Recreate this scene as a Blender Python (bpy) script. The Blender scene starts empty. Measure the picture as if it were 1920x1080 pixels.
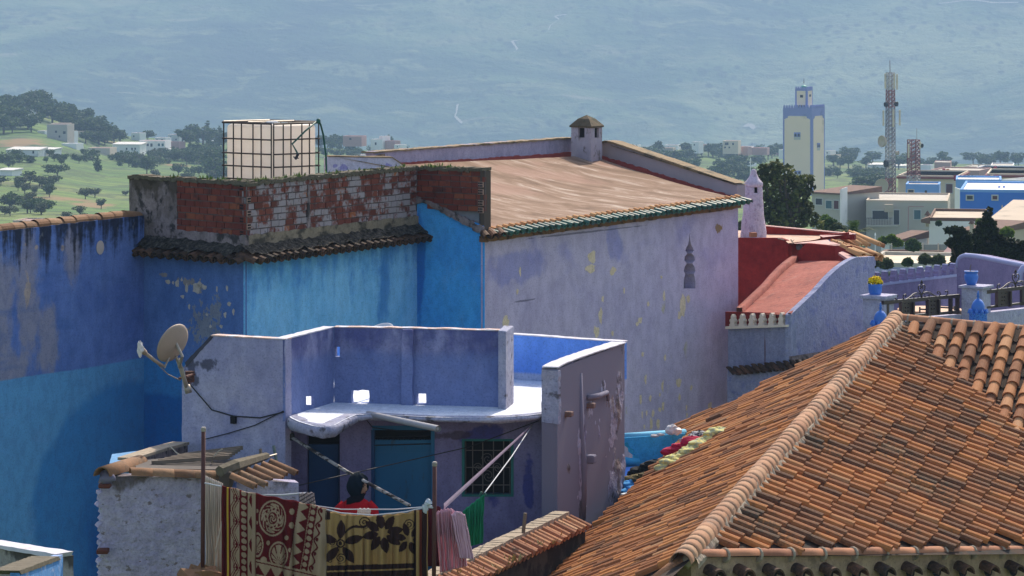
import bpy, math, random
from mathutils import Vector, Matrix, noise as mn
from mathutils.geometry import tessellate_polygon
random.seed(11)
F = 6000.0
COL = bpy.context.scene.collection
pi = math.pi
def V(*a): return Vector(a)
KT = 1.0     # distance factor used while the town is laid out
def P(x, y, D): D = D*KT; return Vector(((x-960)*D/F, D, -y*D/F))
def Q(x, D): D = D*KT; return Vector(((x-960)*D/F, D))          # plan point
def zpx(y, D): return -y*D*KT/F
def ppx(v): return (960+v[0]*F/v[1], -v[2]*F/v[1])
R = random.uniform
# ---------------------------------------------------------------- objects
def tag(o, label=None, cat=None, group=None, kind=None):
    if label: o['label'] = label
    if cat: o['category'] = cat
    if group: o['group'] = group
    if kind: o['kind'] = kind
    return o
def empty(name, loc, label, cat, group=None):
    o = bpy.data.objects.new(name, None); COL.objects.link(o); o.location = loc
    o.empty_display_size = .2
    return tag(o, label, cat, group)
class MB:
    def __init__(s): s.v = []; s.f = []; s.uv = []; s.m = []; s.c = None
    def add(s, vs, fs, uvs=None, m=0):
        o = len(s.v); s.v.extend([tuple(x) for x in vs])
        for i, f in enumerate(fs):
            s.f.append(tuple(o+k for k in f)); s.m.append(m)
            s.uv.append(uvs[i] if uvs else None)
        return s
    def quad(s, a, b, c, d, m=0): return s.add([a, b, c, d], [(0, 1, 2, 3)], None, m)
    def poly(s, pts, m=0): return s.add(pts, [tuple(range(len(pts)))], None, m)
    def box(s, c, size, rz=0, m=0, ax=None):
        hx, hy, hz = [k/2 for k in size]
        if ax is None:
            cx, sx = math.cos(rz), math.sin(rz); ax = (V(cx, sx, 0), V(-sx, cx, 0), V(0, 0, 1))
        c = Vector(c); vs = []
        for k in (-1, 1):
            for j in (-1, 1):
                for i in (-1, 1): vs.append(c+ax[0]*hx*i+ax[1]*hy*j+ax[2]*hz*k)
        return s.add(vs, [(0, 2, 3, 1), (4, 5, 7, 6), (0, 1, 5, 4), (2, 6, 7, 3), (0, 4, 6, 2), (1, 3, 7, 5)], None, m)
    def prism(s, plan, z0, z1, m=0):
        n = len(plan)
        z0s = z0 if hasattr(z0, '__len__') else [z0]*n
        z1s = z1 if hasattr(z1, '__len__') else [z1]*n
        vs = [(p[0], p[1], z) for p, z in zip(plan, z0s)]+[(p[0], p[1], z) for p, z in zip(plan, z1s)]
        fs = [tuple(range(n))[::-1], tuple(range(n, 2*n))]+[(i, (i+1) % n, n+(i+1) % n, n+i) for i in range(n)]
        return s.add(vs, fs, None, m)
    def tube(s, path, r, n=8, m=0, cap=True, close=False):
        path = [Vector(p) for p in path]; rs = r if hasattr(r, '__len__') else [r]*len(path)
        vs = []; L = len(path); prev = None
        for i, p in enumerate(path):
            t = (path[min(i+1, L-1)]-path[max(i-1, 0)])
            if t.length < 1e-9: t = V(0, 0, 1)
            t.normalize()
            if prev is None:
                a = t.orthogonal().normalized()
            else:
                a = prev-t*prev.dot(t)
                a = a.normalized() if a.length > 1e-6 else t.orthogonal().normalized()
            prev = a; b = t.cross(a)
            for k in range(n):
                th = 2*pi*k/n; vs.append(p+(a*math.cos(th)+b*math.sin(th))*rs[i])
        fs = []
        for i in range(L-1):
            for k in range(n):
                k2 = (k+1) % n; fs.append((i*n+k, i*n+k2, (i+1)*n+k2, (i+1)*n+k))
        if cap: fs.append(tuple(range(n))[::-1]); fs.append(tuple((L-1)*n+k for k in range(n)))
        return s.add(vs, fs, None, m)
    def lathe(s, c, prof, n=16, m=0, ax=None, squash=1):
        c = Vector(c); ax = ax or (V(1, 0, 0), V(0, 1, 0), V(0, 0, 1)); vs = []
        for r, z in prof:
            for k in range(n):
                t = 2*pi*k/n; vs.append(c+ax[0]*r*math.cos(t)+ax[1]*r*math.sin(t)*squash+ax[2]*z)
        fs = []
        for i in range(len(prof)-1):
            for k in range(n):
                k2 = (k+1) % n; fs.append((i*n+k, i*n+k2, (i+1)*n+k2, (i+1)*n+k))
        fs.append(tuple(range(n))[::-1]); fs.append(tuple((len(prof)-1)*n+k for k in range(n)))
        return s.add(vs, fs, None, m)
    def tile(s, o, ax, side, up, L, r0, r1, seg=6, th=.014, m=0, arch=1.0):
        # half tube: o = middle of the upper end, ax = downslope; opening faces -up
        vs = []
        for (t, rr) in ((0, r0), (L*.5, (r0+r1)/2*1.01), (L, r1)):
            for k in range(seg+1):
                a = pi*k/seg; vs.append(o+ax*t+side*rr*math.cos(a)+up*rr*arch*math.sin(a))
        for (t, rr) in ((L, r1-th), (L*.4, (r0+r1)/2-th)):
            for k in range(seg+1):
                a = pi*k/seg; vs.append(o+ax*t+side*rr*math.cos(a)+up*rr*arch*math.sin(a))
        fs = []; q = seg+1
        for j in range(4):
            for k in range(seg): fs.append((j*q+k, j*q+k+1, (j+1)*q+k+1, (j+1)*q+k))
        return s.add(vs, fs, None, m)
    def build(s, name, mat, parent=None, smooth=False, colors=None):
        me = bpy.data.meshes.new(name)
        off = parent.matrix_world.translation.copy() if parent else Vector((0, 0, 0))
        if parent:
            off = Vector(parent.location); q = parent.parent
            while q: off += Vector(q.location); q = q.parent
        me.from_pydata([(x-off[0], y-off[1], z-off[2]) for x, y, z in s.v], [], s.f)
        mats = mat if isinstance(mat, (list, tuple)) else [mat]
        for m in mats: me.materials.append(m)
        if len(mats) > 1: me.polygons.foreach_set('material_index', s.m)
        if any(u is not None for u in s.uv):
            ul = me.uv_layers.new(name='UVMap'); i = 0; d = [0.0]*(2*len(me.loops))
            for f, u in zip(s.f, s.uv):
                for k in range(len(f)):
                    if u: d[2*i], d[2*i+1] = u[k][0], u[k][1]
                    i += 1
            ul.data.foreach_set('uv', d)
        if colors:
            ca = me.color_attributes.new('Col', 'FLOAT_COLOR', 'POINT')
            flat = []
            for c in colors: flat.extend((c[0], c[1], c[2], 1))
            ca.data.foreach_set('color', flat)
        if smooth: me.polygons.foreach_set('use_smooth', [True]*len(me.polygons))
        me.update()
        o = bpy.data.objects.new(name, me); COL.objects.link(o)
        if parent: o.parent = parent
        return o
def bevel(o, w=.01, seg=2):
    b = o.modifiers.new('bevel', 'BEVEL'); b.width = w; b.segments = seg; b.limit_method = 'ANGLE'; b.angle_limit = .6
    return o
def inpoly(x, y, pts):
    c = False; n = len(pts); j = n-1
    for i in range(n):
        xi, yi = pts[i][:2]; xj, yj = pts[j][:2]
        if (yi > y) != (yj > y) and x < (xj-xi)*(y-yi)/(yj-yi)+xi: c = not c
        j = i
    return c
def lerp(a, b, t): return a+(b-a)*t
def interp(xs, ys, x):
    if x <= xs[0]: return ys[0]
    for i in range(1, len(xs)):
        if x <= xs[i]: return lerp(ys[i-1], ys[i], (x-xs[i-1])/(xs[i]-xs[i-1]))
    return ys[-1]
# a wall standing on the plan line a-b; sz(x, y) turns a pixel into (along, height) on that wall
class WP:
    def __init__(s, a, b):
        s.a = Vector(a[:2]); s.b = Vector(b[:2]); d = s.b-s.a; s.L = d.length; s.d = d/s.L
        n = Vector((s.d.y, -s.d.x)); mid = (s.a+s.b)/2
        if n.dot(-mid) < 0: n = -n
        s.n = n
    def sz(s, x, y):
        u = (x-960)/F; a, d = s.a, s.d
        # a + d*t = k*(u,1)
        k = (a.x*d.y-a.y*d.x)/(u*d.y-d.x); t = (Vector((k*u, k))-a).dot(d)
        return (t, -y*k/F)
    def pt(s, t, z, off=0):
        q = s.a+s.d*t+s.n*off; return V(q.x, q.y, z)
    def px(s, x, y, off=0): t, z = s.sz(x, y); return s.pt(t, z, off)
def rough(pts, amp, step=.12, zonly=False):
    out = []
    for i, p in enumerate(pts):
        q = pts[(i+1) % len(pts)]; L = math.hypot(q[0]-p[0], q[1]-p[1]); n = max(1, int(L/step))
        for k in range(n):
            t = k/n; j = amp if k else amp*.3
            out.append((lerp(p[0], q[0], t)+(0 if zonly else R(-j, j)), lerp(p[1], q[1], t)+R(-j, j)))
    return out
def wallmesh(mb, w, poly, holes=(), th=.15, m=0, off=0, back=True):
    loops = [list(poly)]+[list(h) for h in holes]
    flat = [p for l in loops for p in l]
    tri = tessellate_polygon([[Vector((p[0], p[1], 0)) for p in l] for l in loops])
    vf = [w.pt(p[0], p[1], off) for p in flat]; vb = [w.pt(p[0], p[1], off-th) for p in flat]
    uvs = []; fs = []; n = len(flat)
    for t in tri:
        fs.append(tuple(t)); uvs.append([flat[k] for k in t])
    if back:
        for t in tri:
            fs.append(tuple(n+k for k in reversed(t))); uvs.append([flat[k] for k in reversed(t)])
    o = 0
    for l in loops:
        for i in range(len(l)):
            i2 = (i+1) % len(l); fs.append((o+i, o+i2, n+o+i2, n+o+i))
            p, q = l[i], l[i2]; uvs.append([(p[0], p[1]), (q[0], q[1]), (q[0]+th, q[1]), (p[0]+th, p[1])])
        o += len(l)
    mb.add(vf+vb, fs, uvs, m)
def pxpoly(w, pts): return [w.sz(*p) for p in pts]
# ---------------------------------------------------------------- materials
class NT:
    def __init__(s, name):
        s.mat = bpy.data.materials.new(name); s.mat.use_nodes = True
        s.t = s.mat.node_tree; s.t.nodes.clear()
        s.out = s.t.nodes.new('ShaderNodeOutputMaterial')
        s.b = s.t.nodes.new('ShaderNodeBsdfPrincipled'); s.t.links.new(s.b.outputs[0], s.out.inputs[0])
        s.b.inputs['Specular IOR Level'].default_value = .25
    def n(s, ty, **kw):
        nd = s.t.nodes.new(ty)
        for k, v in kw.items(): setattr(nd, k, v)
        return nd
    def set(s, sock, v):
        if isinstance(v, bpy.types.NodeSocket): s.t.links.new(v, sock)
        elif v is not None:
            if sock.type == 'RGBA' and hasattr(v, '__len__'): v = tuple(v)+(1,) if len(v) == 3 else v
            sock.default_value = v
    def math(s, op, a, b=None, c=None, clamp=False):
        nd = s.n('ShaderNodeMath', operation=op); nd.use_clamp = clamp
        s.set(nd.inputs[0], a)
        if b is not None: s.set(nd.inputs[1], b)
        if c is not None: s.set(nd.inputs[2], c)
        return nd.outputs[0]
    def vmath(s, op, a, b=None):
        nd = s.n('ShaderNodeVectorMath', operation=op); s.set(nd.inputs[0], a)
        if b is not None: s.set(nd.inputs[1], b)
        return nd.outputs['Value'] if op in ('LENGTH', 'DISTANCE', 'DOT_PRODUCT') else nd.outputs[0]
    def mix(s, f, a, b, blend='MIX'):
        nd = s.n('ShaderNodeMix', data_type='RGBA', blend_type=blend); nd.clamp_factor = True
        s.set(nd.inputs[0], f); s.set(nd.inputs[6], a); s.set(nd.inputs[7], b); return nd.outputs[2]
    def rng(s, v, a, b, c=0, d=1, smooth=True):
        nd = s.n('ShaderNodeMapRange'); nd.interpolation_type = 'SMOOTHSTEP' if smooth else 'LINEAR'
        s.set(nd.inputs[0], v)
        for k, x in zip((1, 2, 3, 4), (a, b, c, d)): s.set(nd.inputs[k], x)
        return nd.outputs[0]
    def coord(s, kind='Object'): return s.n('ShaderNodeTexCoord').outputs[kind]
    def scale(s, v, sc):
        nd = s.n('ShaderNodeMapping'); s.set(nd.inputs[0], v)
        nd.inputs['Scale'].default_value = sc if hasattr(sc, '__len__') else (sc,)*3
        return nd.outputs[0]
    def noise(s, v, sc, det=4, rough=.55, dist=0, w=None):
        nd = s.n('ShaderNodeTexNoise'); 
        if hasattr(sc, '__len__'): v = s.scale(v, sc); sc = 1
        s.set(nd.inputs['Vector'], v); nd.inputs['Scale'].default_value = sc
        nd.inputs['Detail'].default_value = det; nd.inputs['Roughness'].default_value = rough
        nd.inputs['Distortion'].default_value = dist
        return nd.outputs['Fac']
    def voro(s, v, sc, feat='F1', out='Distance'):
        nd = s.n('ShaderNodeTexVoronoi', feature=feat); 
        if hasattr(sc, '__len__'): v = s.scale(v, sc); sc = 1
        s.set(nd.inputs['Vector'], v); nd.inputs['Scale'].default_value = sc
        return nd.outputs[out]
    def sep(s, v):
        nd = s.n('ShaderNodeSeparateXYZ'); s.set(nd.inputs[0], v); return nd.outputs
    def attr(s, name):
        nd = s.n('ShaderNodeAttribute'); nd.attribute_name = name; return nd.outputs['Color']
    def island(s): return s.n('ShaderNodeNewGeometry').outputs['Random Per Island']
    def orand(s): return s.n('ShaderNodeObjectInfo').outputs['Random']
    def ramp(s, f, stops):
        nd = s.n('ShaderNodeValToRGB'); cr = nd.color_ramp
        while len(cr.elements) < len(stops): cr.elements.new(.5)
        for e, (p, c) in zip(cr.elements, stops): e.position = p; e.color = tuple(c)+(1,)
        s.set(nd.inputs[0], f); return nd.outputs[0]
    def bump(s, h, st=.3, dist=.02):
        nd = s.n('ShaderNodeBump'); nd.inputs['Strength'].default_value = st; nd.inputs['Distance'].default_value = dist
        s.set(nd.inputs['Height'], h); s.t.links.new(nd.outputs[0], s.b.inputs['Normal'])
    def done(s, col, rough=.85, metal=0):
        s.set(s.b.inputs['Base Color'], col); s.set(s.b.inputs['Roughness'], rough); s.b.inputs['Metallic'].default_value = metal
        return s.mat
def simple(name, c, rough=.8, var=.25, sc=8, metal=0, bump=.15, spec=.25, stain=None, sthr=.6):
    n = NT(name); co = n.coord('Object')
    a = tuple(k*(1-var) for k in c); b = tuple(min(1, k*(1+var)) for k in c)
    col = n.mix(n.noise(co, sc, 5), a, b)
    if stain: col = n.mix(n.rng(n.noise(co, sc*.6, 6, .65), sthr, sthr+.12), col, stain)
    n.bump(n.noise(co, sc*6, 3), bump, .01); n.b.inputs['Specular IOR Level'].default_value = spec
    return n.done(col, rough, metal)
# layered plaster; UV carries (metres along the wall, height)
def plaster(name, c1, c2, sc=.8, layers=(), bump=.35, bs=18, rough=.92, uv=True, bd=.02, fine=.1):
    n = NT(name); co = n.coord('UV' if uv else 'Object')
    f = n.rng(n.noise(co, sc, 8, .68, .5), .36, .64)
    col = n.mix(f, c1, c2)
    f2 = n.rng(n.noise(co, (sc*6, sc*2.2, sc*6), 5, .6), .3, .75)
    col = n.mix(n.math('MULTIPLY', f2, .35), col, tuple(min(1, k*1.35+.01) for k in c2))
    bn = n.noise(co, bs, 5, .6)
    for L in layers:
        col = n.mix(mask(n, co, L), col, L['c'])
    sp = n.rng(n.noise(co, (sc*9, sc*5, 9), 7, .72), .42, .62); col = n.mix(n.math('MULTIPLY', sp, .22), col, tuple(k*.45 for k in c1))
    col = n.mix(n.math('MULTIPLY', n.rng(n.noise(co, 38, 4, .75), .5, .66), fine*3), col, (.02, .02, .03))
    h = n.math('ADD', bn, n.math('MULTIPLY', n.noise(co, bs*.22, 3), 1.2))
    n.bump(h, bump, bd)
    return n.done(col, rough)
def mask(n, co, L):
    k = L['k']; amt = L.get('a', 1)
    if k == 'ell':      # blotches round given places, ragged by noise
        m = None
        for (u, v, ru, rv) in L['e']:
            d = n.vmath('LENGTH', n.vmath('DIVIDE', n.vmath('SUBTRACT', co, (u, v, 0)), (ru, rv, 1)))
            d = n.math('SUBTRACT', 1, d); m = d if m is None else n.math('MAXIMUM', m, d)
        m = n.math('MAXIMUM', m, -.6)
        nn = n.noise(co, L.get('ns', (6, 4, 6)), 5, L.get('nr', .62))
        m = n.math('ADD', m, n.math('MULTIPLY', n.math('SUBTRACT', nn, .5), L.get('w', 2.2)))
        m = n.rng(m, L.get('t', .25), L.get('t', .25)+L.get('soft', .08))
    elif k == 'noise':
        m = n.rng(n.noise(co, L['s'], L.get('d', 5), L.get('nr', .6)), L['t'], L['t']+L.get('soft', .05))
        if 'v' in L:
            v = n.sep(co)[1]; m = n.math('MULTIPLY', m, n.rng(v, L['v'][0], L['v'][1]))
        if 'u' in L:
            v = n.sep(co)[0]; m = n.math('MULTIPLY', m, n.rng(v, L['u'][0], L['u'][1]))
    elif k == 'line':   # below a level line
        v = n.math('ADD', n.sep(co)[1], n.math('MULTIPLY', n.noise(co, 1.2, 3), L.get('w', .08)))
        m = n.rng(v, L['z']-.01, L['z']+L.get('soft', .02), 1, 0)
    elif k == 'streak': # run-off streaks from the top edge z
        v = n.sep(co)[1]
        nn = n.noise(co, L.get('s', (5, .5, 5)), 4, .6)
        nn = n.math('ADD', nn, n.math('MULTIPLY', n.noise(co, 9, 4), .3))
        d = n.math('SUBTRACT', L['z'], v)
        m = n.rng(n.math('SUBTRACT', nn, n.math('MULTIPLY', d, L.get('f', .35))), L['t'], L['t']+L.get('soft', .15))
    elif k == 'vor':    # scattered flakes
        vv = n.scale(co, L['s']); vv = n.vmath('ADD', vv, n.vmath('MULTIPLY', n.n_col(co), (.35, .35, 0))) if hasattr(n, 'n_col') else vv
        m = n.rng(n.math('ADD', n.voro(vv, 1), n.math('MULTIPLY', n.noise(co, 14, 4), .35)), L['t'], L['t']+.05, 1, 0)
        m = n.math('MULTIPLY', m, n.rng(n.noise(co, L.get('cl', 1.0), 3), .48, .56))
        if 'box' in L:
            u0, u1, v0, v1 = L['box']; s = n.sep(co)
            for q, (lo, hi) in ((s[0], (u0, u1)), (s[1], (v0, v1))):
                m = n.math('MULTIPLY', m, n.math('MULTIPLY', n.rng(q, lo, lo+.3), n.rng(q, hi-.3, hi, 1, 0)))
    if amt != 1: m = n.math('MULTIPLY', m, amt)
    return m
def terracotta(name, stops, dirt=(.07, .055, .04), dthr=.52, damt=.8, rough=.85, sc=1.6):
    n = NT(name); co = n.coord('Object')
    col = n.ramp(n.island(), stops)
    col = n.mix(n.rng(n.noise(co, 30, 4, .7), .35, .7), col, n.mix(.14, col, (.55, .28, .13)))
    g = n.math('MULTIPLY', n.rng(n.noise(co, sc, 6, .7), dthr, dthr+.18), n.rng(n.noise(co, 24, 4, .7), .35, .6))
    col = n.mix(n.math('MULTIPLY', g, damt), col, dirt)
    n.bump(n.noise(co, 90, 4), .35, .006)
    return n.done(col, rough)
# ================================================================ camera, light, air
sc = bpy.context.scene
cam = bpy.data.cameras.new('camera'); camo = bpy.data.objects.new('camera', cam); COL.objects.link(camo)
cam.sensor_width = 36; cam.lens = 36*F/1920; cam.shift_y = -540/1920; cam.clip_start = 1; cam.clip_end = 9000
camo.location = (0, 0, 0); camo.rotation_euler = (pi/2, 0, 0); sc.camera = camo
SUN_AZ, SUN_EL = math.radians(19), math.radians(43)
w = bpy.data.worlds.new('World'); sc.world = w; w.use_nodes = True
wt = w.node_tree; bg = wt.nodes['Background']; sky = wt.nodes.new('ShaderNodeTexSky')
sky.sky_type = 'NISHITA'; sky.sun_disc = False; sky.sun_elevation = SUN_EL; sky.sun_rotation = SUN_AZ
sky.air_density = 1; sky.dust_density = 1.6; sky.ozone_density = 1
wt.links.new(sky.outputs[0], bg.inputs[0]); bg.inputs[1].default_value = .15
sl = bpy.data.lights.new('sun', 'SUN'); sl.energy = 3.0; sl.angle = math.radians(.55); sl.color = (1, .95, .87)
so = bpy.data.objects.new('sun', sl); COL.objects.link(so)
sdir = V(math.sin(SUN_AZ)*math.cos(SUN_EL), math.cos(SUN_AZ)*math.cos(SUN_EL), math.sin(SUN_EL))
so.rotation_euler = sdir.to_track_quat('Z', 'Y').to_euler(); so.location = (20, 40, 60)
sc.view_settings.view_transform = 'Standard'; sc.view_settings.look = 'None'; sc.view_settings.gamma = 1
sc.view_settings.exposure = 0.92
sc.view_settings.use_white_balance = True; sc.view_settings.white_balance_temperature = 7100; sc.view_settings.white_balance_tint = 10
sc.cycles.use_denoising = True
sc.cycles.max_bounces = 6; sc.cycles.diffuse_bounces = 3; sc.cycles.volume_bounces = 1; sc.cycles.glossy_bounces = 2
sc.cycles.transmission_bounces = 4
# ================================================================ terrain
US = [-1500, -400, 0, 60, 120, 200, 420, 600, 760, 1130, 1400, 1600, 1900, 2300, 3400]
ROWS = {  # distance: image height of the ground per column
 330: [470, 470, 466, 466, 466, 464, 462, 462, 462, 462, 462, 462, 462, 462, 462],
 400: [430, 430, 428, 427, 426, 425, 420, 420, 420, 415, 412, 412, 412, 412, 412],
 500: [372, 372, 375, 378, 382, 392, 392, 398, 400, 390, 384, 376, 378, 380, 380],
 600: [325, 325, 322, 326, 334, 350, 356, 368, 376, 372, 366, 352, 360, 362, 362],
 700: [285, 285, 284, 286, 296, 314, 328, 340, 352, 350, 348, 342, 348, 350, 350],
 800: [250, 248, 242, 240, 254, 286, 300, 312, 328, 325, 330, 334, 338, 340, 340],
 900: [214, 210, 208, 202, 222, 256, 272, 284, 300, 300, 312, 320, 324, 324, 324],
 1000: [214, 210, 212, 205, 226, 256, 268, 276, 286, 280, 294, 308, 312, 312, 312],
 1100: [250, 245, 250, 255, 270, 290, 292, 292, 292, 276, 286, 302, 308, 308, 308],
 1400: [340]*15, 2000: [352]*15, 2500: [340]*15, 3000: [300]*15,
}
DK = sorted(ROWS)
def ridge(X, Y):
    p = V(X/520, Y/900, 3.1); a = 1-abs(mn.noise(p)*2)
    p2 = V(X/170+4, Y/260, 8); b = 1-abs(mn.noise(p2)*2)
    return 26*a+9*b+4*mn.noise(V(X/50, Y/60, 2))
def tz(X, Y):
    if Y < 100: b = -16 if Y < 50 else lerp(-16, -13, (Y-50)/50)
    elif Y < 330:
        b = interp([100, 150, 200, 260, 330], [-13, -15, -18, -21.3, -25.5], Y)
        if Y > 260:
            u = 960+X*F/Y; e = zpx(interp(US, ROWS[330], u), 330); b = lerp(b, e, (Y-260)/70)
    elif Y < 3000:
        u = 960+X*F/Y; i = 0
        while DK[i+1] < Y: i += 1
        y0 = zpx(interp(US, ROWS[DK[i]], u), DK[i]); y1 = zpx(interp(US, ROWS[DK[i+1]], u), DK[i+1])
        b = lerp(y0, y1, (Y-DK[i])/(DK[i+1]-DK[i]))
        if Y > 400: b += 1.0*mn.noise(V(X/60, Y/45, 0))+.4*mn.noise(V(X/18, Y/16, 5))
        if Y > 2200: b += (Y-2200)/800*(ridge(X, Y)-20)
    else:
        b = interp([3000, 3900, 4150, 4400], [-150, 78, 92, 95], Y)+ridge(X, Y)-20
    return b
def hit(x, y, D0=330, D1=4300, st=4.0):
    D = D0
    while D < D1:
        p = P(x, y, D)
        if tz(p.x, p.y) >= p.z: return V(p.x, p.y, tz(p.x, p.y))
        D += st if D < 1300 else st*3
    return None
def sheet(name, Y0, Y1, ny, nx, power, mat, kind='structure'):
    mb = MB(); 
    for j in range(ny+1):
        Y = Y0+(Y1-Y0)*(j/ny)**power; half = 90+.42*max(Y, 0)
        for i in range(nx+1):
            s = 2*i/nx-1; X = half*(.42*s+.58*s**3); mb.v.append((X, Y, tz(X, Y)))
    for j in range(ny):
        for i in range(nx):
            a = j*(nx+1)+i; mb.f.append((a, a+1, a+nx+2, a+nx+1)); mb.uv.append(None); mb.m.append(0)
    o = mb.build(name, mat, smooth=True); return tag(o, kind=kind)
def mat_valley():
    n = NT('valley grass'); co = n.coord('Object')
    g = n.ramp(n.noise(co, (.012, .03, .012), 6, .6), [(.3, (.035, .08, .012)), (.45, (.07, .14, .02)), (.58, (.12, .18, .03)), (.72, (.18, .175, .06))])
    g = n.mix(n.math('MULTIPLY', n.rng(n.noise(co, (.10, .05, .1), 6, .7), .47, .6), .7), g, (.03, .05, .018))
    wv = n.n('ShaderNodeTexWave'); n.set(wv.inputs['Vector'], co); wv.bands_direction = 'Y'; wv.inputs['Scale'].default_value = .035
    wv.inputs['Distortion'].default_value = 9; wv.inputs['Detail'].default_value = 3; wv.inputs['Detail Scale'].default_value = .6
    g = n.mix(n.math('MULTIPLY', n.rng(wv.outputs['Fac'], .7, 1), .45), g, (.04, .055, .025))
    soil = None
    for (x, y, rx, ry) in ((130, 372, 14, 26), (172, 384, 9, 20), (38, 268, 12, 30), (225, 268, 9, 20), (330, 310, 8, 14)):
        h = hit(x, y)
        if not h: continue
        d = n.vmath('LENGTH', n.vmath('DIVIDE', n.vmath('SUBTRACT', co, tuple(h)), (rx*h.y/900, ry*h.y/700, 999)))
        d = n.math('SUBTRACT', 1, d); soil = d if soil is None else n.math('MAXIMUM', soil, d)
    soil = n.math('ADD', soil, n.math('MULTIPLY', n.math('SUBTRACT', n.noise(co, .2, 5, .6), .5), 1.6))
    g = n.mix(n.math('MULTIPLY', n.rng(soil, .3, .7), .75), g, (.26, .14, .07))
    n.bump(n.noise(co, .5, 5, .7), .5, .6)
    return n.done(g, .95)
def mat_mountain():
    n = NT('mountain slope'); co = n.coord('Object')
    big = n.noise(co, (.0022, .0030, .006), 6, .6, .6)
    g = n.ramp(big, [(.36, (.015, .035, .015)), (.47, (.045, .085, .03)), (.54, (.11, .17, .06)), (.62, (.24, .28, .12))])
    med = n.noise(co, (.012, .02, .03), 6, .65, .4)
    g = n.mix(n.rng(med, .5, .62), g, (.17, .2, .085))
    g = n.mix(n.rng(n.noise(co, (.006, .03, .03), 4, .6), .62, .74), g, (.26, .25, .15))
    tr = n.math('ADD', n.voro(co, (.09, .045, .05)), n.math('MULTIPLY', n.noise(co, .012, 6), 1.6))
    g = n.mix(n.math('MULTIPLY', n.rng(tr, .85, 1.15, 1, 0), .7), g, (.018, .035, .015))
    gu = n.rng(n.math('ABSOLUTE', n.math('SUBTRACT', n.noise(co, (.009, .0035, .006), 5, .5, 1.2), .5)), 0, .035, 1, 0); g = n.mix(n.math('MULTIPLY', gu, .25), g, (.012, .03, .014))
    n.bump(n.noise(co, (.03, .03, .03), 6, .7), .9, 12)
    return n.done(g, .95)
sheet('ground', -60, 2400, 420, 200, 1.7, mat_valley())
sheet('mountain', 2400, 4400, 190, 260, 1, mat_mountain())
# air
hz = MB(); hz.box((0, 2150, 50), (4400, 4700, 260))
zlow = min(tz(x, y) for x in range(-1500, 1501, 100) for y in range(0, 4300, 60))-9
hz = MB(); hz.box((0, 2160, (zlow+170)/2), (4600, 4700, 170-zlow))
hm = bpy.data.materials.new('haze'); hm.use_nodes = True; ht = hm.node_tree; ht.nodes.clear()
ho = ht.nodes.new('ShaderNodeOutputMaterial'); hv = ht.nodes.new('ShaderNodeVolumePrincipled')
hv.inputs['Color'].default_value = (.27, .40, .60, 1); hv.inputs['Density'].default_value = .00036; hv.inputs['Anisotropy'].default_value = .15
ht.links.new(hv.outputs[0], ho.inputs['Volume'])
tag(hz.build('haze', hm), kind='stuff')
def ribbon(name, pts, wd, mat, D0=2400, off=.6):
    hs = [hit(x, y, D0) for x, y in pts]; hs = [h for h in hs if h]; path = []
    for a, b in zip(hs, hs[1:]):
        for k in range(6):
            q = a.lerp(b, k/6); path.append(V(q.x, q.y, tz(q.x, q.y)+off))
    mb = MB()
    for i, p in enumerate(path):
        ww = wd*R(.7, 1.2); mb.v.append((p.x-ww/2, p.y, p.z)); mb.v.append((p.x+ww/2, p.y+ww*2.0, tz(p.x, p.y+ww*2)+off))
    for i in range(len(path)-1): mb.f.append((2*i, 2*i+1, 2*i+3, 2*i+2)); mb.uv.append(None); mb.m.append(0)
    return tag(mb.build(name, mat), kind='structure')
M = {}
M['road'] = simple('pale dirt road', (.42, .39, .33), .9)
ribbon('road', [(1062, 30), (1040, 34), (1048, 42), (1032, 50), (1028, 60)], 1.6, M['road'])
ribbon('road', [(985, 72), (970, 78), (960, 82), (967, 90), (970, 95), (962, 102)], 2.0, M['road'])
ribbon('road', [(858, 204), (856, 218), (853, 228), (860, 234), (868, 236)], 2.2, M['road'], 2200)
ribbon('road', [(1395, 247), (1408, 246), (1418, 247)], 4, M['road'], 2200)
ribbon('road', [(1760, 8), (1810, 5), (1860, 12), (1920, 9)], 1.6, M['road'])
# ================================================================ plan of the old houses (image column, distance)
zG = -16.2
A0, A1 = Q(0, 44.6), Q(270, 47.5)         # long blue wall on the left
B1, B2, B3, B4 = Q(460, 46), Q(782, 50.3), Q(905, 49.6), Q(1395, 56.5)
W_left, W_b, W_c, W_d, W_lav = WP(Q(-60, 44.0), A1), WP(A1, B1), WP(B1, B2), WP(B2, B3), WP(B3, Q(1384, 56.3))
OCHRE = (.50, .42, .27); MOULD = (.012, .013, .018)
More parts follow.
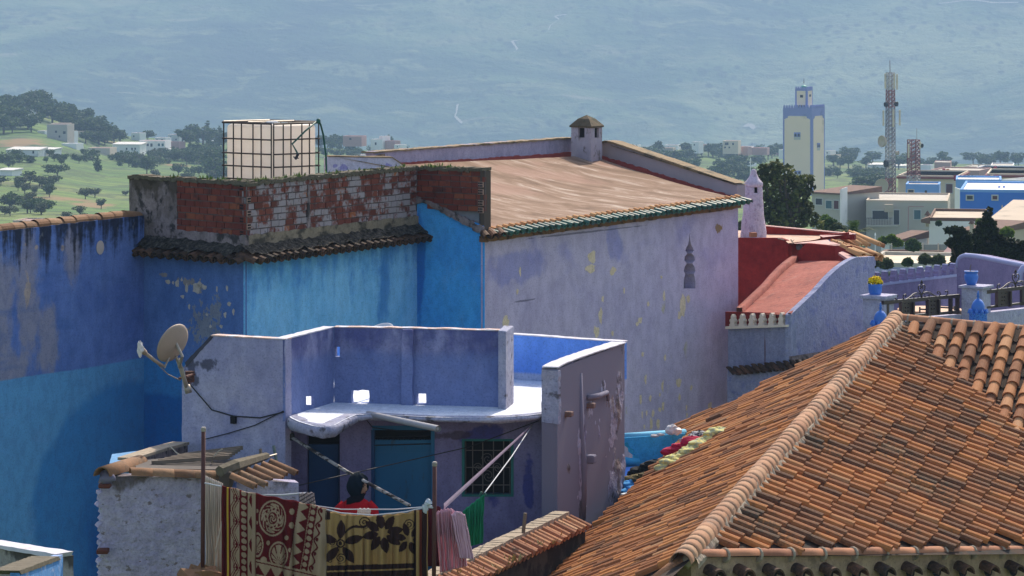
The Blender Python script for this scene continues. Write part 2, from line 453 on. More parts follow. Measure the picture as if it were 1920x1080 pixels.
# ---- left blue wall
M['left_wall'] = plaster('left blue plaster', (.085, .155, .42), (.13, .21, .48), .7, [
    dict(c=(.30, .27, .33), k='ell', e=[(3.2-1.9, -3.9, .35, 1.6), (.75, -4.3, .35, 1.1), (2.3, -3.6, .25, .7), (3.7-1.9, -4.9, .35, .8), (1.0, -5.2, .8, .5)], ns=(2.2, 1.4, 2), t=.12, soft=.5, a=.85),
    dict(c=(.50, .36, .28), k='ell', e=[(1.3, -4.1, .10, .35), (.5, -3.45, .16, .10), (1.25, -3.45, .05, .05), (1.5, -3.5, .08, .06), (2.1, -3.55, .06, .06)], ns=(9, 5, 9), t=.2, soft=.3, a=.8),
    dict(c=(.04, .12, .34), k='noise', s=(.9, 4, 1), t=.5, soft=.25, a=.6),
    dict(c=(.105, .33, .58), k='line', z=-5.29, w=.06),
    dict(c=(.16, .32, .58), k='noise', s=(1.2, 3.0, 1), t=.55, soft=.2, a=.6, v=(-5.2, -5.5)),
    dict(c=(.04, .23, .50), k='ell', e=[(3.65, -7.3, 2.35, 1.75)], ns=(1.5, 1.5, 2), w=.25, t=.0, soft=.10),
    dict(c=(.014, .13, .38), k='ell', e=[(3.9, -8.1, 2.0, 1.5)], ns=(1.2, .9, 2), w=.8, t=.1, soft=.5),
    dict(c=MOULD, k='streak', z=-3.15, s=(5, .35, 5), f=.42, t=.42, soft=.22, a=.93),
    dict(c=(.16, .16, .18), k='noise', s=(6, 5, 6), t=.6, soft=.1, v=(-3.75, -3.3), a=.6)], bump=.5, bs=7, bd=.03)
M['blue_medium'] = plaster('medium blue plaster', (.07, .145, .37), (.10, .19, .44), .8, [
    dict(c=(.30, .26, .25), k='ell', e=[(.95, -4.12, .22, .09), (1.22, -4.17, .12, .12), (.45, -4.05, .12, .05)], ns=(9, 6, 9), w=2.6, t=.35, soft=.05),
    dict(c=(.27, .26, .27), k='ell', e=[(1.35, -4.75, .45, .45), (1.6, -4.5, .2, .3)], ns=(13, 9, 13), w=3.2, t=.42, soft=.06, a=.8),
    dict(c=(.03, .22, .52), k='line', z=-5.29, w=.05),
    dict(c=(.008, .13, .40), k='line', z=-5.75, w=.25, soft=.1)], bump=.45, bs=8, bd=.03)
M['blue_light'] = plaster('light cyan blue plaster', (.13, .41, .72), (.20, .49, .78), .9, [
    dict(c=(.03, .20, .58), k='streak', z=-3.7, s=(4, 1.0, 4), f=.35, t=.38, soft=.35, a=.75),
    dict(c=(.20, .45, .72), k='noise', s=(2, 4, 1), t=.55, soft=.2, a=.5),
    dict(c=(.02, .17, .5), k='ell', e=[(3.9, -4.3, .3, 1.3)], ns=(2, 1, 2), t=.2, soft=.5, a=.7)], bump=.5, bs=9, bd=.03)
M['blue_deep'] = plaster('strong blue plaster', (.035, .29, .70), (.05, .36, .75), .9, [
    dict(c=(.10, .34, .66), k='noise', s=(3, 2, 3), t=.52, soft=.2, a=.6),
    dict(c=(.01, .13, .5), k='ell', e=[(.06, -4.3, .12, 1.2)], ns=(3, 1, 2), t=.15, soft=.4, a=.8)], bump=.5, bs=10, bd=.03)
M['lavender_wall'] = plaster('lavender limewash', (.42, .355, .51), (.49, .415, .55), .6, [
    dict(c=(.22, .22, .50), k='noise', s=(.9, 1.3, 1), t=.50, soft=.2, v=(-5.1, -3.9), a=.55),
    dict(c=(.18, .20, .50), k='ell', e=[(.9, -4.2, 1.1, .35), (3.9, -4.0, .35, .35)], ns=(3, 2, 2), w=1.6, t=.1, soft=.35, a=.5),
    dict(c=(.50, .41, .48), k='noise', s=(.5, .5, .5), t=.5, soft=.3, v=(-4.5, -7), a=.6),
    dict(c=(.28, .17, .07), k='ell', e=[(7.35, -3.97, .16, .1)], ns=(8, 6, 8), w=2, t=.2, soft=.2),
    dict(c=(.50, .43, .30), k='vor', s=(2.6, 1.3, 1), t=.34, cl=.9, box=(2.6, 6.4, -8.5, -4.4)),
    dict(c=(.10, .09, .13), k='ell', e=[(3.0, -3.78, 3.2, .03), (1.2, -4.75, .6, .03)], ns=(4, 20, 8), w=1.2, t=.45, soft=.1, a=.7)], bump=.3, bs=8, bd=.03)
M['flake'] = plaster('exposed ochre plaster', (.60, .46, .31), (.72, .56, .40), 3, (), bump=.3)
M['flake2'] = plaster('exposed grey plaster', (.46, .38, .33), (.55, .46, .40), 3, (), bump=.3)
house = empty('blue_house', (1, 50, zG), 'large old house with blue and lavender walls under a bare brick parapet', 'house')
def flakes(mb, w, spots, m=1):
    for (x, y, rx, ry) in spots:
        c = w.sz(x, y); k = 1/F*w.px(x, y).y; ph = R(0, 9); n_ = 15
        pts = []
        for i in range(n_):
            a = 2*pi*i/n_; r = 1+.55*mn.noise(V(math.cos(a)*1.3+ph, math.sin(a)*1.3, ph))+R(-.12, .12)
            pts.append((c[0]+math.cos(a)*rx*k*r*1.6, c[1]+math.sin(a)*ry*k*r))
        o = len(mb.v); base = [w.pt(p[0], p[1], .003) for p in pts]+[w.pt(c[0], c[1], .003)]
        mb.add(base, [(i, (i+1) % n_, n_) for i in range(n_)], [[pts[i], pts[(i+1) % n_], c] for i in range(n_)], m)
def hwall(name, w, pts, mat, parent, holes=(), th=.25, rg=.008, spots=None):
    mb = MB(); wallmesh(mb, w, rough(pts, rg, .1) if rg else pts, holes, th)
    if spots: flakes(mb, w, spots)
    return mb.build(name, mat, parent)
sz = W_left.sz
lw = empty('boundary_wall', (-6, 45.5, zG), 'tall stained blue wall capped with old round tiles on the left', 'wall')
hwall('wall', W_left, [W_left.sz(-60, 437), sz(0, 434), sz(100, 422), sz(200, 412), (W_left.L, sz(270, 404)[1]), (W_left.L, zG), (0, zG)], M['left_wall'], lw)
hwall('wall', W_b, [(-.05, -3.55), (W_b.L, -3.62), (W_b.L, zG), (-.05, zG)], [M['blue_medium'], M['flake2']], house, th=.03, rg=0, spots=[(315, 528, 4, 4), (333, 532, 4, 6), (341, 524, 2, 3), (350, 540, 3, 8), (369, 540, 7, 10), (374, 533, 5, 5), (383, 538, 5, 5), (342, 556, 4, 3), (325, 530, 2, 3), (407, 542, 1.5, 6), (426, 540, 2, 5), (388, 590, 2, 2), (355, 575, 2, 5), (430, 570, 3, 4), (422, 590, 3, 5), (395, 612, 2, 3), (438, 585, 2, 6), (415, 612, 3, 3)])
hwall('wall', W_c, [(-.004, -3.62), (W_c.L, -3.62), (W_c.L, zG), (-.004, zG)], M['blue_light'], house, th=.03, rg=0)
hwall('wall', W_d, [(0, -3.15), (W_d.L+.02, -3.5), (W_d.L+.02, zG), (0, zG)], M['blue_deep'], house, th=.03, rg=0)
# lavender wall with its turned slot
prof = [(0, 437), (1.5, 452), (3, 459), (6, 464), (8, 470), (4, 475), (9, 481), (10, 488), (5, 494), (9, 500), (11, 508), (8, 514), (10, 520), (11, 530), (11, 541)]
hole = [W_lav.sz(1293+dx, y) for dx, y in prof]+[W_lav.sz(1293-dx, y) for dx, y in reversed(prof[1:])]
top = [W_lav.sz(x, interp([905, 1384], [444, 380], x)) for x in (905, 1000, 1100, 1200, 1300, 1384)]
hwall('wall', W_lav, top+[(W_lav.L, zG), (0, zG)], [M['lavender_wall'], M['flake']], house, [hole], th=.03, rg=0, spots=[
    (949, 606, 7, 13), (1118, 622, 7, 11), (1126, 592, 4, 14), (1148, 625, 3, 4), (1110, 482, 9, 10), (1108, 503, 10, 8), (1149, 508, 6, 8), (1280, 572, 8, 20), (1274, 592, 5, 7), (1290, 560, 4, 8),
    (1200, 600, 5, 6), (1210, 710, 3, 9), (1242, 723, 3, 11), (1272, 717, 6, 9), (1296, 727, 3, 5), (1201, 749, 3, 10), (1219, 747, 3, 6), (1274, 744, 3, 7), (1237, 741, 2, 4), (1243, 761, 3, 9), (1237, 768, 4, 4),
    (1224, 775, 3, 6), (1204, 777, 2, 8), (1212, 774, 2, 5), (1221, 796, 4, 11), (1234, 794, 4, 9), (1208, 800, 2, 4), (1372, 730, 3, 9), (1331, 760, 5, 7), (1288, 780, 2, 5), (1287, 764, 2, 6), (1195, 607, 4, 4),
    (1205, 664, 3, 5), (1247, 671, 3, 5), (1369, 682, 4, 8), (1240, 520, 3, 3), (970, 547, 2, 5), (975, 510, 2, 7), (1170, 545, 2, 6), (1130, 560, 3, 6), (1215, 570, 3, 5), (1245, 555, 3, 9)])
mb = MB(); hx = [p[0] for p in hole]; hy = [p[1] for p in hole]; g_ = .06
wallmesh(mb, W_lav, [(min(hx)-g_, min(hy)-g_), (max(hx)+g_, min(hy)-g_), (max(hx)+g_, max(hy)+g_), (min(hx)-g_, max(hy)+g_)], [hole], .19, off=-.031); mb.build('niche_reveal', M['lavender_wall'], house)
mb = MB(); z0, z1 = hole[14][1]-.03, hole[0][1]+.03; t0 = hole[0][0]
wallmesh(mb, W_lav, [(t0-.35, z0), (t0+.35, z0), (t0+.35, z1), (t0-.35, z1)], (), .05, off=-.225)
M['slot'] = simple('grey slot plaster', (.22, .22, .24), .9, .3); mb.build('niche', M['slot'], house)
def inset(ws, d):   # plan corners of consecutive walls moved inwards
    out = []
    ls = [(w.a-w.n*d, w.d) for w in ws]
    for (p, u), (q, v) in zip(ls, ls[1:]):
        den = u.x*v.y-u.y*v.x; t = ((q.x-p.x)*v.y-(q.y-p.y)*v.x)/den; out.append(p+u*t)
    return out
c_in = inset([W_left, W_b, W_c, W_d, W_lav], .045)
l_in = W_lav.b-W_lav.n*.24-W_lav.d*.05
M['core'] = simple('rough core', (.22, .22, .24), .9, .3)
mb = MB(); mb.prism([*c_in, c_in[3]+Vector((.02, .3)), (1.3, 56), (0, 58), (-5, 58), (-6.5, 50)], zG, -3.7); mb.build('core', M['core'], house)
# far flank behind the lavender wall
e = W_lav.pt(W_lav.L, 0); back = V(1.4, 60.4, 0); mb = MB()
mb.prism([(e.x, e.y), (back.x+1.3, back.y+1), (back.x+1, back.y+1.1), (e.x-.25, e.y-.02)], zG, [-3.62, -3.1, -3.1, -3.62]); mb.build('wall', M['lavender_wall'], house)
# ---- red-brown sloping roof slab
def RP(x, y, z=None, D=None):
    return P(x, y, D) if D else P(x, y, -z*F/y)
rA, rB = W_lav.pt(.0, -3.58, .0), W_lav.pt(W_lav.L, -3.50, .0)
rK, rM, rN = P(1110, 292, 60), P(735, 309, 54.6), V(-1.7, 51.5, -3.2)
n = NT('weathered red roof'); co = n.coord('Object')
ax = n.scale(co, 1)
dn = V(.88, -.477, 0)
u = n.vmath('DOT_PRODUCT', co, (.477, .88, 0)); v = n.vmath('DOT_PRODUCT', co, (.88, -.477, 0))
cb = n.n('ShaderNodeCombineXYZ'); n.set(cb.inputs[0], n.math('MULTIPLY', u, 1.0)); n.set(cb.inputs[1], n.math('MULTIPLY', v, .38)); 
st = n.noise(cb.outputs[0], 2.3, 7, .66, .7)
st2 = n.noise(cb.outputs[0], 7, 6, .7, .5)
c = n.ramp(st, [(.34, (.12, .065, .038)), (.45, (.20, .115, .07)), (.55, (.27, .17, .115)), (.66, (.44, .35, .285))])
c = n.mix(n.math('MULTIPLY', n.rng(st2, .5, .68), .7), c, (.20, .12, .07))
c = n.mix(n.rng(n.noise(co, (.5, .5, .5), 4), .52, .62), c, n.mix(.4, c, (.36, .20, .15)))
c = n.mix(n.math('MULTIPLY', n.noise(co, 40, 3, .7), .25), c, (.10, .08, .06))
n.bump(n.noise(co, 14, 6), .35, .02); M['red_roof'] = n.done(c, .95)
rf = MB(); G = 24; grid = {}
for j in range(G+1):
    for i in range(G+1):
        s, t = i/G, j/G; p = rA.lerp(rB, s).lerp(rM.lerp(rK, s), t)
        p.z += -.10*math.sin(pi*t)*(.4+.6*math.sin(pi*s))+.015*mn.noise(V(s*6, t*6, 1)); grid[i, j] = len(rf.v); rf.v.append(tuple(p))
for j in range(G):
    for i in range(G): rf.f.append((grid[i, j], grid[i+1, j], grid[i+1, j+1], grid[i, j+1])); rf.uv.append(None); rf.m.append(0)
rf.build('roof', M['red_roof'], house, True)
mb = MB(); ra2, rb2 = W_lav.pt(.1, 0, -.26), W_lav.pt(W_lav.L-.05, 0, -.26)
mb.prism([(ra2.x, ra2.y), (rb2.x, rb2.y), (rK.x, rK.y), (rM.x, rM.y)], -4.3, [-3.74, -3.66, -3.15, -3.1]); mb.build('roof_slab', M['slot'], house)
# parapets round the roof
M['parapet_lav'] = plaster('parapet limewash', (.30, .26, .36), (.37, .32, .42), 1.2, [dict(c=(.22, .03, .03), k='line', z=-9, w=0), dict(c=(.10, .09, .10), k='noise', s=(5, 2, 5), t=.58, soft=.2, a=.6)], bump=.4, bs=10)
M['parapet_grey'] = simple('grey roof parapet', (.34, .28, .30), .92, .15, 3)
M['coping_tan'] = simple('lichened coping', (.24, .17, .10), .92, .35, 6, stain=(.10, .08, .05), sthr=.5)
M['red_band'] = simple('red painted band', (.30, .055, .045), .85, .3, 6)
wl = WP(Q(700, 54.3), Q(1072, 60))
hwall('parapet', wl, [wl.sz(700, 285), wl.sz(900, 270), wl.sz(1072, 258), wl.sz(1072, 300), wl.sz(760, 322), wl.sz(735, 305), wl.sz(712, 300)], M['parapet_lav'], house, th=.2)
mb = MB(); wallmesh(mb, wl, rough([wl.sz(745, 305), wl.sz(900, 297), wl.sz(1000, 290), wl.sz(1074, 285), wl.sz(1074, 296), wl.sz(750, 318)], .012, .08), (), .05, off=.03); mb.build('painted_band', M['red_band'], house)
mb = MB(); a, b = wl.sz(698, 284.3), wl.sz(1074, 257.3)
wallmesh(mb, wl, rough([a, b, (b[0], b[1]-.025), (a[0], a[1]-.025)], .008, .09), (), .26, off=.03); mb.build('coping', M['coping_tan'], house)
wr = WP(Q(1126, 60), Q(1382, 57.2))
def rt(x): return interp([1126, 1136, 1150, 1382], [270, 267, 269, 347], x)
tp = [wr.sz(x, rt(x)) for x in (1126, 1136, 1150, 1200, 1260, 1320, 1382)]
hwall('parapet', wr, tp+[wr.sz(1382, 378), wr.sz(1126, 300)], M['parapet_grey'], house, th=.2)
mb = MB(); tq = [(s, z+.035) for s, z in tp]
wallmesh(mb, wr, rough(tq, .004, .15)[:-1]+[(tp[-1][0], tp[-1][1]-.0)]+[(s, z) for s, z in reversed(tp)], (), .28, off=.04); mb.build('coping', M['coping_tan'], house)
mb = MB(); wallmesh(mb, wr, rough([wr.sz(1128, 291), wr.sz(1375, 368), wr.sz(1375, 380), wr.sz(1128, 300)], .015, .08), (), .05, off=.03); mb.build('painted_band', M['red_band'], house)
# ---- chimney on the roof corner
ch = empty('roof_chimney', (1.45, 59.3, -3.1), 'square whitewashed chimney with a pyramid cap on the corner of the red roof', 'chimney')
M['chim'] = simple('chimney limewash', (.36, .31, .36), .92, .3, 5, stain=(.14, .11, .10), sthr=.50)
M['chimcap'] = simple('mossy cement cap', (.10, .072, .045), .95, .45, 9, stain=(.05, .05, .03), sthr=.5)
M['dark'] = simple('dark opening', (.012, .011, .012), .9, .1)
ca, cb_, cc = Q(1071, 59.55), Q(1108, 59.2), Q(1129, 59.6)
cd = ca+cc-cb_
for (p, q, hx0, hx1) in ((ca, cb_, 1084, 1096), (cb_, cc, 1115, 1123)):
    w1 = WP(p, q); hwall('wall', w1, [(0, w1.sz(1108, 237)[1]), (w1.L, w1.sz(1108, 237)[1]), (w1.L, -3.15), (0, -3.15)], M['chim'], ch,
                      [[w1.sz(hx0, 240), w1.sz(hx1, 240), w1.sz(hx1, 258), w1.sz(hx0, 258)]], th=.05, rg=.004)
mb = MB(); mb.prism([ca+(cd-ca)*.12, cb_+Vector((0, .06)), cc+(cd-cc)*.12, cd], -3.15, zpx(237, 59.4)); mb.build('shaft', M['dark'], ch)
mb = MB(); cen = (ca+cc)/2; pl = [cen+(p-cen)*1.12 for p in (ca, cb_, cc, cd)]; ze = zpx(239, 59.4)
mb.prism(pl, ze, ze+.03); k = len(mb.v); ap = V(cen.x, cen.y, zpx(216, 59.4))
mb.add([V(p.x, p.y, ze+.03) for p in pl]+[ap.lerp(V(pl[i].x, pl[i].y, ze+.03), .5)+V(0, 0, .03) for i in range(4)]+[ap],
       [(i, (i+1) % 4, 4+(i+1) % 4, 4+i) for i in range(4)]+[(4+i, 4+(i+1) % 4, 8) for i in range(4)]); mb.build('cap', M['chimcap'], ch)
# ---- tile rows on eaves
TC_STOPS = [(0, (.18, .06, .03)), (.3, (.30, .11, .05)), (.55, (.38, .16, .075)), (.8, (.46, .22, .10)), (1, (.50, .29, .16))]
M['tile_old'] = terracotta('old terracotta', TC_STOPS, dthr=.5)
M['tile_dark'] = terracotta('blackened terracotta', [(0, (.025, .016, .012)), (.6, (.055, .028, .018)), (1, (.13, .055, .03))], dirt=(.02, .017, .014), dthr=.42, damt=.9)
def eave_row(name, p0, p1, out, pitch, L, r, mats, parent, drop=.25, jit=.01, chan=True, up=None, m2=None, taper=.9):
    d = (p1-p0); n_ = max(1, round(d.length/pitch)); side = d.normalized()
    axd = (out.normalized()+V(0, 0, -drop)).normalized(); upv = side.cross(axd); 
    if upv.z < 0: upv = -upv
    mb = MB()
    for i in range(n_+1):
        o = p0+d*(i/n_)+V(R(-jit, jit), R(-jit, jit), R(-jit, jit)); a2 = (axd+side*R(-.04, .04)).normalized()
        mb.tile(o-axd*.02, a2, side, upv, L*R(.93, 1.05), r*taper, r)
        if m2: mb.tile(o-axd*.10+upv*.010, a2, side, upv, L*.42, r*.98, r*1.0, m=1)
    if chan:
        for i in range(n_):
            o = p0+d*((i+.5)/n_)+upv*r*.55; mb.tile(o, axd, side, -upv, L*.95, r*.95, r*.85, m=0)
    return mb.build(name, mats, parent)
n = NT('green glazed tile'); co = n.coord('Object')
c = n.mix(n.island(), (.008, .055, .038), (.02, .115, .07)); c = n.mix(n.rng(n.noise(co, 9, 5, .7), .55, .68), c, (.16, .11, .05))
n.b.inputs['Specular IOR Level'].default_value = .6; M['green_tile'] = n.done(c, .3)
M['tile_orange'] = terracotta('orange tile ends', [(0, (.40, .16, .06)), (1, (.55, .30, .13))], dthr=.6)
eave_row('eave_tiles', W_lav.pt(.2, -3.61, .0), W_lav.pt(W_lav.L+.06, -3.52, .0), V(W_lav.n.x, W_lav.n.y, 0), .172, .25, .064, [M['green_tile'], M['tile_orange']], house, drop=.22, m2=True)
mb = MB(); wallmesh(mb, W_lav, rough([(-.02, -3.66), (W_lav.L+.02, -3.57), (W_lav.L+.02, -3.66), (-.02, -3.75)], .01, .08), (), .1, off=.05)
M['eave_mortar'] = simple('rusty eave mortar', (.20, .10, .05), .95, .4, 8, stain=(.05, .03, .02), sthr=.5); mb.build('eave_band', M['eave_mortar'], house)
eave_row('eave_tiles', W_lav.pt(-.02, -3.62, .02), W_lav.pt(.3, -3.6, .1), V(.3, -.95, 0), .15, .26, .08, M['tile_dark'], house)
# ---- brick parapet
br = empty('brick_parapet', (-1, 47, -3.6), 'unfinished red hollow-brick parapet crowned with weeds above the blue walls', 'parapet')
n = NT('red brick'); co = n.coord('Object'); isl = n.island()
c = n.ramp(isl, [(0, (.13, .026, .017)), (.5, (.175, .037, .022)), (.9, (.21, .05, .028)), (1, (.26, .075, .03))])
c = n.mix(n.rng(n.noise(co, 6, 5, .7), .5, .7), c, (.07, .025, .02)); n.bump(n.noise(co, 60, 4), .3, .006)
M['brick'] = n.done(c, .9)
n = NT('whitewashed brick'); co = n.coord('Object'); isl = n.island()
c = n.ramp(isl, [(0, (.11, .03, .02)), (.5, (.165, .042, .026)), (.93, (.20, .052, .028)), (1, (.36, .11, .03))])
wm = n.rng(n.math('ADD', n.noise(co, 2.2, 6, .7), n.math('MULTIPLY', isl, .12)), .52, .62)
c = n.mix(wm, c, n.mix(n.noise(co, 5, 3), (.22, .185, .19), (.36, .31, .32))); c = n.mix(n.rng(n.noise(co, 5, 5, .7), .58, .7), c, (.05, .03, .03))
n.bump(n.noise(co, 40, 4), .4, .008); M['brick_white'] = n.done(c, .9)
M['mortar'] = simple('dark mortar', (.10, .075, .07), .95, .5, 12, stain=(.2, .17, .16), sthr=.55)
M['cement_black'] = plaster('blackened cement', (.12, .09, .08), (.26, .20, .20), 2.5, [dict(c=(.02, .018, .018), k='noise', s=(5, 4, 5), t=.5, soft=.12, a=.9), dict(c=(.05, .035, .02), k='streak', z=-2.62, s=(5, 1, 5), f=.9, t=.35, soft=.2, a=.8)], bump=.6, bs=14)
M['cement_tan'] = plaster('tan cement band', (.17, .13, .09), (.24, .19, .13), 2.5, [dict(c=(.025, .022, .018), k='noise', s=(3, 5, 3), t=.47, soft=.15, a=.9)], bump=.6, bs=14)
def bricks(w, t0, t1, zb, zt, mat, rows, bl=.205, end=None):
    mb = MB(); wallmesh(mb, w, [(t0, zb), (t1, zb), (t1, zt), (t0, zt)], (), .03, m=1, off=-.012)
    h = (zt-zb)/rows
    for r in range(rows):
        t = t0-(bl*.5 if r % 2 else 0)+R(-.02, .02); z = zb+h*(r+.5)
        while t < t1-.03:
            L = bl*R(.85, 1.12); a = max(t, t0); b = min(t+L-.014, t1); t += L
            if b-a < .03: continue
            zz = z+R(-.004, .004); c = w.pt((a+b)/2, zz, -.05+R(-.006, .006))
            D = V(w.d.x, w.d.y, R(-.02, .02)).normalized(); N = V(w.n.x, w.n.y, 0)
            mb.box(c+N*.02, (b-a, .06, h-.016), ax=(D, N, V(0, 0, 1)))
    return mb
def hollow_ends(w, t, zs, mat_side=1):
    mb = MB()
    for z in zs:
        c = w.pt(t, z, .004); D = V(w.d.x, w.d.y, 0); N = V(w.n.x, w.n.y, 0)
        mb.box(c, (.095, .03, .085), ax=(D, N, V(0, 0, 1)), m=0)
        for i in (-1, 0, 1):
            for j in (-1, 1): mb.box(c+N*.0165+D*(i*.029)+V(0, 0, j*.02), (.021, .006, .027), ax=(D, N, V(0, 0, 1)), m=1)
    return mb
zt0, zb0 = -2.645, -3.405
W_bp = WP(Q(242, 47.9), B1)
tb = W_bp.sz(332, 400)[0]
bricks(W_bp, tb, W_bp.L, zb0, zt0, M['brick'], 8).build('brickwork', [M['brick'], M['mortar']], br)
hwall('plaster_pier', W_bp, [(0, zt0+.0), (tb, zt0), (tb, zb0-.2), (0, zb0-.2)], M['cement_black'], br, th=.25, rg=.01)
mb = MB(); o1 = [W_bp.pt(.05, 0, -.1)[:2], *inset([W_bp, W_c, W_d], .06), W_d.pt(W_d.L, 0, -.06)[:2]]; o2 = [W_bp.pt(.05, 0, -.3)[:2], *inset([W_bp, W_c, W_d], .22), W_d.pt(W_d.L-.05, 0, -.22)[:2]]
mb.prism(o1+o2[::-1], zb0-.3, zt0-.01); mb.build('backing', M['core'], br)
bricks(W_c, 0.012, W_c.L, zb0, zt0, M['brick_white'], 8).build('brickwork', [M['brick_white'], M['mortar']], br)
bricks(W_d, 0, W_d.L+.03, zb0+.12, zt0, M['brick'], 7).build('brickwork', [M['brick'], M['mortar']], br)
M['clay_pale'] = simple('pale clay end', (.36, .22, .17), .9, .3)
for w, t, ks in ((W_bp, W_bp.L-.06, (0, 2, 4, 6.9)), (W_c, .07, (1, 3, 5)), (W_d, W_d.L-.03, (1, 2.2, 4, 5.2))):
    for k in ks: hollow_ends(w, t, [zb0+.05+.095*k]).build('hollow_brick', [M['clay_pale'] if w is not W_bp else M['brick'], M['dark']], br)
# side of the last pier
mb = MB(); e = W_d.pt(W_d.L+.03, 0); mb.prism([(e.x, e.y+.01), (e.x+.10, e.y+.22), (e.x-.1, e.y+.25), (e.x-.06, e.y+.02)], -3.75, zt0-.01); mb.build('pier_side', M['cement_black'], br)
# pilaster and cement bands
mb = MB(); s = W_c.sz(578, 400)[0]; wallmesh(mb, W_c, rough([(s-.04, zb0-.05), (s+.05, zb0-.05), (s+.03, zt0-.1), (s-.02, zt0-.1)], .012, .06), (), .05, off=.012); mb.build('cement_strip', M['cement_black'], br)
for w, t0, t1, m_ in ((W_bp, 0, W_bp.L+.04, 'cement_black'), (W_c, -.03, W_c.L+.05, 'cement_tan')):
    mb = MB(); wallmesh(mb, w, rough([(t0, zb0+.02), (t1, zb0+.02), (t1, zb0-.27), (t0, zb0-.27)], .012, .07), (), .06, off=.03); mb.build('cement_band', M[m_], br)
# ragged line under the last brick pier
mb = MB(); pts = pxpoly(W_d, [(782, 383), (800, 381), (840, 405), (880, 425), (905, 440), (908, 425), (880, 412), (840, 392), (782, 368)])
wallmesh(mb, W_d, rough(pts, .02, .05), (), .06, off=.035); mb.build('cement_band', M['cement_black'], br)
# ---- mossy tile canopy
cn = empty('tile_canopy', (-2, 46.5, -3.7), 'black mossy tile canopy with a scalloped lip under the brick parapet', 'canopy')
n = NT('moss crust'); co = n.coord('Object')
c = n.ramp(n.noise(co, 14, 6, .75), [(.38, (.008, .0075, .006)), (.5, (.045, .038, .03)), (.62, (.12, .10, .08)), (.75, (.26, .24, .21))])
n.bump(n.noise(co, 26, 5, .75), 1, .05); M['moss'] = n.done(c, .98)
def crust(w, t0, t1, z0, out0, z1, out1, name, parent):
    mb = MB(); nx = int((t1-t0)/.06); ny = 7
    for j in range(ny+1):
        for i in range(nx+1):
            t = j/ny; q = w.pt(t0+(t1-t0)*i/nx, lerp(z0, z1, t), lerp(out0, out1, t)); nn = mn.noise(q*7)*.03+mn.noise(q*19)*.022
            q.z += nn+(.02*math.sin(i*.9) if j == ny else 0); mb.v.append(tuple(q))
    for j in range(ny):
        for i in range(nx): a = j*(nx+1)+i; mb.f.append((a, a+1, a+nx+2, a+nx+1)); mb.uv.append(None); mb.m.append(0)
    return mb.build(name, M['moss'], parent)
crust(W_b, .0, W_b.L+.05, -3.50, -.02, -3.64, .22, 'moss_crust', cn); crust(W_c, -.15, W_c.L+.08, -3.50, .0, -3.64, .22, 'moss_crust', cn)
for w, a_, b_ in ((W_b, .02, W_b.L+.08), (W_c, -.12, W_c.L+.02)):
    N = V(w.n.x, w.n.y, 0); eave_row('canopy_tiles', w.pt(a_, -3.67, -.02), w.pt(b_, -3.67, -.02), N, .185, .34, .088, M['tile_dark'], cn, drop=.32)
# weeds on the parapet
n = NT('weed leaves'); c = n.ramp(n.island(), [(0, (.05, .09, .015)), (.5, (.12, .2, .03)), (.8, (.2, .24, .06)), (1, (.42, .36, .22))]); M['weed'] = n.done(c, .7)
mb = MB()
def tuft(mb, p, h, n_):
    for _ in range(n_):
        a = R(0, 2*pi); l = h*R(.5, 1.2); d = V(math.cos(a), math.sin(a), 0); b = p+d*R(0, .03); wd = d.cross(V(0, 0, 1))*R(.006, .016)
        tp_ = b+d*l*R(.2, .8)+V(0, 0, l); mb.add([b-wd, b+wd, b.lerp(tp_, .6)+wd*.9, tp_, b.lerp(tp_, .6)-wd*.9], [(0, 1, 2, 3, 4)])
for w, t0, t1, den in ((W_bp, .7, W_bp.L, 14), (W_c, 0, W_c.L, 30), (W_d, .05, W_d.L, 40)):
    for k in range(int((t1-t0)*den)):
        t = R(t0, t1); pp = w.pt(t, zt0, R(-.18, 0)); den2 = mn.noise(V(t*1.3, w.L, 0))
        if den2 > -.25: tuft(mb, pp, .05 if R(0, 1) < .8 else .09, 6)
tag(mb.build('weeds', M['weed']), kind='stuff')
mb = MB()
for w, t0, t1 in ((W_bp, 0, W_bp.L), (W_c, 0, W_c.L), (W_d, 0, W_d.L)):
    nx = int((t1-t0)/.05)
    for i in range(nx):
        t = t0+(t1-t0)*(i+.5)/nx; q = w.pt(t, zt0+.0, -.1); mb.box(q+V(0, 0, R(-.012, .02)), (.07, .25, .05), ax=(V(w.d.x, w.d.y, R(-.2, .2)).normalized(), V(w.n.x, w.n.y, 0), V(0, 0, 1)))
M['crumb'] = simple('crumbling cement top', (.12, .10, .07), .98, .6, 20); mb.build('crumbled_top', M['crumb'], br)
# ---- ridge tiles on the left wall, spaced old caps
M['tile_lichen'] = terracotta('lichened ridge tiles', [(0, (.13, .06, .03)), (.5, (.20, .095, .045)), (1, (.25, .14, .075))], dirt=(.06, .05, .035), dthr=.46)
mb = MB(); x = -40
while x < 246:
    t, z = W_left.sz(x, interp([-60, 0, 100, 245], [438, 430, 417, 402], x)); t2, z2 = W_left.sz(x+25, interp([-60, 0, 100, 245], [438, 430, 417, 402], x+25))
    a, b = W_left.pt(t, z-.045, -.12), W_left.pt(t2, z2-.055, -.12); axd = (b-a).normalized(); N = V(W_left.n.x, W_left.n.y, 0)
    mb.tile(a, (axd+V(0, 0, R(-.04, .04))).normalized(), N, V(0, 0, 1), (b-a).length*1.15, .105, .098, seg=8); x += 24+R(-2, 2)
mb.build('cap_tiles', M['tile_lichen'], lw)
mb = MB(); q = W_left.px(187, 464, .0)
mb.lathe(q, [(.01, -.0), (.085, 0), (.09, .012), (.0, .016)], 14, ax=(V(W_left.d.x, W_left.d.y, 0), V(0, 0, 1), V(W_left.n.x, W_left.n.y, 0)), squash=1.15)
M['putty'] = simple('bare plaster patch', (.52, .42, .38), .95, .15); mb.build('plaster_patch', M['putty'], lw)
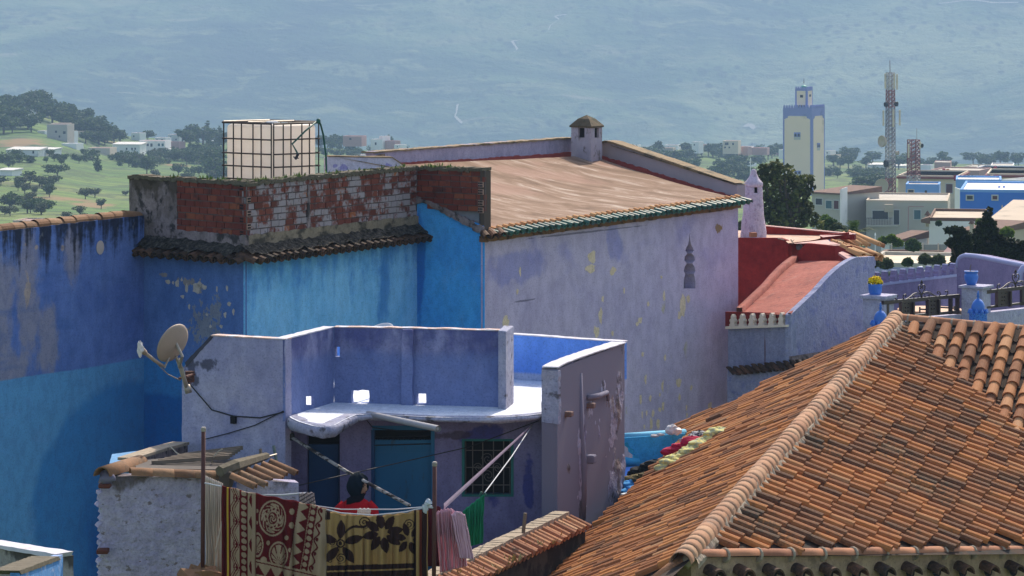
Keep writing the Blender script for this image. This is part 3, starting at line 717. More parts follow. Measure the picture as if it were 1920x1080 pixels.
# ---- terrace roof that carries the tank, and the white wall beside it
tr = MB(); tr.prism([W_bp.pt(.1, 0, -.3)[:2], *inset([W_bp, W_c, W_d], .3), (rM.x+.3, rM.y+.2), (-5.5, 55.5), (-6.2, 52)], -4.2, -3.16)
tr.build('roof_terrace', M['slot'], house)
M['white_wall'] = plaster('white plaster', (.44, .42, .52), (.52, .49, .56), 1.2, [dict(c=(.22, .2, .45), k='ell', e=[(.30, -2.75, .12, .06), (1.05, -2.78, .16, .09), (.15, -2.72, .05, .04), (1.4, -2.80, .12, .05), (1.6, -2.75, .05, .04)], ns=(14, 12, 9), w=2.6, t=.2, soft=.1, a=.8)], bump=.3)
ww = WP(Q(612, 52.4), Q(770, 52.9))
wwl = empty('plaster_wall', (-2.3, 52.6, -3.16), 'low white plaster wall with flaked purple paint beside the water tank', 'wall')
tp = [(0, ww.sz(612, 297)[1]), ww.sz(616, 294), ww.sz(735, 296), ww.sz(772, 322)]
hwall('wall', ww, tp+[ww.sz(772, 345), (0, -3.16)], M['white_wall'], wwl, th=.14, rg=0)
mb = MB(); q = [(s, z+.02) for s, z in tp[1:]]; wallmesh(mb, ww, rough(q, .003, .2)+[(s, z) for s, z in reversed(tp[1:])], (), .2, off=.02); mb.build('coping', M['coping_tan'], wwl)
ww2 = WP(Q(735, 52.8), Q(700, 54.5))
mb = MB(); mb.prism([Q(668, 53.2), Q(716, 54.2), Q(722, 54.6), Q(672, 53.6)], -2.8, [zpx(300, 53.2), zpx(289, 54.2), zpx(289, 54.4), zpx(300, 53.5)])
mb.build('tile_edge', M['tile_dark'], house)
# ================================================================ terrace house in the middle
zT = -4.63; zC = -6.83
th_ = empty('terrace_house', (0, 36.5, zG), 'lavender house with a walled roof terrace, two teal doors and a barred window', 'house')
PUR = dict(c=(.09, .085, .25), k='noise', s=(1.5, 2.5, 1), t=.5, soft=.25, a=.7)
M['t_grey'] = plaster('grey lavender plaster', (.26, .26, .41), (.36, .345, .46), .9, [
    dict(c=(.12, .14, .34), k='noise', s=(1.2, 1.6, 1), t=.5, soft=.25, a=.7),
    dict(c=(.03, .03, .05), k='ell', e=[(.35, -4.1, .28, .10), (.12, -4.05, .12, .3), (.2, -4.3, .1, .12)], ns=(9, 7, 9), w=2.4, t=.25, soft=.35, a=.8),
    dict(c=(.14, .03, .03), k='ell', e=[(.12, -4.31, .1, .06)], ns=(9, 7, 9), w=2, t=.3, soft=.3, a=.8)], bump=.55, bs=9, bd=.03)
M['t_blue'] = plaster('blue lavender plaster', (.165, .19, .35), (.25, .255, .41), 1.1, [
    dict(c=(.05, .06, .20), k='streak', z=-3.7, s=(3, 1.2, 3), f=.45, t=.34, soft=.3, a=.8),
    dict(c=(.13, .19, .40), a=.75, k='line', z=-4.05, w=.12, soft=.15)], bump=.6, bs=9, bd=.03)
M['t_bright'] = plaster('bright blue plaster', (.10, .26, .72), (.13, .30, .75), .8, [
    dict(c=(.40, .46, .62), k='line', z=-4.54, w=.04, soft=.03)], bump=.3, bs=9)
M['t_floor'] = plaster('whitewashed floor', (.62, .66, .78), (.74, .76, .82), 1.2, [dict(c=(.40, .45, .60), k='noise', s=(3, 5, 3), t=.55, soft=.2, a=.5)], uv=False, bump=.5, bs=9)
M['t_lip'] = plaster('weathered slab edge', (.24, .25, .36), (.34, .34, .42), 2, [dict(c=(.06, .05, .05), k='noise', s=(6, 6, 9), t=.56, soft=.1, a=.85)], uv=False, bump=.8, bs=12, bd=.03)
M['t_purple'] = plaster('purple plaster', (.15, .13, .25), (.21, .185, .32), .8, [
    dict(c=(.045, .05, .22), k='ell', e=[(2.35, -5.35, .10, .5), (2.2, -4.95, .35, .15), (2.75, -5.5, .08, .4)], ns=(3, 3, 2), t=.1, soft=.3, a=.85),
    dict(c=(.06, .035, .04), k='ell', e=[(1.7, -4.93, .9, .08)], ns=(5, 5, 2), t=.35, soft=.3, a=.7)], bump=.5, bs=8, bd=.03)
M['t_rough'] = plaster('rough weathered lavender', (.185, .175, .27), (.34, .325, .42), 2.2, [
    dict(c=(.13, .085, .08), k='noise', s=(3, 1.4, 3), t=.50, soft=.12, a=.9), dict(c=(.05, .04, .05), k='streak', z=-4.15, s=(6, .6, 5), f=.22, t=.50, soft=.2, a=.5),
    dict(c=(.09, .085, .24), k='noise', s=(1.2, 1.0, 1), t=.5, soft=.2, a=.8),
    dict(c=(.05, .04, .045), k='noise', s=(9, 5, 9), t=.54, soft=.08, a=.8),
    dict(c=(.045, .035, .04), k='ell', e=[(.05, -4.95, .16, .5), (.7, -5.5, .12, .6), (1.6, -6.0, .8, .25), (.9, -5.9, .4, .3)], ns=(4, 3, 4), w=2, t=.25, soft=.35, a=.75)], bump=1.0, bs=6, bd=.06)
CAP = simple('white painted coping', (.52, .50, .54), .9, .2, 9, stain=(.42, .22, .15), sthr=.6)
CAPR = simple('rust tinted coping', (.55, .38, .32), .9, .3, 9, stain=(.6, .58, .62), sthr=.5)
T1 = WP(Q(338, 36.2), Q(535, 35.5)); T2 = WP(Q(535, 35.5), Q(626, 36.8)); T3 = WP(Q(626, 36.8), Q(948, 36.35))
T4 = WP(Q(930, 39.2), Q(1168, 38.35)); T5 = WP(Q(1042, 35.6), Q(1171, 38.3)); T6 = WP(Q(538, 36.35), Q(1062, 36.2))
def cap(w, tp, name='coping', m=CAP, th=.14, h=.012, off=.008):
    mb = MB(); q = [(s, z+h) for s, z in tp]; wallmesh(mb, w, rough(q, .004, .1)[:-max(1, int(math.hypot(q[0][0]-q[-1][0], q[0][1]-q[-1][1])/.1))]+[q[-1]]+[(s, z) for s, z in reversed(tp)], (), th, off=off); return mb.build(name, m, th_)
tp1 = [T1.sz(342, 692), T1.sz(350, 680), T1.sz(396, 630), T1.sz(535, 637)]
hwall('wall', T1, tp1+[T1.sz(535, 1130), T1.sz(340, 1130), T1.sz(341, 840)], M['t_grey'], th_, th=.12, rg=.006); cap(T1, tp1[2:], m=CAPR)
mb = MB(); wallmesh(mb, T1, rough([T1.sz(347, 680), T1.sz(396, 629), T1.sz(400, 632), T1.sz(350, 688)], .004, .05), (), .13, off=.006); mb.build('coping', simple('blackened edge', (.05, .05, .07), .95, .4, 12), th_)
# holes low in the parapets
def hole(w, x0, x1, y0, y1): return rough([w.sz(x0, y0), w.sz(x1, y0), w.sz(x1, y1), w.sz(x0, y1)], .008, .06)
tp2 = [T2.sz(535, 637), T2.sz(626, 614)]
hwall('parapet', T2, tp2+[T2.sz(626, 765), T2.sz(535, 790)], M['t_blue'], th_, [hole(T2, 574, 588, 743, 760)], th=.03, rg=.005); cap(T2, tp2)
tp3 = [T3.sz(626, 614), T3.sz(765, 616), T3.sz(948, 621)]
hwall('parapet', T3, tp3+[T3.sz(948, 775), T3.sz(626, 768)], M['t_blue'], th_, [hole(T3, 659, 692, 732, 755), hole(T3, 781, 799, 738, 757), hole(T3, 628, 637, 650, 669)], th=.10, rg=.005); cap(T3, tp3, m=CAPR, th=.12)
# pilaster and the pier that ends the parapet
mb = MB(); wallmesh(mb, T3, rough([T3.sz(757, 617), T3.sz(776, 617), T3.sz(776, 765), T3.sz(755, 765)], .006, .08), (), .1, off=.07); mb.build('pilaster', M['t_blue'], th_)
pe = MB(); e0, e1, e2, e3 = Q(934, 36.22), Q(949, 36.15), Q(963.5, 36.75), Q(944, 36.8)
pe.prism([e0, e1, e2, e3], zT-.02, zpx(620, 36.2)); o = pe.build('pier', M['t_lip'], th_); bevel(o, .012)
tp4 = [T4.sz(925, 627), T4.sz(963, 628), T4.sz(1168, 642)]
hwall('parapet', T4, tp4+[T4.sz(1168, 740), T4.sz(925, 722)], M['t_bright'], th_, th=.1, rg=0); cap(T4, tp4)
T4b = WP(Q(420, 39.2), Q(930, 39.2)); hwall('parapet', T4b, [(0, -4.2), (T4b.L, -4.16), (T4b.L, -4.8), (0, -4.8)], M['t_bright'], th_, th=.1, rg=0)
# roof floor slab with its swollen lip
front = [(533, 773), (545, 784), (560, 791), (585, 798), (605, 800), (628, 796), (645, 787), (668, 778), (700, 777), (760, 780), (820, 782), (900, 783), (940, 782), (985, 780), (1020, 776), (1046, 772)]
fl = [Q(x, -zT*F/y) for x, y in front]
mb = MB(); pl = fl+[Q(1170, 38.4), Q(930, 39.3), Q(420, 39.3), Q(345, 36.5), Q(532, 36.0)]
n_ = len(pl); th_b = [.135+.02*math.sin(i*2.1) for i in range(n_)]
mb.add([(p[0], p[1], zT+.004*math.sin(i)) for i, p in enumerate(pl)], [tuple(range(n_))])
mb.build('terrace_floor', M['t_floor'], th_)
lip = MB(); ring = []
for i, p in enumerate(fl):
    nx_ = (fl[min(i+1, len(fl)-1)]-fl[max(i-1, 0)]).normalized(); nn = Vector((nx_.y, -nx_.x))
    for (o_, z_) in ((-.25, -.003), (-.03, .008), (.025, -.02), (.028, -.035 if i > 7 else -.07), (.0, (-.125 if i < 7 else -.062)-.012*math.sin(i*1.7)), (-.3, -.13 if i < 7 else -.07)):
        ring.append((p.x+nn.x*o_, p.y+nn.y*o_, zT+z_+R(-.004, .004)))
k = 6; lip.add(ring, [(i*k+j, i*k+j+1, (i+1)*k+j+1, (i+1)*k+j) for i in range(len(fl)-1) for j in range(k-1)])
lip.build('slab_lip', M['t_lip'], th_, True)
# right hand buttress wall
tp5 = [T5.sz(1042, 690), T5.sz(1060, 680), T5.sz(1110, 662), T5.sz(1170, 643)]
side = [T5.sz(1171, 700), T5.sz(1172, 800), T5.sz(1170, 930), T5.sz(1110, 975), T5.sz(1050, 1010), T5.sz(1046, 850), T5.sz(1040, 780)]
mb = MB(); nx, ny = 60, 110; s_lo, s_hi = 0, T5.L
for j in range(ny+1):
    for i in range(nx+1):
        s = s_hi*i/nx; zt_ = interp([p[0] for p in tp5], [p[1] for p in tp5], s); z = lerp(zt_, -7.2, j/ny); q = T5.pt(s, z)
        d = .03*mn.noise(q*2.2)+.014*mn.noise(q*6)+.010*mn.noise(q*15)
        d += .022*math.exp(-((s-.95)/.10)**2)*(1 if z < -5.0 else 0)-.03*math.exp(-((s-.62)/.07)**2)*(1 if z < -4.9 else 0)
        if j in (0,): d = .01
        q = T5.pt(s, z, d); mb.v.append(tuple(q))
for j in range(ny):
    for i in range(nx):
        a = j*(nx+1)+i; mb.f.append((a, a+1, a+nx+2, a+nx+1)); mb.m.append(0)
        mb.uv.append([(s_hi*(i+di)/nx, -4.1-3.1*(j+dj)/ny) for di, dj in ((0, 0), (1, 0), (1, 1), (0, 1))])
o = mb.build('buttress_face', M['t_rough'], th_, True)
pe = MB(); a0, a1 = T5.pt(0, 0, .02), T5.pt(T5.L, 0, 0); b0, b1 = T5.pt(0.02, 0, -.17), T5.pt(T5.L, 0, -.17)
pe.prism([a0[:2], a1[:2], b1[:2], b0[:2]], -7.4, [tp5[0][1]-.01, tp5[3][1]-.01, tp5[3][1]-.01, tp5[0][1]-.01]); pe.build('wall', M['t_rough'], th_)
fe = WP(b0[:2], (a0.x+.004, a0.y-.03)); mb = MB()
wallmesh(mb, fe, rough([(0, -4.12), (fe.L, -4.12), (fe.L+.01, -4.55), (fe.L, -4.72), (0, -4.7)], .008, .06), (), .06); mb.build('wall_end', M['t_lip'], th_)
cap(T5, [(0, tp5[0][1]), tp5[1], tp5[2], tp5[3]], th=.19, off=.03)
M['stone'] = simple('stained stone bracket', (.16, .10, .09), .95, .4, 12)
for (x, y, s_) in ((1100, 760, .055), (1058, 776, .05)):
    q = T5.px(x, y, .04); mb = MB(); mb.box(q, (.09, .12, .06), ax=(V(T5.d.x, T5.d.y, 0), V(T5.n.x, T5.n.y, 0), V(0, 0, 1))); bevel(mb.build('bracket', M['stone'], th_), .012)
q = T5.px(1093, 860, .08); mb = MB(); mb.box(q, (.13, .14, .10), ax=(V(T5.d.x, T5.d.y, 0), V(T5.n.x, T5.n.y, 0), V(0, 0, 1))); bevel(mb.build('bracket', M['t_rough'], th_), .02)
q = [T5.px(1098, 745, .03), T5.px(1115, 742, .05), T5.px(1130, 736, .05), T5.px(1134, 742, .04), T5.px(1134, 752, .04)]
mb = MB(); mb.tube(q, [.03, .035, .03, .025, .02], 8); mb.build('pipe_stub', M['t_rough'], th_, True)
mb = MB(); mb.tube([T5.px(1090, 975, .0), T5.px(1089, 880, .03), T5.px(1086, 820, .02), T5.px(1087, 700, .0)], [.05, .05, .04, .03], 8); mb.build('pipe_chase', M['t_rough'], th_, True)
# front wall below the slab
def rect(w, x0, x1, y0, y1): return [w.sz(x0, y0), w.sz(x1, y0), w.sz(x1, y1), w.sz(x0, y1)]
wb = -7.0
def d_(w, x0, x1, yt):
    a, b = w.sz(x0, yt), w.sz(x1, yt); return [a, b, (b[0], zC+.02), (a[0], zC+.02)]
hwall('wall', T6, [(0, zT-.1), (T6.L, zT-.1), (T6.L, wb), (0, wb)], M['t_purple'], th_, [d_(T6, 575, 637, 812), d_(T6, 700, 812, 803), rect(T6, 870, 960, 826, 928)], th=.2, rg=0)
hwall('wall', WP(Q(533, 35.55), Q(541, 36.4)), [(0, -4.75), (.9, -4.75), (.9, wb), (0, wb)], M['t_grey'], th_, th=.1, rg=0)
def spx(x0, x1, y0, y1, off, th, name, mat, w=T6, par=None):
    mb = MB(); wallmesh(mb, w, rect(w, x0, x1, y0, y1), (), th, off=off); return mb.build(name, mat, par or th_)
n = NT('teal door paint'); co = n.coord('Object')
c = n.mix(n.noise(co, (2, 2, .6), 5), (.004, .075, .17), (.010, .14, .27)); c = n.mix(n.rng(n.noise(co, (9, 9, 2), 5, .7), .6, .7), c, (.02, .06, .1))
M['door'] = n.done(c, .45)
M['door_dark'] = simple('dark blue door', (.006, .045, .13), .5, .3, 3)
M['iron'] = simple('black iron', (.02, .02, .022), .5, .3, 10)
M['green_frame'] = simple('green window frame', (.012, .12, .11), .5, .3, 8)
spx(571, 640, 803, 1142, -.19, .03, 'door_recess', M['dark'])
spx(577, 633, 836, 1142, -.12, .04, 'door', M['door_dark'])
o = spx(700, 812, 826, 1142, -.05, .04, 'door', M['door'])
for r_ in ((704, 808, 850, 940), (704, 808, 948, 1040)): spx(*r_, -.046, .012, 'door_panel', M['door'], par=o)
spx(698, 815, 798, 806, .012, .1, 'door_frame', M['door']); spx(808, 815, 806, 1142, .008, .1, 'door_frame', M['door']); spx(696, 702, 806, 1142, .008, .1, 'door_frame', M['door_dark'])
spx(700, 812, 800, 828, -.15, .03, 'transom', M['dark'])
mb = MB()
for k in range(11):
    x = 706+k*9.8; mb.tube([T6.px(x, 822, -.06), T6.px(x+10, 835, -.06)], .006, 5)
mb.tube([T6.px(702, 836, -.05), T6.px(810, 833, -.05)], .008, 5); mb.tube([T6.px(702, 820, -.05), T6.px(810, 818, -.05)], .010, 5)
mb.build('transom_grille', M['iron'], th_)
wn = spx(868, 962, 824, 930, -.16, .03, 'window', M['dark'])
for r_ in ((866, 871, 824, 930), (958, 963, 824, 930), (866, 963, 823, 827), (866, 963, 927, 931)): spx(*r_, .012 if r_[1]-r_[0] > 20 else .009, .1, 'window_frame', M['green_frame'], par=wn)
mb = MB()
for x in (873, 886, 905, 925, 944, 956): mb.tube([T6.px(x, 827, -.03), T6.px(x, 928, -.03)], .006, 5)
for y in (845, 877, 910): mb.tube([T6.px(870, y, -.03), T6.px(960, y, -.03)], .006, 5)
for cx_, cy_, r_ in ((915, 861, 13), (915, 893, 13), (897, 877, 10), (933, 877, 10)):
    for k0 in (0, pi):
        mb.tube([T6.px(cx_+r_*(1-k/12)*math.cos(k0+k*.55), cy_+r_*(1-k/12)*math.sin(k0+k*.55), -.03) for k in range(11)], .004, 4)
mb.build('grille', simple('grille iron', (.12, .10, .09), .6, .3, 10), wn)
# courtyard floor and what closes it behind the washing
mb = MB(); mb.prism([Q(180, 33.5), Q(1080, 33.5), Q(1080, 36.2), Q(330, 36.6)], -7.2, zC); mb.build('courtyard_floor', M['core'], th_)
# gutter pipe, cables, dishes
pp = empty('drain_pipe', tuple(P(695, 778, 35.6)), 'grey plastic pipe jutting diagonally from under the terrace slab', 'pipe')
mb = MB(); pa, pb = P(690, 776, 35.9), P(822, 804, 34.3); mb.tube([pa, pb], .035, 12, cap=False); mb.tube([pa, pb-(pb-pa).normalized()*.02], .029, 12); M['pvc'] = simple('grey pipe', (.30, .29, .30), .5, .2, 6); mb.build('pipe', M['pvc'], pp, True)
def wire(name, label, pts, r=.006, mat='iron', sag=0, cat='cable', group=None):
    path = []
    for i in range(len(pts)-1):
        a, b = Vector(pts[i]), Vector(pts[i+1])
        for k in range(10):
            t = k/10; q = a.lerp(b, t); q.z -= sag*4*t*(1-t); path.append(q)
    path.append(Vector(pts[-1])); mb = MB(); mb.tube(path, r, 6); o = mb.build(name, M[mat] if isinstance(mat, str) else mat, smooth=True); return tag(o, label, cat, group)
wire('cable', 'black cable sagging across the grey wall from the big dish to the terrace slab', [T1.px(352, 712, .03), T1.px(400, 768, .03), T1.px(440, 780, .02), T1.px(490, 783, .02), T1.px(534, 772, .02)], .008)
wire('cable', 'thin black cable slanting up over the lower part of the grey wall', [T1.px(383, 824, .03), T1.px(430, 812, .02), T1.px(480, 797, .02), T1.px(534, 770, .025)], .006)
wire('cable', 'dark cable drooping below the slab beside the drain pipe', [T6.px(683, 778, .1), T6.px(700, 800, .08), T6.px(760, 808, .05), T6.px(812, 806, .05)], .006)
wire('cable', 'dark line running up over the barred window to the wall corner', [P(560, 910, 34.6), P(720, 874, 35.2), P(880, 838, 35.9), P(1010, 789, 36.1)], .006)
mb = MB(); q = T1.px(440, 787, .02); mb.box(q, (.06, .05, .08), ax=(V(T1.d.x, T1.d.y, 0), V(T1.n.x, T1.n.y, 0), V(0, 0, 1))); mb.build('wall_hole', M['dark'], th_)  # dark box on the wall stands for the shade in its holes
# small dish peeping over the parapet
sd = empty('satellite_dish', tuple(P(708, 640, 37.4)), 'small pale dish peeping over the terrace parapet', 'satellite dish')
M['dish'] = simple('weathered dish paint', (.33, .25, .19), .6, .2, 4, stain=(.25, .19, .14), sthr=.62)
M['dish_pale'] = simple('pale dish paint', (.45, .47, .50), .6, .15, 4)
def dish(mb, c, nrm, r, ry=None, depth=.12, m=0):
    nrm = nrm.normalized(); a = nrm.cross(V(0, 0, 1)).normalized(); b = a.cross(nrm)
    prof = [(r*k/8, depth*r*((k/8)**2-1)*1.6) for k in range(1, 9)]+[(r*1.02, 0)]+[(r*k/8, depth*r*((k/8)**2-1)*1.6-.012) for k in range(8, 0, -1)]
    mb.lathe(c, prof, 36, ax=(a, b, nrm), squash=(ry or r)/r, m=m)
mb = MB(); dish(mb, P(708, 622, 37.4), V(-.3, -.3, .8), .19); mb.build('dish', M['dish_pale'], sd, True)
mb = MB(); mb.tube([P(708, 626, 37.4), V(P(708, 626, 37.4).x, 37.4, zT)], .02, 8); mb.build('mast', M['pvc'], sd)
# large dish on the left corner
ld = empty('satellite_dish', tuple(T1.px(352, 705, .1)), 'large tan satellite dish with a plastic bag tied over its feed', 'satellite dish')
cD = P(323, 643, 35.1); nD = V(-.86, .34, .45)     # faces away to the left
nD = V(-.80, -.40, .42)
mb = MB(); dish(mb, cD, V(-.82, .50, .34).normalized(), .255, .22); o = mb.build('dish', M['dish'], ld, True)
rib = V(-.82, .50, .34).normalized(); bk = cD-rib*.06
M['rusty'] = simple('rusty bracket', (.10, .04, .03), .8, .5, 20)
M['galv'] = simple('dirty galvanised steel', (.30, .26, .22), .5, .3, 12, metal=.4)
mb = MB()
mb.tube([cD-rib*.05+V(0, 0, .02), cD-rib*.12+V(.02, 0, -.10), P(336, 688, 35.2)], .018, 8)
mb.tube([P(326, 640, 35.1), P(318, 668, 35.1), P(308, 690, 35.0)], .012, 6)
mb.tube([P(330, 668, 35.15), P(342, 690, 35.2), P(346, 705, 35.2)], .014, 6)
mb.build('back_frame', M['galv'], ld)
mb = MB(); mb.tube([P(333, 672, 35.2), P(353, 735, 35.3)], .024, 10); mb.tube([P(350, 722, 35.3), P(354, 737, 35.3)], .038, 10); mb.build('mast', M['galv'], ld, True)
mb = MB(); mb.tube([P(336, 710, 35.3), P(364, 702, 35.75)], .016, 6); mb.tube([P(340, 700, 35.3), P(362, 714, 35.8)], .013, 6); mb.box(P(356, 706, 35.75), (.1, .05, .12)); mb.build('wall_bracket', M['rusty'], ld)
mb = MB(); mb.tube([P(309, 688, 35.05), P(290, 676, 34.8), P(270, 660, 34.55)], [.016, .02, .018], 8); mb.tube([P(272, 662, 34.55), P(262, 650, 34.45)], .03, 8); mb.build('feed_arm', M['dish'], ld, True)
def rag(mb, c, r, n=7, seed=0, sq=(1, 1, 1)):
    vs = []; fs = []; rr = random.Random(seed); m_ = 9
    for j in range(n+1):
        for i in range(m_):
            t = pi*j/n; a = 2*pi*i/m_; d = V(math.sin(t)*math.cos(a)*sq[0], math.sin(t)*math.sin(a)*sq[1], math.cos(t)*sq[2]); vs.append(Vector(c)+d*r*rr.uniform(.65, 1.25))
    for j in range(n):
        for i in range(m_): i2 = (i+1) % m_; fs.append((j*m_+i, j*m_+i2, (j+1)*m_+i2, (j+1)*m_+i))
    mb.add(vs, fs)
mb = MB(); rag(mb, P(263, 654, 34.45), .045, seed=13, sq=(.8, .6, 1.9)); M['bag'] = simple('white plastic bag', (.60, .55, .52), .4, .15, 12); mb.build('bag', M['bag'], ld)
wire('cable', 'grey cable hanging in a loop below the feed arm of the large dish', [P(295, 682, 34.9), P(315, 702, 35.1), P(338, 713, 35.3)], .006, 'galv')
# striped rod leaning across the doors
n = NT('flaking rod'); co = n.coord('Object'); c = n.mix(n.rng(n.noise(co, (3, 14, 22), 3, .7), .45, .55), (.03, .02, .02), (.40, .36, .33)); M['rod'] = n.done(c, .6)
rd = empty('rod', tuple(P(548, 820, 35.3)), 'flaking iron rod slanting down in front of the doors', 'rod')
mb = MB(); mb.tube([P(547, 820, 35.6), P(650, 884, 35.0), P(768, 948, 34.3)], .019, 8); mb.build('bar', M['rod'], rd, True)
mb = MB(); mb.box(P(546, 819, 35.62), (.07, .08, .08)); bevel(mb.build('wall_hook', M['iron'], rd), .015)
# ================================================================ water tank and hose
tk = empty('water_tank', tuple(P(507, 362, 51.9)), 'white square plastic water tank in a rusty wire cage on the roof', 'water tank')
tF, tL, tR_ = Q(511, 51.5), Q(419, 52.2), Q(598, 52.1); tB = tL+tR_-tF; zt = zpx(231, 51.8); zb = -3.14
n = NT('tank plastic'); co = n.coord('Object')
c = n.mix(n.rng(n.noise(co, 1.8, 5, .6), .4, .65), (.88, .80, .72), (.78, .70, .62)); n.set(n.b.inputs['Base Color'], c); n.b.inputs['Roughness'].default_value = .45
tr_ = n.n('ShaderNodeBsdfTranslucent'); n.set(tr_.inputs[0], (.92, .84, .76)); ms = n.n('ShaderNodeMixShader'); ms.inputs[0].default_value = .58
n.t.links.new(n.b.outputs[0], ms.inputs[1]); n.t.links.new(tr_.outputs[0], ms.inputs[2]); n.t.links.new(ms.outputs[0], n.out.inputs[0]); M['tank'] = n.mat
mb = MB(); cen = (tF+tB)/2; pl = [cen+(p-cen)*.96 for p in (tF, tR_, tB, tL)]; mb.prism(pl, zb+.08, zt-.02); o = mb.build('bottle', M['tank'], tk, True); bevel(o, .07, 4)
mb = MB()
for (p, q, ns) in ((tF, tL, 5), (tF, tR_, 5), (tR_, tB, 5), (tL, tB, 5)):
    d = q-p; out = Vector((d.y, -d.x)).normalized()
    if out.dot(cen-p) > 0: out = -out
    for k in range(ns+1):
        s = k/ns if k < ns else 1
        a = p+d*min(.985, max(.015, s+(.02 if k % 2 else -.015)))+out*.012; mb.tube([V(a.x, a.y, zb), V(a.x, a.y, zt)], .0115, 6)
    for k, y in enumerate((0, 30, 57, 81, 105, 124)):
        z = zt-y*51.8/F; a, b = p+out*.028, q+out*.028; mid = (a+b)/2+out*.012; mb.tube([V(a.x, a.y, z), V(mid.x, mid.y, z), V(b.x, b.y, z)], .012 if k else .016, 6)
mb.build('cage', simple('rusty cage steel', (.035, .025, .022), .6, .4, 20, metal=.3), tk)
mb = MB(); 
for p, q in ((tL.lerp(tB, .0), tB), (tB, tR_), (tL.lerp(tF, .5), tR_.lerp(tB, .5))): mb.tube([V(p.x, p.y, zt+.015), V(q.x, q.y, zt+.015)], .014, 6)
mb.build('top_bars', M['galv'], tk)
mb = MB(); mb.lathe((cen.x, cen.y, zt-.03), [(.11, 0), (.11, .05), (.08, .055), (0.02, .055)], 18); mb.build('lid', M['dish_pale'], tk)
M['hose'] = simple('dark green hose', (.008, .075, .055), .5, .3, 5)
hs = empty('garden_hose', tuple(P(596, 228, 51.6)), 'dark green hose looping over the tank corner with a tap at one end', 'hose')
mb = MB(); mb.tube([P(612, 345, 52.0), P(612, 318, 52), P(611, 290, 52), P(606, 252, 51.9), P(601, 233, 51.8), P(596, 226, 51.6)], .016, 8); mb.tube([P(596, 226, 51.6), P(572, 246, 51.3), P(548, 270, 51.2), P(556, 284, 51.2), P(559, 291, 51.2)], .014, 8); mb.build('tube', M['hose'], hs, True)
mb = MB(); mb.lathe(P(597, 227, 51.55), [(.02, -.04), (.035, -.02), (.035, .02), (.02, .04)], 10); mb.build('elbow', M['hose'], hs, True)
mb = MB(); mb.tube([P(559, 289, 51.15), P(554, 298, 51.1)], .022, 8); mb.tube([P(550, 294, 51.1), P(560, 297, 51.1)], .010, 6); mb.build('tap', M['iron'], hs)
# ================================================================ big tiled roof in the foreground
S = .86; Tt = V(5.64, 47, -4.72)*S; e_p = V(.949, -.316, 0); e_q = V(-.316, -.949, 0); kF, kL, kQ, kU = .40, .52, .1337, .50
troof = empty('tiled_house', (4.5, 41, zG), 'house under a broad terracotta tiled roof with a mortared ridge in the foreground', 'house')
def rz(p, q):
    if p < 0: return kL*p-kQ*q
    return max(-kF*p-kQ*q, -kU*q)
def RPt(p, q, dz=0): return Tt+e_p*p+e_q*q+V(0, 0, rz(p, q)+dz)
def pq_of(x, y, k):   # pixel to roof coordinates on the plane z = Tz + k*p - kQ*q (or the U plane)
    u, v = (x-960)/F, -y/F; n_ = V(0, 0, 1)
    if k == 'U': g = lambda w: (w-Tt).z+kU*(w-Tt).dot(e_q)
    else: g = lambda w: (w-Tt).z-k*(w-Tt).dot(e_p)+kQ*(w-Tt).dot(e_q)
    a, b = g(V(0, 0, 0)), g(V(u, 1, v)); D = -a/(b-a); w = V(u, 1, v)*D
    return (w-Tt).dot(e_p), (w-Tt).dot(e_q)
ST_F = [(0, (.07, .027, .013)), (.2, (.14, .048, .018)), (.45, (.23, .076, .024)), (.7, (.32, .105, .030)), (.9, (.42, .145, .036)), (1, (.30, .15, .07))]
ST_L = [(0, (.10, .034, .013)), (.3, (.25, .082, .026)), (.6, (.37, .125, .036)), (.88, (.48, .175, .045)), (1, (.38, .19, .085))]
ST_U = [(0, (.16, .06, .027)), (.4, (.32, .115, .045)), (.7, (.42, .165, .06)), (1, (.50, .25, .12))]
M['tF'] = terracotta('weathered terracotta', ST_F, dirt=(.05, .042, .026), dthr=.46, damt=.75, sc=.7)
M['tL'] = terracotta('warm terracotta', ST_L, dirt=(.09, .07, .045), dthr=.53, damt=.6, sc=1.0)
M['tU'] = terracotta('orange terracotta', ST_U, dirt=(.15, .11, .08), dthr=.53, damt=.55, sc=1.6)
M['under'] = simple('dirt between tiles', (.05, .028, .018), .95, .5, 9, stain=(.03, .025, .02), sthr=.5)
M['ridge_m'] = simple('lime mortar', (.33, .26, .19), .95, .3, 12, stain=(.16, .13, .09), sthr=.55)
def nrm_of(dp, dq): return (V(0, 0, 0)+dp).cross(dq)
dF = (e_p+V(0, 0, -kF)).normalized(); dL = (-e_p+V(0, 0, -kL)).normalized(); dU = (e_q+V(0, 0, -kU)).normalized(); rq = (e_q+V(0, 0, -kQ)).normalized()
upF = dF.cross(rq); upF = upF if upF.z > 0 else -upF; upL = dL.cross(rq); upL = upL if upL.z > 0 else -upL; upF.normalize(); upL.normalize()
upU = dU.cross(e_p); upU = upU if upU.z > 0 else -upU; upU.normalize()
polyL = [(1690, 596), (1560, 655), (1480, 690), (1382, 762), (1250, 800), (1178, 822), (1178, 838), (1284, 824), (1240, 878), (1170, 937), (1112, 990), (1000, 1110), (1250, 1130), (1310, 1046)]
slF = empty('roof_slope', tuple(Tt), None, None); slF.parent = troof; slF.location = Tt-troof.location
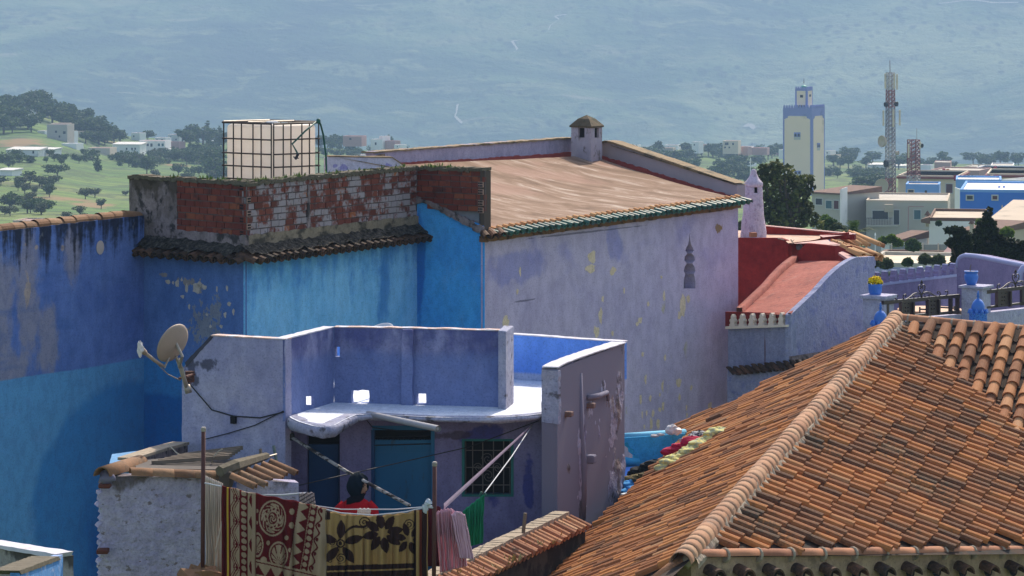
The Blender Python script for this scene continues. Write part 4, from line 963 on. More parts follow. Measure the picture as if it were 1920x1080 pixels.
def field(mb, face, ncol, pitch, ncourse, expo, r, keep, jit=.006, seg=6, chan=False, lift=.012):
    pitch *= S; expo *= S; r *= S; jit *= S; lift *= S
    up = {'F': upF, 'L': upL, 'U': upU}[face]; dn = {'F': dF, 'L': dL, 'U': dU}[face]
    sd = e_p if face == 'U' else rq
    for i in range(ncol):
        ci = R(-.01, .01); cj = R(-.035, .035)
        for j in range(ncourse):
            if face == 'F': p, q = expo*dF.dot(e_p)*(j+.0)+.05, i*pitch+.08
            elif face == 'L': p, q = -(expo*abs(dL.dot(e_p))*j+.05), i*pitch+.08
            else: p, q = i*pitch+.26, expo*dU.dot(e_q)*j+.10
            q_, p_ = (q+ci, p) if face != 'U' else (q, p+ci)
            o = Tt+e_p*p_+e_q*q_+V(0, 0, {'F': -kF*p_-kQ*q_, 'L': kL*p_-kQ*q_, 'U': -kU*q_}[face])
            m_ = o+dn*expo*.6
            if not keep(m_, p, q) or R(0, 1) < .006: continue
            slip = R(0, 1) < .03
            o2 = o+dn*(cj+R(-.014, .014))+up*(lift+R(-.004, .006))+V(R(-jit, jit), R(-jit, jit), 0)-dn*.04
            ax = (dn+sd*R(-.035, .035)*(3.5 if slip else 1)+up*.045*R(.5, 1.4)).normalized(); side = (sd-ax*sd.dot(ax)).normalized()
            mb.tile(o2, ax, side, up, (expo+.05)*R(.97, 1.05), r*.84*R(.96, 1.04), r*R(.96, 1.05), seg)
def keepF(m, p, q):
    x, y = ppx(m+dF*.15); return q > 1.0*p-.25 and y < interp([1296, 1980], [1046, 1038], x) and x < 2060 and q > .15
def keepL(m, p, q): x, y = ppx(m); return inpoly(x, y, polyL)
def keepU(m, p, q): x, y = ppx(m); return q < 1.12*p+.05 and x < 2080
mb = MB(); field(mb, 'F', 64, .185, 26, .30, .071, keepF); mb.build('tiles', M['tF'], slF)
mb = MB()
def pl(pts, k):
    out = []
    for x, y in pts:
        p, q = pq_of(x, y, k); out.append(Tt+e_p*p+e_q*q+V(0, 0, (-kU*q if k == 'U' else k*p-kQ*q)))
    return out
v_end = 6.5
mb.poly([RPt(0, 0), *pl([(1299, 1045), (1980, 1038)], -kF), Tt+e_p*v_end+e_q*(v_end*1.09)+V(0, 0, -kF*v_end-kQ*v_end*1.09)]); mb.build('underlay', M['under'], slF)
slL = empty('roof_slope', (0, 0, 0), None, None); slL.parent = troof; slL.location = Tt-troof.location
mb = MB(); field(mb, 'L', 68, .17, 16, .30, .070, keepL, jit=.012); mb.build('tiles', M['tL'], slL)
mb = MB(); mb.poly(pl([(1682, 602), (1560, 660), (1480, 697), (1382, 768), (1252, 806), (1180, 830), (1180, 842), (1284, 830), (1245, 880), (1175, 940), (1116, 994), (1000, 1125), (1200, 1140), (1292, 1052)], kL)+[RPt(0, 6)]); mb.build('underlay', M['under'], slL)
slU = empty('roof_slope', (0, 0, 0), None, None); slU.parent = troof; slU.location = Tt-troof.location
mb = MB(); field(mb, 'U', 26, .235, 20, .30, .088, keepU, seg=8, lift=.03); mb.build('tiles', M['tU'], slU)
mb = MB(); mb.poly([RPt(.0, 0), Tt+e_p*v_end+e_q*(v_end*1.09)+V(0, 0, -kU*v_end*1.09), Tt+e_p*8+e_q*7+V(0, 0, -kU*7), Tt+e_p*8]); mb.build('underlay', M['under'], slU)
mb = MB()
for i in range(26):     # channel tiles between the covers
    for j in range(18):
        p, q = i*.235*S+.26+.101, .258*dU.dot(e_q)*j+.1
        if q < 1.12*p+.05: mb.tile(Tt+e_p*p+e_q*q+V(0, 0, -kU*q)+upU*.043, dU, e_p, -upU, .285, .052, .047, 4)
mb.build('channel_tiles', M['under'], slU)
# hip ridge tiles with torn mortar skirts
rd_ = empty('roof_ridge', tuple(Tt), None, None); rd_.parent = troof; rd_.location = Tt-troof.location
M['ridge'] = terracotta('sun bleached ridge tiles', [(0, (.33, .155, .085)), (.5, (.40, .20, .11)), (1, (.46, .26, .15))], dirt=(.20, .15, .11), dthr=.50, damt=.6)
mb = MB(); Lr = .142; k = 0; q = -.02; sidep = V(e_p.x, e_p.y, 0)
while q < 11.75*S:
    o = RPt(0, q)+V(0, 0, .030)+sidep*R(-.003, .003)-V(0, 0, .02*(mn.noise(V(q, 1, 1))+.5)); ax = (rq+sidep*R(-.008, .008)+V(0, 0, R(.0, .010))).normalized()
    mb.tile(o, ax, sidep, V(0, 0, 1), Lr*1.2, .1105, .1112, 9, th=.004); q += Lr*R(.85, 1.15)
mb.build('ridge_tiles', M['ridge'], rd_, True)
mb = MB(); ny = 300
for s_ in (-1, 1):
    base = len(mb.v)
    for i in range(ny+1):
        q = 11.75*S*i/ny
        for (po, dz) in ((.086, .086), (.110, .05), (.129+.030*abs(mn.noise(V(q*9, s_, 2)))+.02*R(0, 1), .008), (.138, -.045)):
            jj = .022*mn.noise(V(q*14, po*30, s_)); mb.v.append(tuple(RPt(0, q)+sidep*s_*(po+jj)+V(0, 0, dz-(kF if s_ > 0 else kL)*po*.5+jj)))
    for i in range(ny):
        for j in range(3): a = base+i*4+j; mb.f.append((a, a+1, a+5, a+4)); mb.uv.append(None); mb.m.append(0)
mb.build('mortar', M['ridge_m'], rd_)
mb = MB(); p = .0
M['ridge_o'] = terracotta('orange ridge tiles', [(0, (.30, .12, .06)), (1, (.46, .21, .11))], dirt=(.14, .10, .07), dthr=.55)
while p < 5:
    zz = -.062*p; mb.tile(Tt+e_p*p+V(0, 0, .03+zz), (e_p+V(0, 0, -.06)).normalized(), e_q, V(0, 0, 1), .285, .073, .073, 8); p += .279
mb.build('ridge_tiles', M['ridge_o'], rd_, True)
mb = MB(); mb.prism([(Tt+e_q*.06)[:2], (Tt+e_p*5+e_q*.06)[:2], (Tt+e_p*5+e_q*.14)[:2], (Tt+e_q*.14)[:2]], [-4.22, -4.5, -4.5, -4.22], [-4.05, -4.35, -4.39, -4.07]); mb.build('mortar', simple('brown mortar', (.19, .14, .10), .95, .4, 10, stain=(.08, .06, .04)), rd_)
p = .16
while p < 5:
    mb = MB(); c = Tt+e_p*p+V(0, 0, .03-.062*p); mb.lathe(c, [(.076, -.012), (.081, 0), (.076, .012)], 14, ax=(e_q, V(0, 0, 1), e_p)); p += .279; mb.build('mortar_joint', M['ridge_m'], rd_)
# verge coping across the bottom
vg = empty('roof_verge', (0, 0, 0), None, None); vg.parent = troof; vg.location = Tt-troof.location
c0 = P(1296, 1042, 31.0); c1 = P(1980, 1034, 34.57); dv = (c1-c0).normalized(); sv = V(dv.y, -dv.x, 0).normalized(); uv_ = sv.cross(dv); uv_ = uv_ if uv_.z > 0 else -uv_
Lc = (c1-c0).length; nn_ = 12; mb = MB(); mj = MB(); me_ = MB(); md = MB()
for i in range(nn_+1):
    o = c0+dv*Lc*i/nn_; mb.tile(o, (dv+V(0, 0, R(-.015, .015))).normalized(), sv, uv_, Lc/nn_*1.02, .067, .064, 8)
    mj = MB(); mj.lathe(o, [(.067, -.017), (.076, -.007), (.076, .007), (.067, .017)], 12, ax=(sv, uv_, dv)); mj.build('mortar_joint', M['ridge_m'], vg)
mb.build('coping_tiles', terracotta('verge tiles', [(0, (.24, .09, .05)), (1, (.40, .17, .09))], dirt=(.10, .08, .05), dthr=.5), vg, True)
wv_ = WP(c0[:2], c1[:2]); wz = MB()
fr = [(0, c0.z-.0), (Lc, c1.z), (Lc, zG), (0, zG)]; fr[1] = (wv_.L, c1.z); fr[2] = (wv_.L, zG)
M['verge_wall'] = plaster('ochre stained render', (.28, .18, .11), (.40, .27, .17), 2, [dict(c=(.07, .05, .035), k='noise', s=(4, 4, 4), t=.52, soft=.2, a=.7)], bump=.8, bs=10)
wallmesh(wz, wv_, fr, (), .2, off=.0); wz.build('wall', M['verge_wall'], vg)
for i in range(14):
    o = c0+dv*Lc*(i+.6)/13.5+V(0, 0, -.155); me_.tile(o-sv*.05, (sv+V(0, 0, -.25)).normalized(), dv, V(0, 0, 1), .21, .086, .090, 10, th=.02)
    md = MB(); q = o+sv*.055-V(0, 0, .03); md.lathe(q, [(.067, 0), (.067, .004)], 16, ax=(dv, V(0, 0, 1), sv)); md.build('tile_mouth', M['dark'], vg)
me_.build('eave_tiles', M['tile_dark'], vg)
# knuckle of mortar and the short tile where the ridge meets the verge
mb = MB(); rag(mb, P(1290, 1050, 30.9), .085, seed=5, sq=(1, 1, .9)); mb.build('mortar', M['ridge_m'], vg, True)
mb = MB(); mb.tile(P(1288, 1046, 30.95), (V(-.75, -.35, -.5)).normalized(), V(.5, -.8, 0).normalized(), V(0, 0, 1), .43, .077, .077, 8); mb.build('coping_tiles', M['tile_old'], vg, True)
# body under the roof
mb = MB(); b0 = RPt(-3.2, 0); 
pts = [RPt(-2.8, .1), RPt(-1.85, 5.1), RPt(-1.35, 9.9), V(c0.x-.05, c0.y+.1, 0), V(c1.x, c1.y+.15, 0), V(7.3, 38.7, 0), V(7.4, 39.6, 0)]
mb.prism([(p_.x, p_.y) for p_ in pts], zG, [-5.9, -6.3, -6.7, -5.75, -6.4, -6.5, -4.9]); mb.build('wall', M['verge_wall'], troof)
# ================================================================ lower left house
lh = empty('whitewashed_house', tuple(P(290, 1200, 33)), 'small roughly whitewashed house edged with round tiles at lower left', 'house')
M['white_rough'] = plaster('rough whitewash', (.30, .27, .38), (.42, .38, .47), 1.6, [
    dict(c=(.13, .07, .05), k='vor', s=(9, 22, 1), t=.22, cl=2.2),
    dict(c=(.24, .23, .40), k='noise', s=(1.2, 1.2, 1), t=.5, soft=.2, v=(-5.3, -5.9), a=.6),
    dict(c=(.15, .11, .09), k='noise', s=(8, 11, 8), t=.60, soft=.06, a=.8),
    dict(c=(.09, .065, .045), k='streak', z=-4.86, s=(4, 1.5, 4), f=1.4, t=.36, soft=.2, a=.85)], bump=1.0, bs=11, bd=.05)
H1 = WP(Q(187, 33.0), Q(560, 33.6))
def stepped(w):
    pts = []; y = 905
    while y < 1130:
        x = 189+R(-3, 3); pts += [w.sz(x, y), w.sz(x-R(0, 5), y+5), w.sz(x+R(2, 5), y+8)]; y += R(9, 14)
    return pts[::-1]
hwall('wall', H1, [H1.sz(196, 893), H1.sz(245, 893), H1.sz(470, 900), H1.sz(560, 905), H1.sz(560, 1130), H1.sz(190, 1130)]+stepped(H1), M['white_rough'], lh, th=.2, rg=0)
mb = MB(); x = 186
for i, x in enumerate((243, 283, 322, 361, 396)):
    a, b = H1.px(x, 889+i*1.5, .03), H1.px(x+41, 891+i*1.5, .03); mb.tile(a, (b-a).normalized(), V(H1.n.x, H1.n.y, 0), V(0, 0, 1), (b-a).length, .075, .078, 8)
mb.build('cap_tiles', M['tile_lichen'], lh, True)
mb = MB(); mb.tile(P(262, 872, 34.2), (P(195, 892, 32.9)-P(262, 872, 34.2)).normalized(), V(.9, -.1, 0), V(0, 0, 1), 1.4, .11, .10, 8); mb.build('cap_tiles', M['tile_lichen'], lh, True)
mb = MB(); rag(mb, P(200, 897, 32.93), .085, seed=9); mb.build('mortar', M['t_rough'], lh, True)
M['brick_stub'] = simple('red brick stub', (.10, .03, .02), .9, .4, 10)
for (x, y) in ((197, 910), (193, 1033)):
    mb = MB(); mb.box(P(x, y, 32.93), (.12, .15, .045)); bevel(mb.build('brick_stub', M['brick_stub'], lh), .01)
# roof surface with boards, low parapet behind it
H2 = WP(Q(250, 34.3), Q(352, 36.0))
mb = MB(); wallmesh(mb, H2, rough([H2.sz(250, 862), H2.sz(262, 858), H2.sz(310, 843), H2.sz(352, 832), H2.sz(352, 885), H2.sz(250, 885)], .008, .08), (), .12); mb.build('low_parapet', M['cement_black'], lh)
mb = MB(); t_ = [H2.sz(250, 862), H2.sz(262, 858), H2.sz(310, 843), H2.sz(352, 832)]; wallmesh(mb, H2, [(s, z+.02) for s, z in t_]+[(s, z-.01) for s, z in t_[::-1]], (), .2, off=.02); mb.build('coping', M['ridge_m'], lh)
mb = MB(); mb.prism([Q(255, 33.45), Q(425, 33.75), Q(470, 34.7), Q(352, 34.9), Q(252, 34.2)], -5.3, [-4.90, -4.95, -5.0, -4.98, -4.92]); mb.build('roof', simple('grey roof screed', (.10, .085, .075), .95, .4, 5), lh)
M['board'] = simple('grey weathered boards', (.15, .115, .085), .9, .4, 9)
mb = MB()
for k in range(6):
    a, b = P(285+k*12, 873-k*3, 33.9+k*.18), P(430+k*5, 862-k*3.5, 34.2+k*.15); mb.tube([a+V(0, 0, .03), b+V(0, 0, .03)], .03, 4)
tag(mb.build('loose_boards', M['board']), 'bundle of grey weathered boards lying on the small roof at lower left', 'boards')
mb = MB()
for k in range(5):
    pts = [P(390+k*12+10*math.cos(t*.6+k), 857-k*1.5-6*math.sin(t*.5), 34.5+.1*k) for t in range(9)]; mb.tube(pts, .006, 4)
mb.tube([P(315, 832, 35), P(330, 848, 34.8), P(360, 868, 34.5), P(385, 870, 34.4)], .007, 5)
mb.tube([P(397, 868, 34.2), P(402, 855, 34.1), P(410, 846, 34.1), P(417, 842, 34.1)], .008, 5)
tag(mb.build('loose_wire', simple('old tan wire', (.35, .30, .22), .7, .2, 10)), 'tangle of old tan wire curling on the small roof', 'wire')
# tiled canopy of the small house, blue fascia
tcn = empty('tile_canopy', tuple(P(470, 890, 33.6)), 'small sloping canopy of five long brown tiles beside the ladder', 'canopy')
p0, p1 = P(432, 895, 33.2), P(505, 868, 34.5); d_ax = V(.82, -.45, -.30).normalized()
mb = MB(); side = (p1-p0).normalized(); upv = side.cross(d_ax); upv = upv if upv.z > 0 else -upv
for k in range(6):
    mb.tile(p0.lerp(p1, k/5), d_ax, side, upv, .32+.04*(k % 2), .055, .062, 8)
mb.build('tiles', M['tile_lichen'], tcn, True)
mb = MB(); mb.tube([P(412, 884, 33.2), P(440, 873, 33.4), P(500, 855, 34.6)], [.06, .065, .04], 6); mb.build('mortar_ridge', M['crumb'], tcn)
mb = MB(); mb.box(P(424, 898, 33.3), (.14, .2, .18)); bevel(mb.build('support', M['cement_black'], tcn), .03)
fw = WP(Q(440, 33.35), Q(512, 34.6)); mb = MB(); wallmesh(mb, fw, [fw.sz(442, 905), fw.sz(512, 888), fw.sz(512, 905), fw.sz(442, 930)], (), .06); mb.build('fascia', plaster('blue fascia', (.10, .16, .45), (.16, .22, .5)), tcn)
mb = MB(); wallmesh(mb, fw, [fw.sz(435, 925), fw.sz(512, 903), fw.sz(512, 1130), fw.sz(435, 1130)], (), .06, off=-.02); mb.build('wall', M['white_rough'], lh)
# ladder
ldd = empty('ladder', tuple(P(520, 1000, 34.6)), 'old wooden ladder leaning on the grey wall behind the small roof', 'ladder')
mb = MB(); mb.tube([P(488, 842, 34.75), P(508, 962, 34.4)], .018, 6); mb.build('rail', M['board'], ldd)
M['teal_wood'] = simple('faded green wood', (.10, .13, .12), .9, .4, 9)
mb = MB(); mb.tube([P(513, 836, 34.95), P(536, 960, 34.6)], .018, 6); mb.build('rail', M['teal_wood'], ldd)
for k in range(3):
    y = 856+k*38; mb = MB(); mb.tube([P(490+(y-842)*.167, y+3, 34.7), P(515+(y-836)*.185, y-4, 34.85)], .011, 6); mb.build('rung', M['galv'] if k == 0 else M['teal_wood'], ldd)
# blue patch wall top behind the small house, and the corner block at the very bottom left
mb = MB(); mb.prism([Q(205, 34.6), Q(252, 34.6), Q(256, 35.6), Q(210, 35.6)], -9, [zpx(869, 34.6), zpx(862, 34.6), zpx(860, 35), zpx(866, 35)])
tag(mb.build('wall_stub', plaster('pale blue stub', (.10, .26, .45), (.14, .30, .5), uv=False)), 'pale blue top of a low wall behind the round tile corner of the small house', 'wall')
cbk = empty('low_wall', tuple(P(60, 1100, 31)), 'low cement wall with white coping and a blue return at bottom left', 'wall')
K1 = WP(Q(-30, 30.2), Q(116, 29.4)); K2 = WP(Q(36, 27.6), Q(117, 29.4))
M['cem'] = plaster('stained pale cement', (.22, .20, .19), (.30, .28, .26), 2, [dict(c=(.04, .035, .03), k='streak', z=zpx(1032, 29.8), s=(5, 1.2, 5), f=1.6, t=.42, soft=.2, a=.9)], bump=.5)
hwall('wall', K1, [K1.sz(-30, 1022), K1.sz(0, 1026), K1.sz(106, 1046), K1.sz(106, 1140), K1.sz(-30, 1140)], M['cem'], cbk, th=.2)
mb = MB(); wallmesh(mb, K1, rough([K1.sz(-30, 1016), K1.sz(0, 1020), K1.sz(112, 1038), K1.sz(108, 1046), K1.sz(0, 1027), K1.sz(-30, 1023)], .004, .08), (), .2, off=.04); mb.build('coping', CAP, cbk)
mb = MB(); wallmesh(mb, K2, rough([K2.sz(36, 1074), K2.sz(118, 1040), K2.sz(118, 1140), K2.sz(36, 1140)], .006, .08), (), .08); mb.build('wall', plaster('blue return', (.06, .22, .5), (.12, .30, .58), 3, [dict(c=(.35, .4, .55), k='noise', s=(5, 5, 5), t=.52, soft=.1)]), cbk)
mb = MB(); wallmesh(mb, K2, rough([K2.sz(34, 1070), K2.sz(108, 1043), K2.sz(112, 1050), K2.sz(38, 1077)], .004, .06), (), .25, off=.01); mb.build('coping', M['crumb'], cbk)
# ================================================================ low tiled wall right of the washing
lw2 = empty('tiled_parapet', tuple(P(960, 1030, 33.5)), 'low parapet with cement coping and weedy brown tiles running up to the buttress', 'wall')
p0, p1 = P(806, 1088, 31.6), P(1062, 966, 35.3)
dd = (p1-p0).normalized(); outv = V(dd.y, -dd.x, 0); outv = outv if outv.x > 0 else -outv
wq = WP(p0[:2], p1[:2]); mb = MB()
for i in range(60):
    a = p0.lerp(p1, i/60); mb.box(a+outv*-.04+V(0, 0, R(-.006, .006)), (.075+R(0, .02), .17, .09), ax=(dd, outv.normalized(), V(0, 0, 1)))
mb.build('coping', M['ridge_m'], lw2)
eave_row('eave_tiles', p0+outv*.04+V(0, 0, -.02), p1+outv*.04+V(0, 0, -.03), outv, .125, .27, .052, M['tile_old'], lw2, drop=.42, jit=.012)
mb = MB(); a, b = p0+outv*.22, p1+outv*.22; mb.prism([a[:2], b[:2], (b+outv*.3)[:2], (a+outv*.3)[:2]][:2]+[(p1-outv*.1)[:2], (p0-outv*.1)[:2]], -9, [a.z-.16, b.z-.16, b.z-.06, a.z-.06]); mb.build('wall', simple('rough dark wall', (.05, .04, .032), .95, .5, 5, stain=(.015, .013, .012), sthr=.45), lw2)  # dark mottled brown wall below the tile row
mb = MB()
for k in range(26):
    t = R(.1, .98); tuft(mb, p0.lerp(p1, t)+outv*R(.05, .3)+V(0, 0, -.1), R(.06, .13), 4)
tag(mb.build('dry_grass', simple('dry grass', (.30, .24, .10), .8, .3, 9)), kind='stuff')
# ================================================================ poles, lines, washing
M['rust_pole'] = simple('rusty brown pole', (.085, .03, .025), .7, .4, 14)
for (x, yt, yb, D, lab) in ((381.5, 803, 1062, 31.2, 'thin rusty clothes pole standing left of the washing'), (815, 868, 1100, 31.0, 'thin rusty clothes pole between the flowered blanket and the pink cloth')):
    pl_ = empty('clothes_pole', tuple(P(x, yb, D)), lab, 'pole'); mb = MB(); mb.tube([P(x, yt, D), P(x-1.5, yb, D)], .021, 10); mb.build('pole', M['rust_pole'], pl_, True)
    mb = MB(); mb.lathe(P(x, yt, D), [(.024, -.03), (.026, 0), (.018, .012)], 10); mb.build('cap', M['galv'], pl_)
    if x > 500:
        mb = MB(); rag(mb, P(803, 942, 30.95), .035, seed=2); rag(mb, P(797, 953, 30.95), .04, seed=4, sq=(.7, .7, 1.2)); mb.tube([P(797, 950, 30.95), P(815, 952, 31)], .01, 5); mb.build('knot', M['dish_pale'], pl_)
mb = MB(); rag(mb, P(376, 1080, 31.2), .16, seed=8, sq=(1.3, 1, .7)); mb.build('stone', M['tile_lichen'], lw2)
M['rope'] = simple('pale rope', (.50, .50, .52), .8, .2, 20)
L1 = [(415, 912), (470, 926), (560, 943), (640, 962), (700, 966), (760, 960), (803, 950), (815, 948)]
def linept(x, D=31.1): return P(x, interp([p[0] for p in L1], [p[1] for p in L1], x), D)
wire('clothesline', 'pale clothesline carrying the red rug and the flowered blanket', [P(381, 905, 31.2)]+[linept(x) for x, y in L1], .007, 'rope', cat='clothesline')
wire('clothesline', 'upper pale clothesline running behind the rug past the person', [P(452, 921, 31.6), P(560, 944, 31.5), P(640, 955, 31.3), P(740, 955, 31.2), P(815, 949, 31.05)], .006, 'rope', cat='clothesline')
wire('clothesline', 'twisted white cord from the ladder towards the striped cloth', [P(470, 928, 33.4), P(530, 928, 33.0), P(575, 924, 32.6)], .008, 'rope', cat='clothesline')
wire('clothesline', 'thin white cord from the wall corner down to the green cloth', [P(998, 797, 36.0), P(960, 855, 34.2), P(908, 925, 32.0)], .006, 'rope', cat='clothesline')
mb = MB(); a, b = P(998, 797, 36.0), P(832, 950, 31.2)
for k in range(12):
    p_, q_ = a.lerp(b, k/12), a.lerp(b, (k+1)/12); w0, w1 = .012+.018*k/12, .012+.018*(k+1)/12
    mb.add([p_+V(0, 0, w0), p_-V(0, 0, w0), q_-V(0, 0, w1), q_+V(0, 0, w1), p_+V(.004, .004, 0), q_+V(.004, .004, 0)], [(0, 1, 2, 3), (4, 5, 3, 0), (1, 4, 5, 2)])
tag(mb.build('cloth_strap', simple('mauve strap', (.34, .26, .34), .9, .2, 9)), 'long mauve cloth strap tied from the wall corner to the pole', 'strap')
def cloth(name, label, xs, ytop, ybot, D, mat, folds=(6, .03), colorf=None, nx=90, ny=70, cat='cloth', gather=0, seed=0, th=.006, group=None, lean=0, back=.35):
    """sheet hung over a line: the front drops from ytop(x) to ybot(x), a short back panel hangs behind"""
    mb = MB(); cols = []; x0, x1 = xs
    nb = max(3, int(ny*back*.4))
    for j in range(-nb, ny+1):
        for i in range(nx+1):
            u = i/nx; x = lerp(x0, x1, u); yt = ytop(x); yb = ybot(x); v = j/ny if j >= 0 else 0
            vv = abs(j)/ny if j >= 0 else abs(j)/nb*back
            ph = folds[0]*2*pi*u; amp = folds[1]*min(1, .25+vv*2.2)
            off = amp*(math.sin(ph+1.3*math.sin(u*9+seed)+seed)+.5*math.sin(ph*2.3+seed*2+vv*1.5))
            off += .015*mn.noise(V(u*8, vv*5, seed)); xx = x+gather*(.5-u)*(1-min(1, vv*3))*20+lean*vv
            xx += 3*mn.noise(V(u*5, vv*3, seed+9))*vv
            Dd = D-.012-abs(off) if j >= 0 else D+.05+.1*vv
            y = lerp(yt, yb, vv) if j >= 0 else lerp(yt, yb, vv)
            if j >= 0 and j < 3: Dd = D-.012+(-.006*j)
            mb.v.append(tuple(P(xx, y+(1.2*math.sin(ph*1.7) if j == 0 else 0), Dd)))
            cols.append(colorf(x, y, u, vv) if colorf else (1, 1, 1))
    for j in range(ny+nb):
        for i in range(nx): a = j*(nx+1)+i; mb.f.append((a, a+nx+1, a+nx+2, a+1)); mb.uv.append(None); mb.m.append(0)
    o = mb.build(name, mat, smooth=True, colors=cols if colorf else None)
    s_ = o.modifiers.new('thickness', 'SOLIDIFY'); s_.thickness = th; s_.offset = 0
    return tag(o, label, cat, group)
def fabric(name, c, v=.2, sc=30, attr=False, transl=0):
    n = NT(name); co = n.coord('Object')
    base = n.attr('Col') if attr else n.mix(n.noise(co, 4, 4), tuple(k*(1-v) for k in c), tuple(min(1, k*(1+v)) for k in c))
    base = n.mix(n.math('MULTIPLY', n.noise(co, 120, 3, .7), .3), base, (.02, .015, .01)); n.bump(n.noise(co, 180, 2), .5, .003)
    n.b.inputs['Specular IOR Level'].default_value = .08
    m = n.done(base, .95)
    if transl:
        t = n.n('ShaderNodeBsdfTranslucent'); n.set(t.inputs[0], base); ms = n.n('ShaderNodeMixShader'); ms.inputs[0].default_value = transl
        n.t.links.new(n.b.outputs[0], ms.inputs[1]); n.t.links.new(t.outputs[0], ms.inputs[2]); n.t.links.new(ms.outputs[0], n.out.inputs[0])
    return m
MAR, CRE = (.13, .008, .010), (.41, .28, .18)
def rugc(x, y, u, v):
    X, Y = (x-380)*3.6, (y-780)*3.6          # drawing coordinates
    Y0 = Y-(X-165)*.27 if X < 420 else Y-(X-165)*.27
    def ring(cx, cy, rx, ry):
        return math.hypot((X-cx)/rx, (Y-cy)/ry)
    sk = (Y-480)*-.03; Xs = X-sk*0
    if Xs < 162: return MAR
    if Xs < 174: return (.55, .33, .04)
    if Xs < 186: return MAR
    if Xs < 248:      # interlocking keyhole meander
        k = ((Y0-500) % 155)/155; c = 216+14*math.sin(2*pi*k); d = abs(Xs-c)
        if d < 4 or 11 < abs(d-2) < 16: return MAR
        rr = math.hypot((Xs-222)/17, (k-.25)*155/26)
        if .75 < rr < 1.0 or rr < .25: return MAR
        return CRE
    if Xs < 254: return MAR
    if Xs < 300:
        k = ((Y0-470) % 46)-23; return CRE if math.hypot(Xs-277, k) < 18 else MAR
    if Xs < 306: return MAR
    if Xs < 352:
        k = ((Y0-480) % 150)/150; w_ = 10*math.sin(pi*min(1, k*1.6)) if k < .62 else 0
        return MAR if abs(Xs-330+6*math.sin(k*6)) < w_ else CRE
    right = 640-(Y-620)*.16
    if Xs < 362 : return MAR if Xs > 357 else CRE
    if Y > 960+(Xs-340)*.24+ (0):
        yy = Y-(960+(Xs-340)*.24)
        if yy < 14: return CRE
        if yy < 22: return MAR
        k = ((Xs-340) % 78)/78; t = abs(k-.5)*2; return MAR if (yy-22)/70 > t*1.0+.18 and (yy < 100) else CRE
    if Xs < right:
        r = ring(472, 690, 92, 122)
        if r < 1:
            if r > .90: return CRE
            if r > .82: return MAR
            a = math.atan2((Y-690)/122, (X-472)/92)
            if r > .42:
                q_ = math.sin(a*8+math.sin(r*18)*1.4)*math.cos(r*17+a*4); return CRE if q_ > -.12 else MAR
            if r > .34: return CRE
            if r > .27: return MAR
            return CRE if math.sin(a*3+r*30) > -.1 else MAR
        r = ring(512, 935, 66, 88)
        if r < 1:
            if r > .86: return CRE
            if r > .74: return MAR
            a = math.atan2(Y-985, X-512)
            if r > .2 and abs(math.sin(a*7)) < .35: return MAR
            return CRE if Y < 1000 else MAR
        r = ring(372, 870, 38, 84)
        if r < 1: return CRE if r > .82 else (MAR if r > .68 or abs(math.sin(math.atan2(Y-900, X-360)*6)) < .4 else CRE)
        for (cx, cy, rr) in ((602, 645, 17), (600, 738, 18), (441, 856, 13), (568, 822, 13), (412, 972, 19), (368, 640, 11), (365, 720, 10), (590, 905, 12)):
            if ring(cx, cy, rr, rr*1.2) < 1: return CRE
        return MAR
    b = Xs-right
    if b < 14: return CRE if b > 5 else MAR
    if b < 72:
        k = ((Y0-470) % 78)/78; t = abs(k-.5)*2; return MAR if (b-14)/58 > t*.9+.15 else CRE
    if b < 84: return MAR
    if b < 88: return CRE
    if b < 130:
        k = ((Y0-470) % 46)-23; return CRE if math.hypot(b-109, k) < 17 else MAR
    if b < 136: return MAR
    if b < 184:
        k = ((Y0-500) % 100)/100; c = 160+14*math.sin(2*pi*k); return MAR if abs(b-c) < 6 or (math.hypot((b-165)/10, (k-.7)*100/14) < 1) else CRE
    return CRE
M['rug'] = fabric('woven rug', None, attr=True, transl=.15)
cloth('rug', 'dark red and cream rug with medallions hung over the clothesline', (416, 612), lambda x: linept(x)[2]*-F/31.1-2, lambda x: 1128, 31.1, M['rug'], (3.2, .045), rugc, 240, 190, 'rug', seed=1, back=.3)
TAN, BRN = (.44, .26, .10), (.045, .018, .015)
def petals(X, Y, cx, cy, L, n_, a0, wd=.30, r0=.18):
    dx, dy = X-cx, Y-cy; r = math.hypot(dx, dy)/L; a = math.atan2(dy, dx)-a0
    if r > 1: return False
    k = (a*n_/(2*pi)) % 1-.5; return r > r0 and abs(k)*r*2*pi/n_ < wd*math.sin(pi*min(1, (r-r0)/(1-r0)))**.8*.62
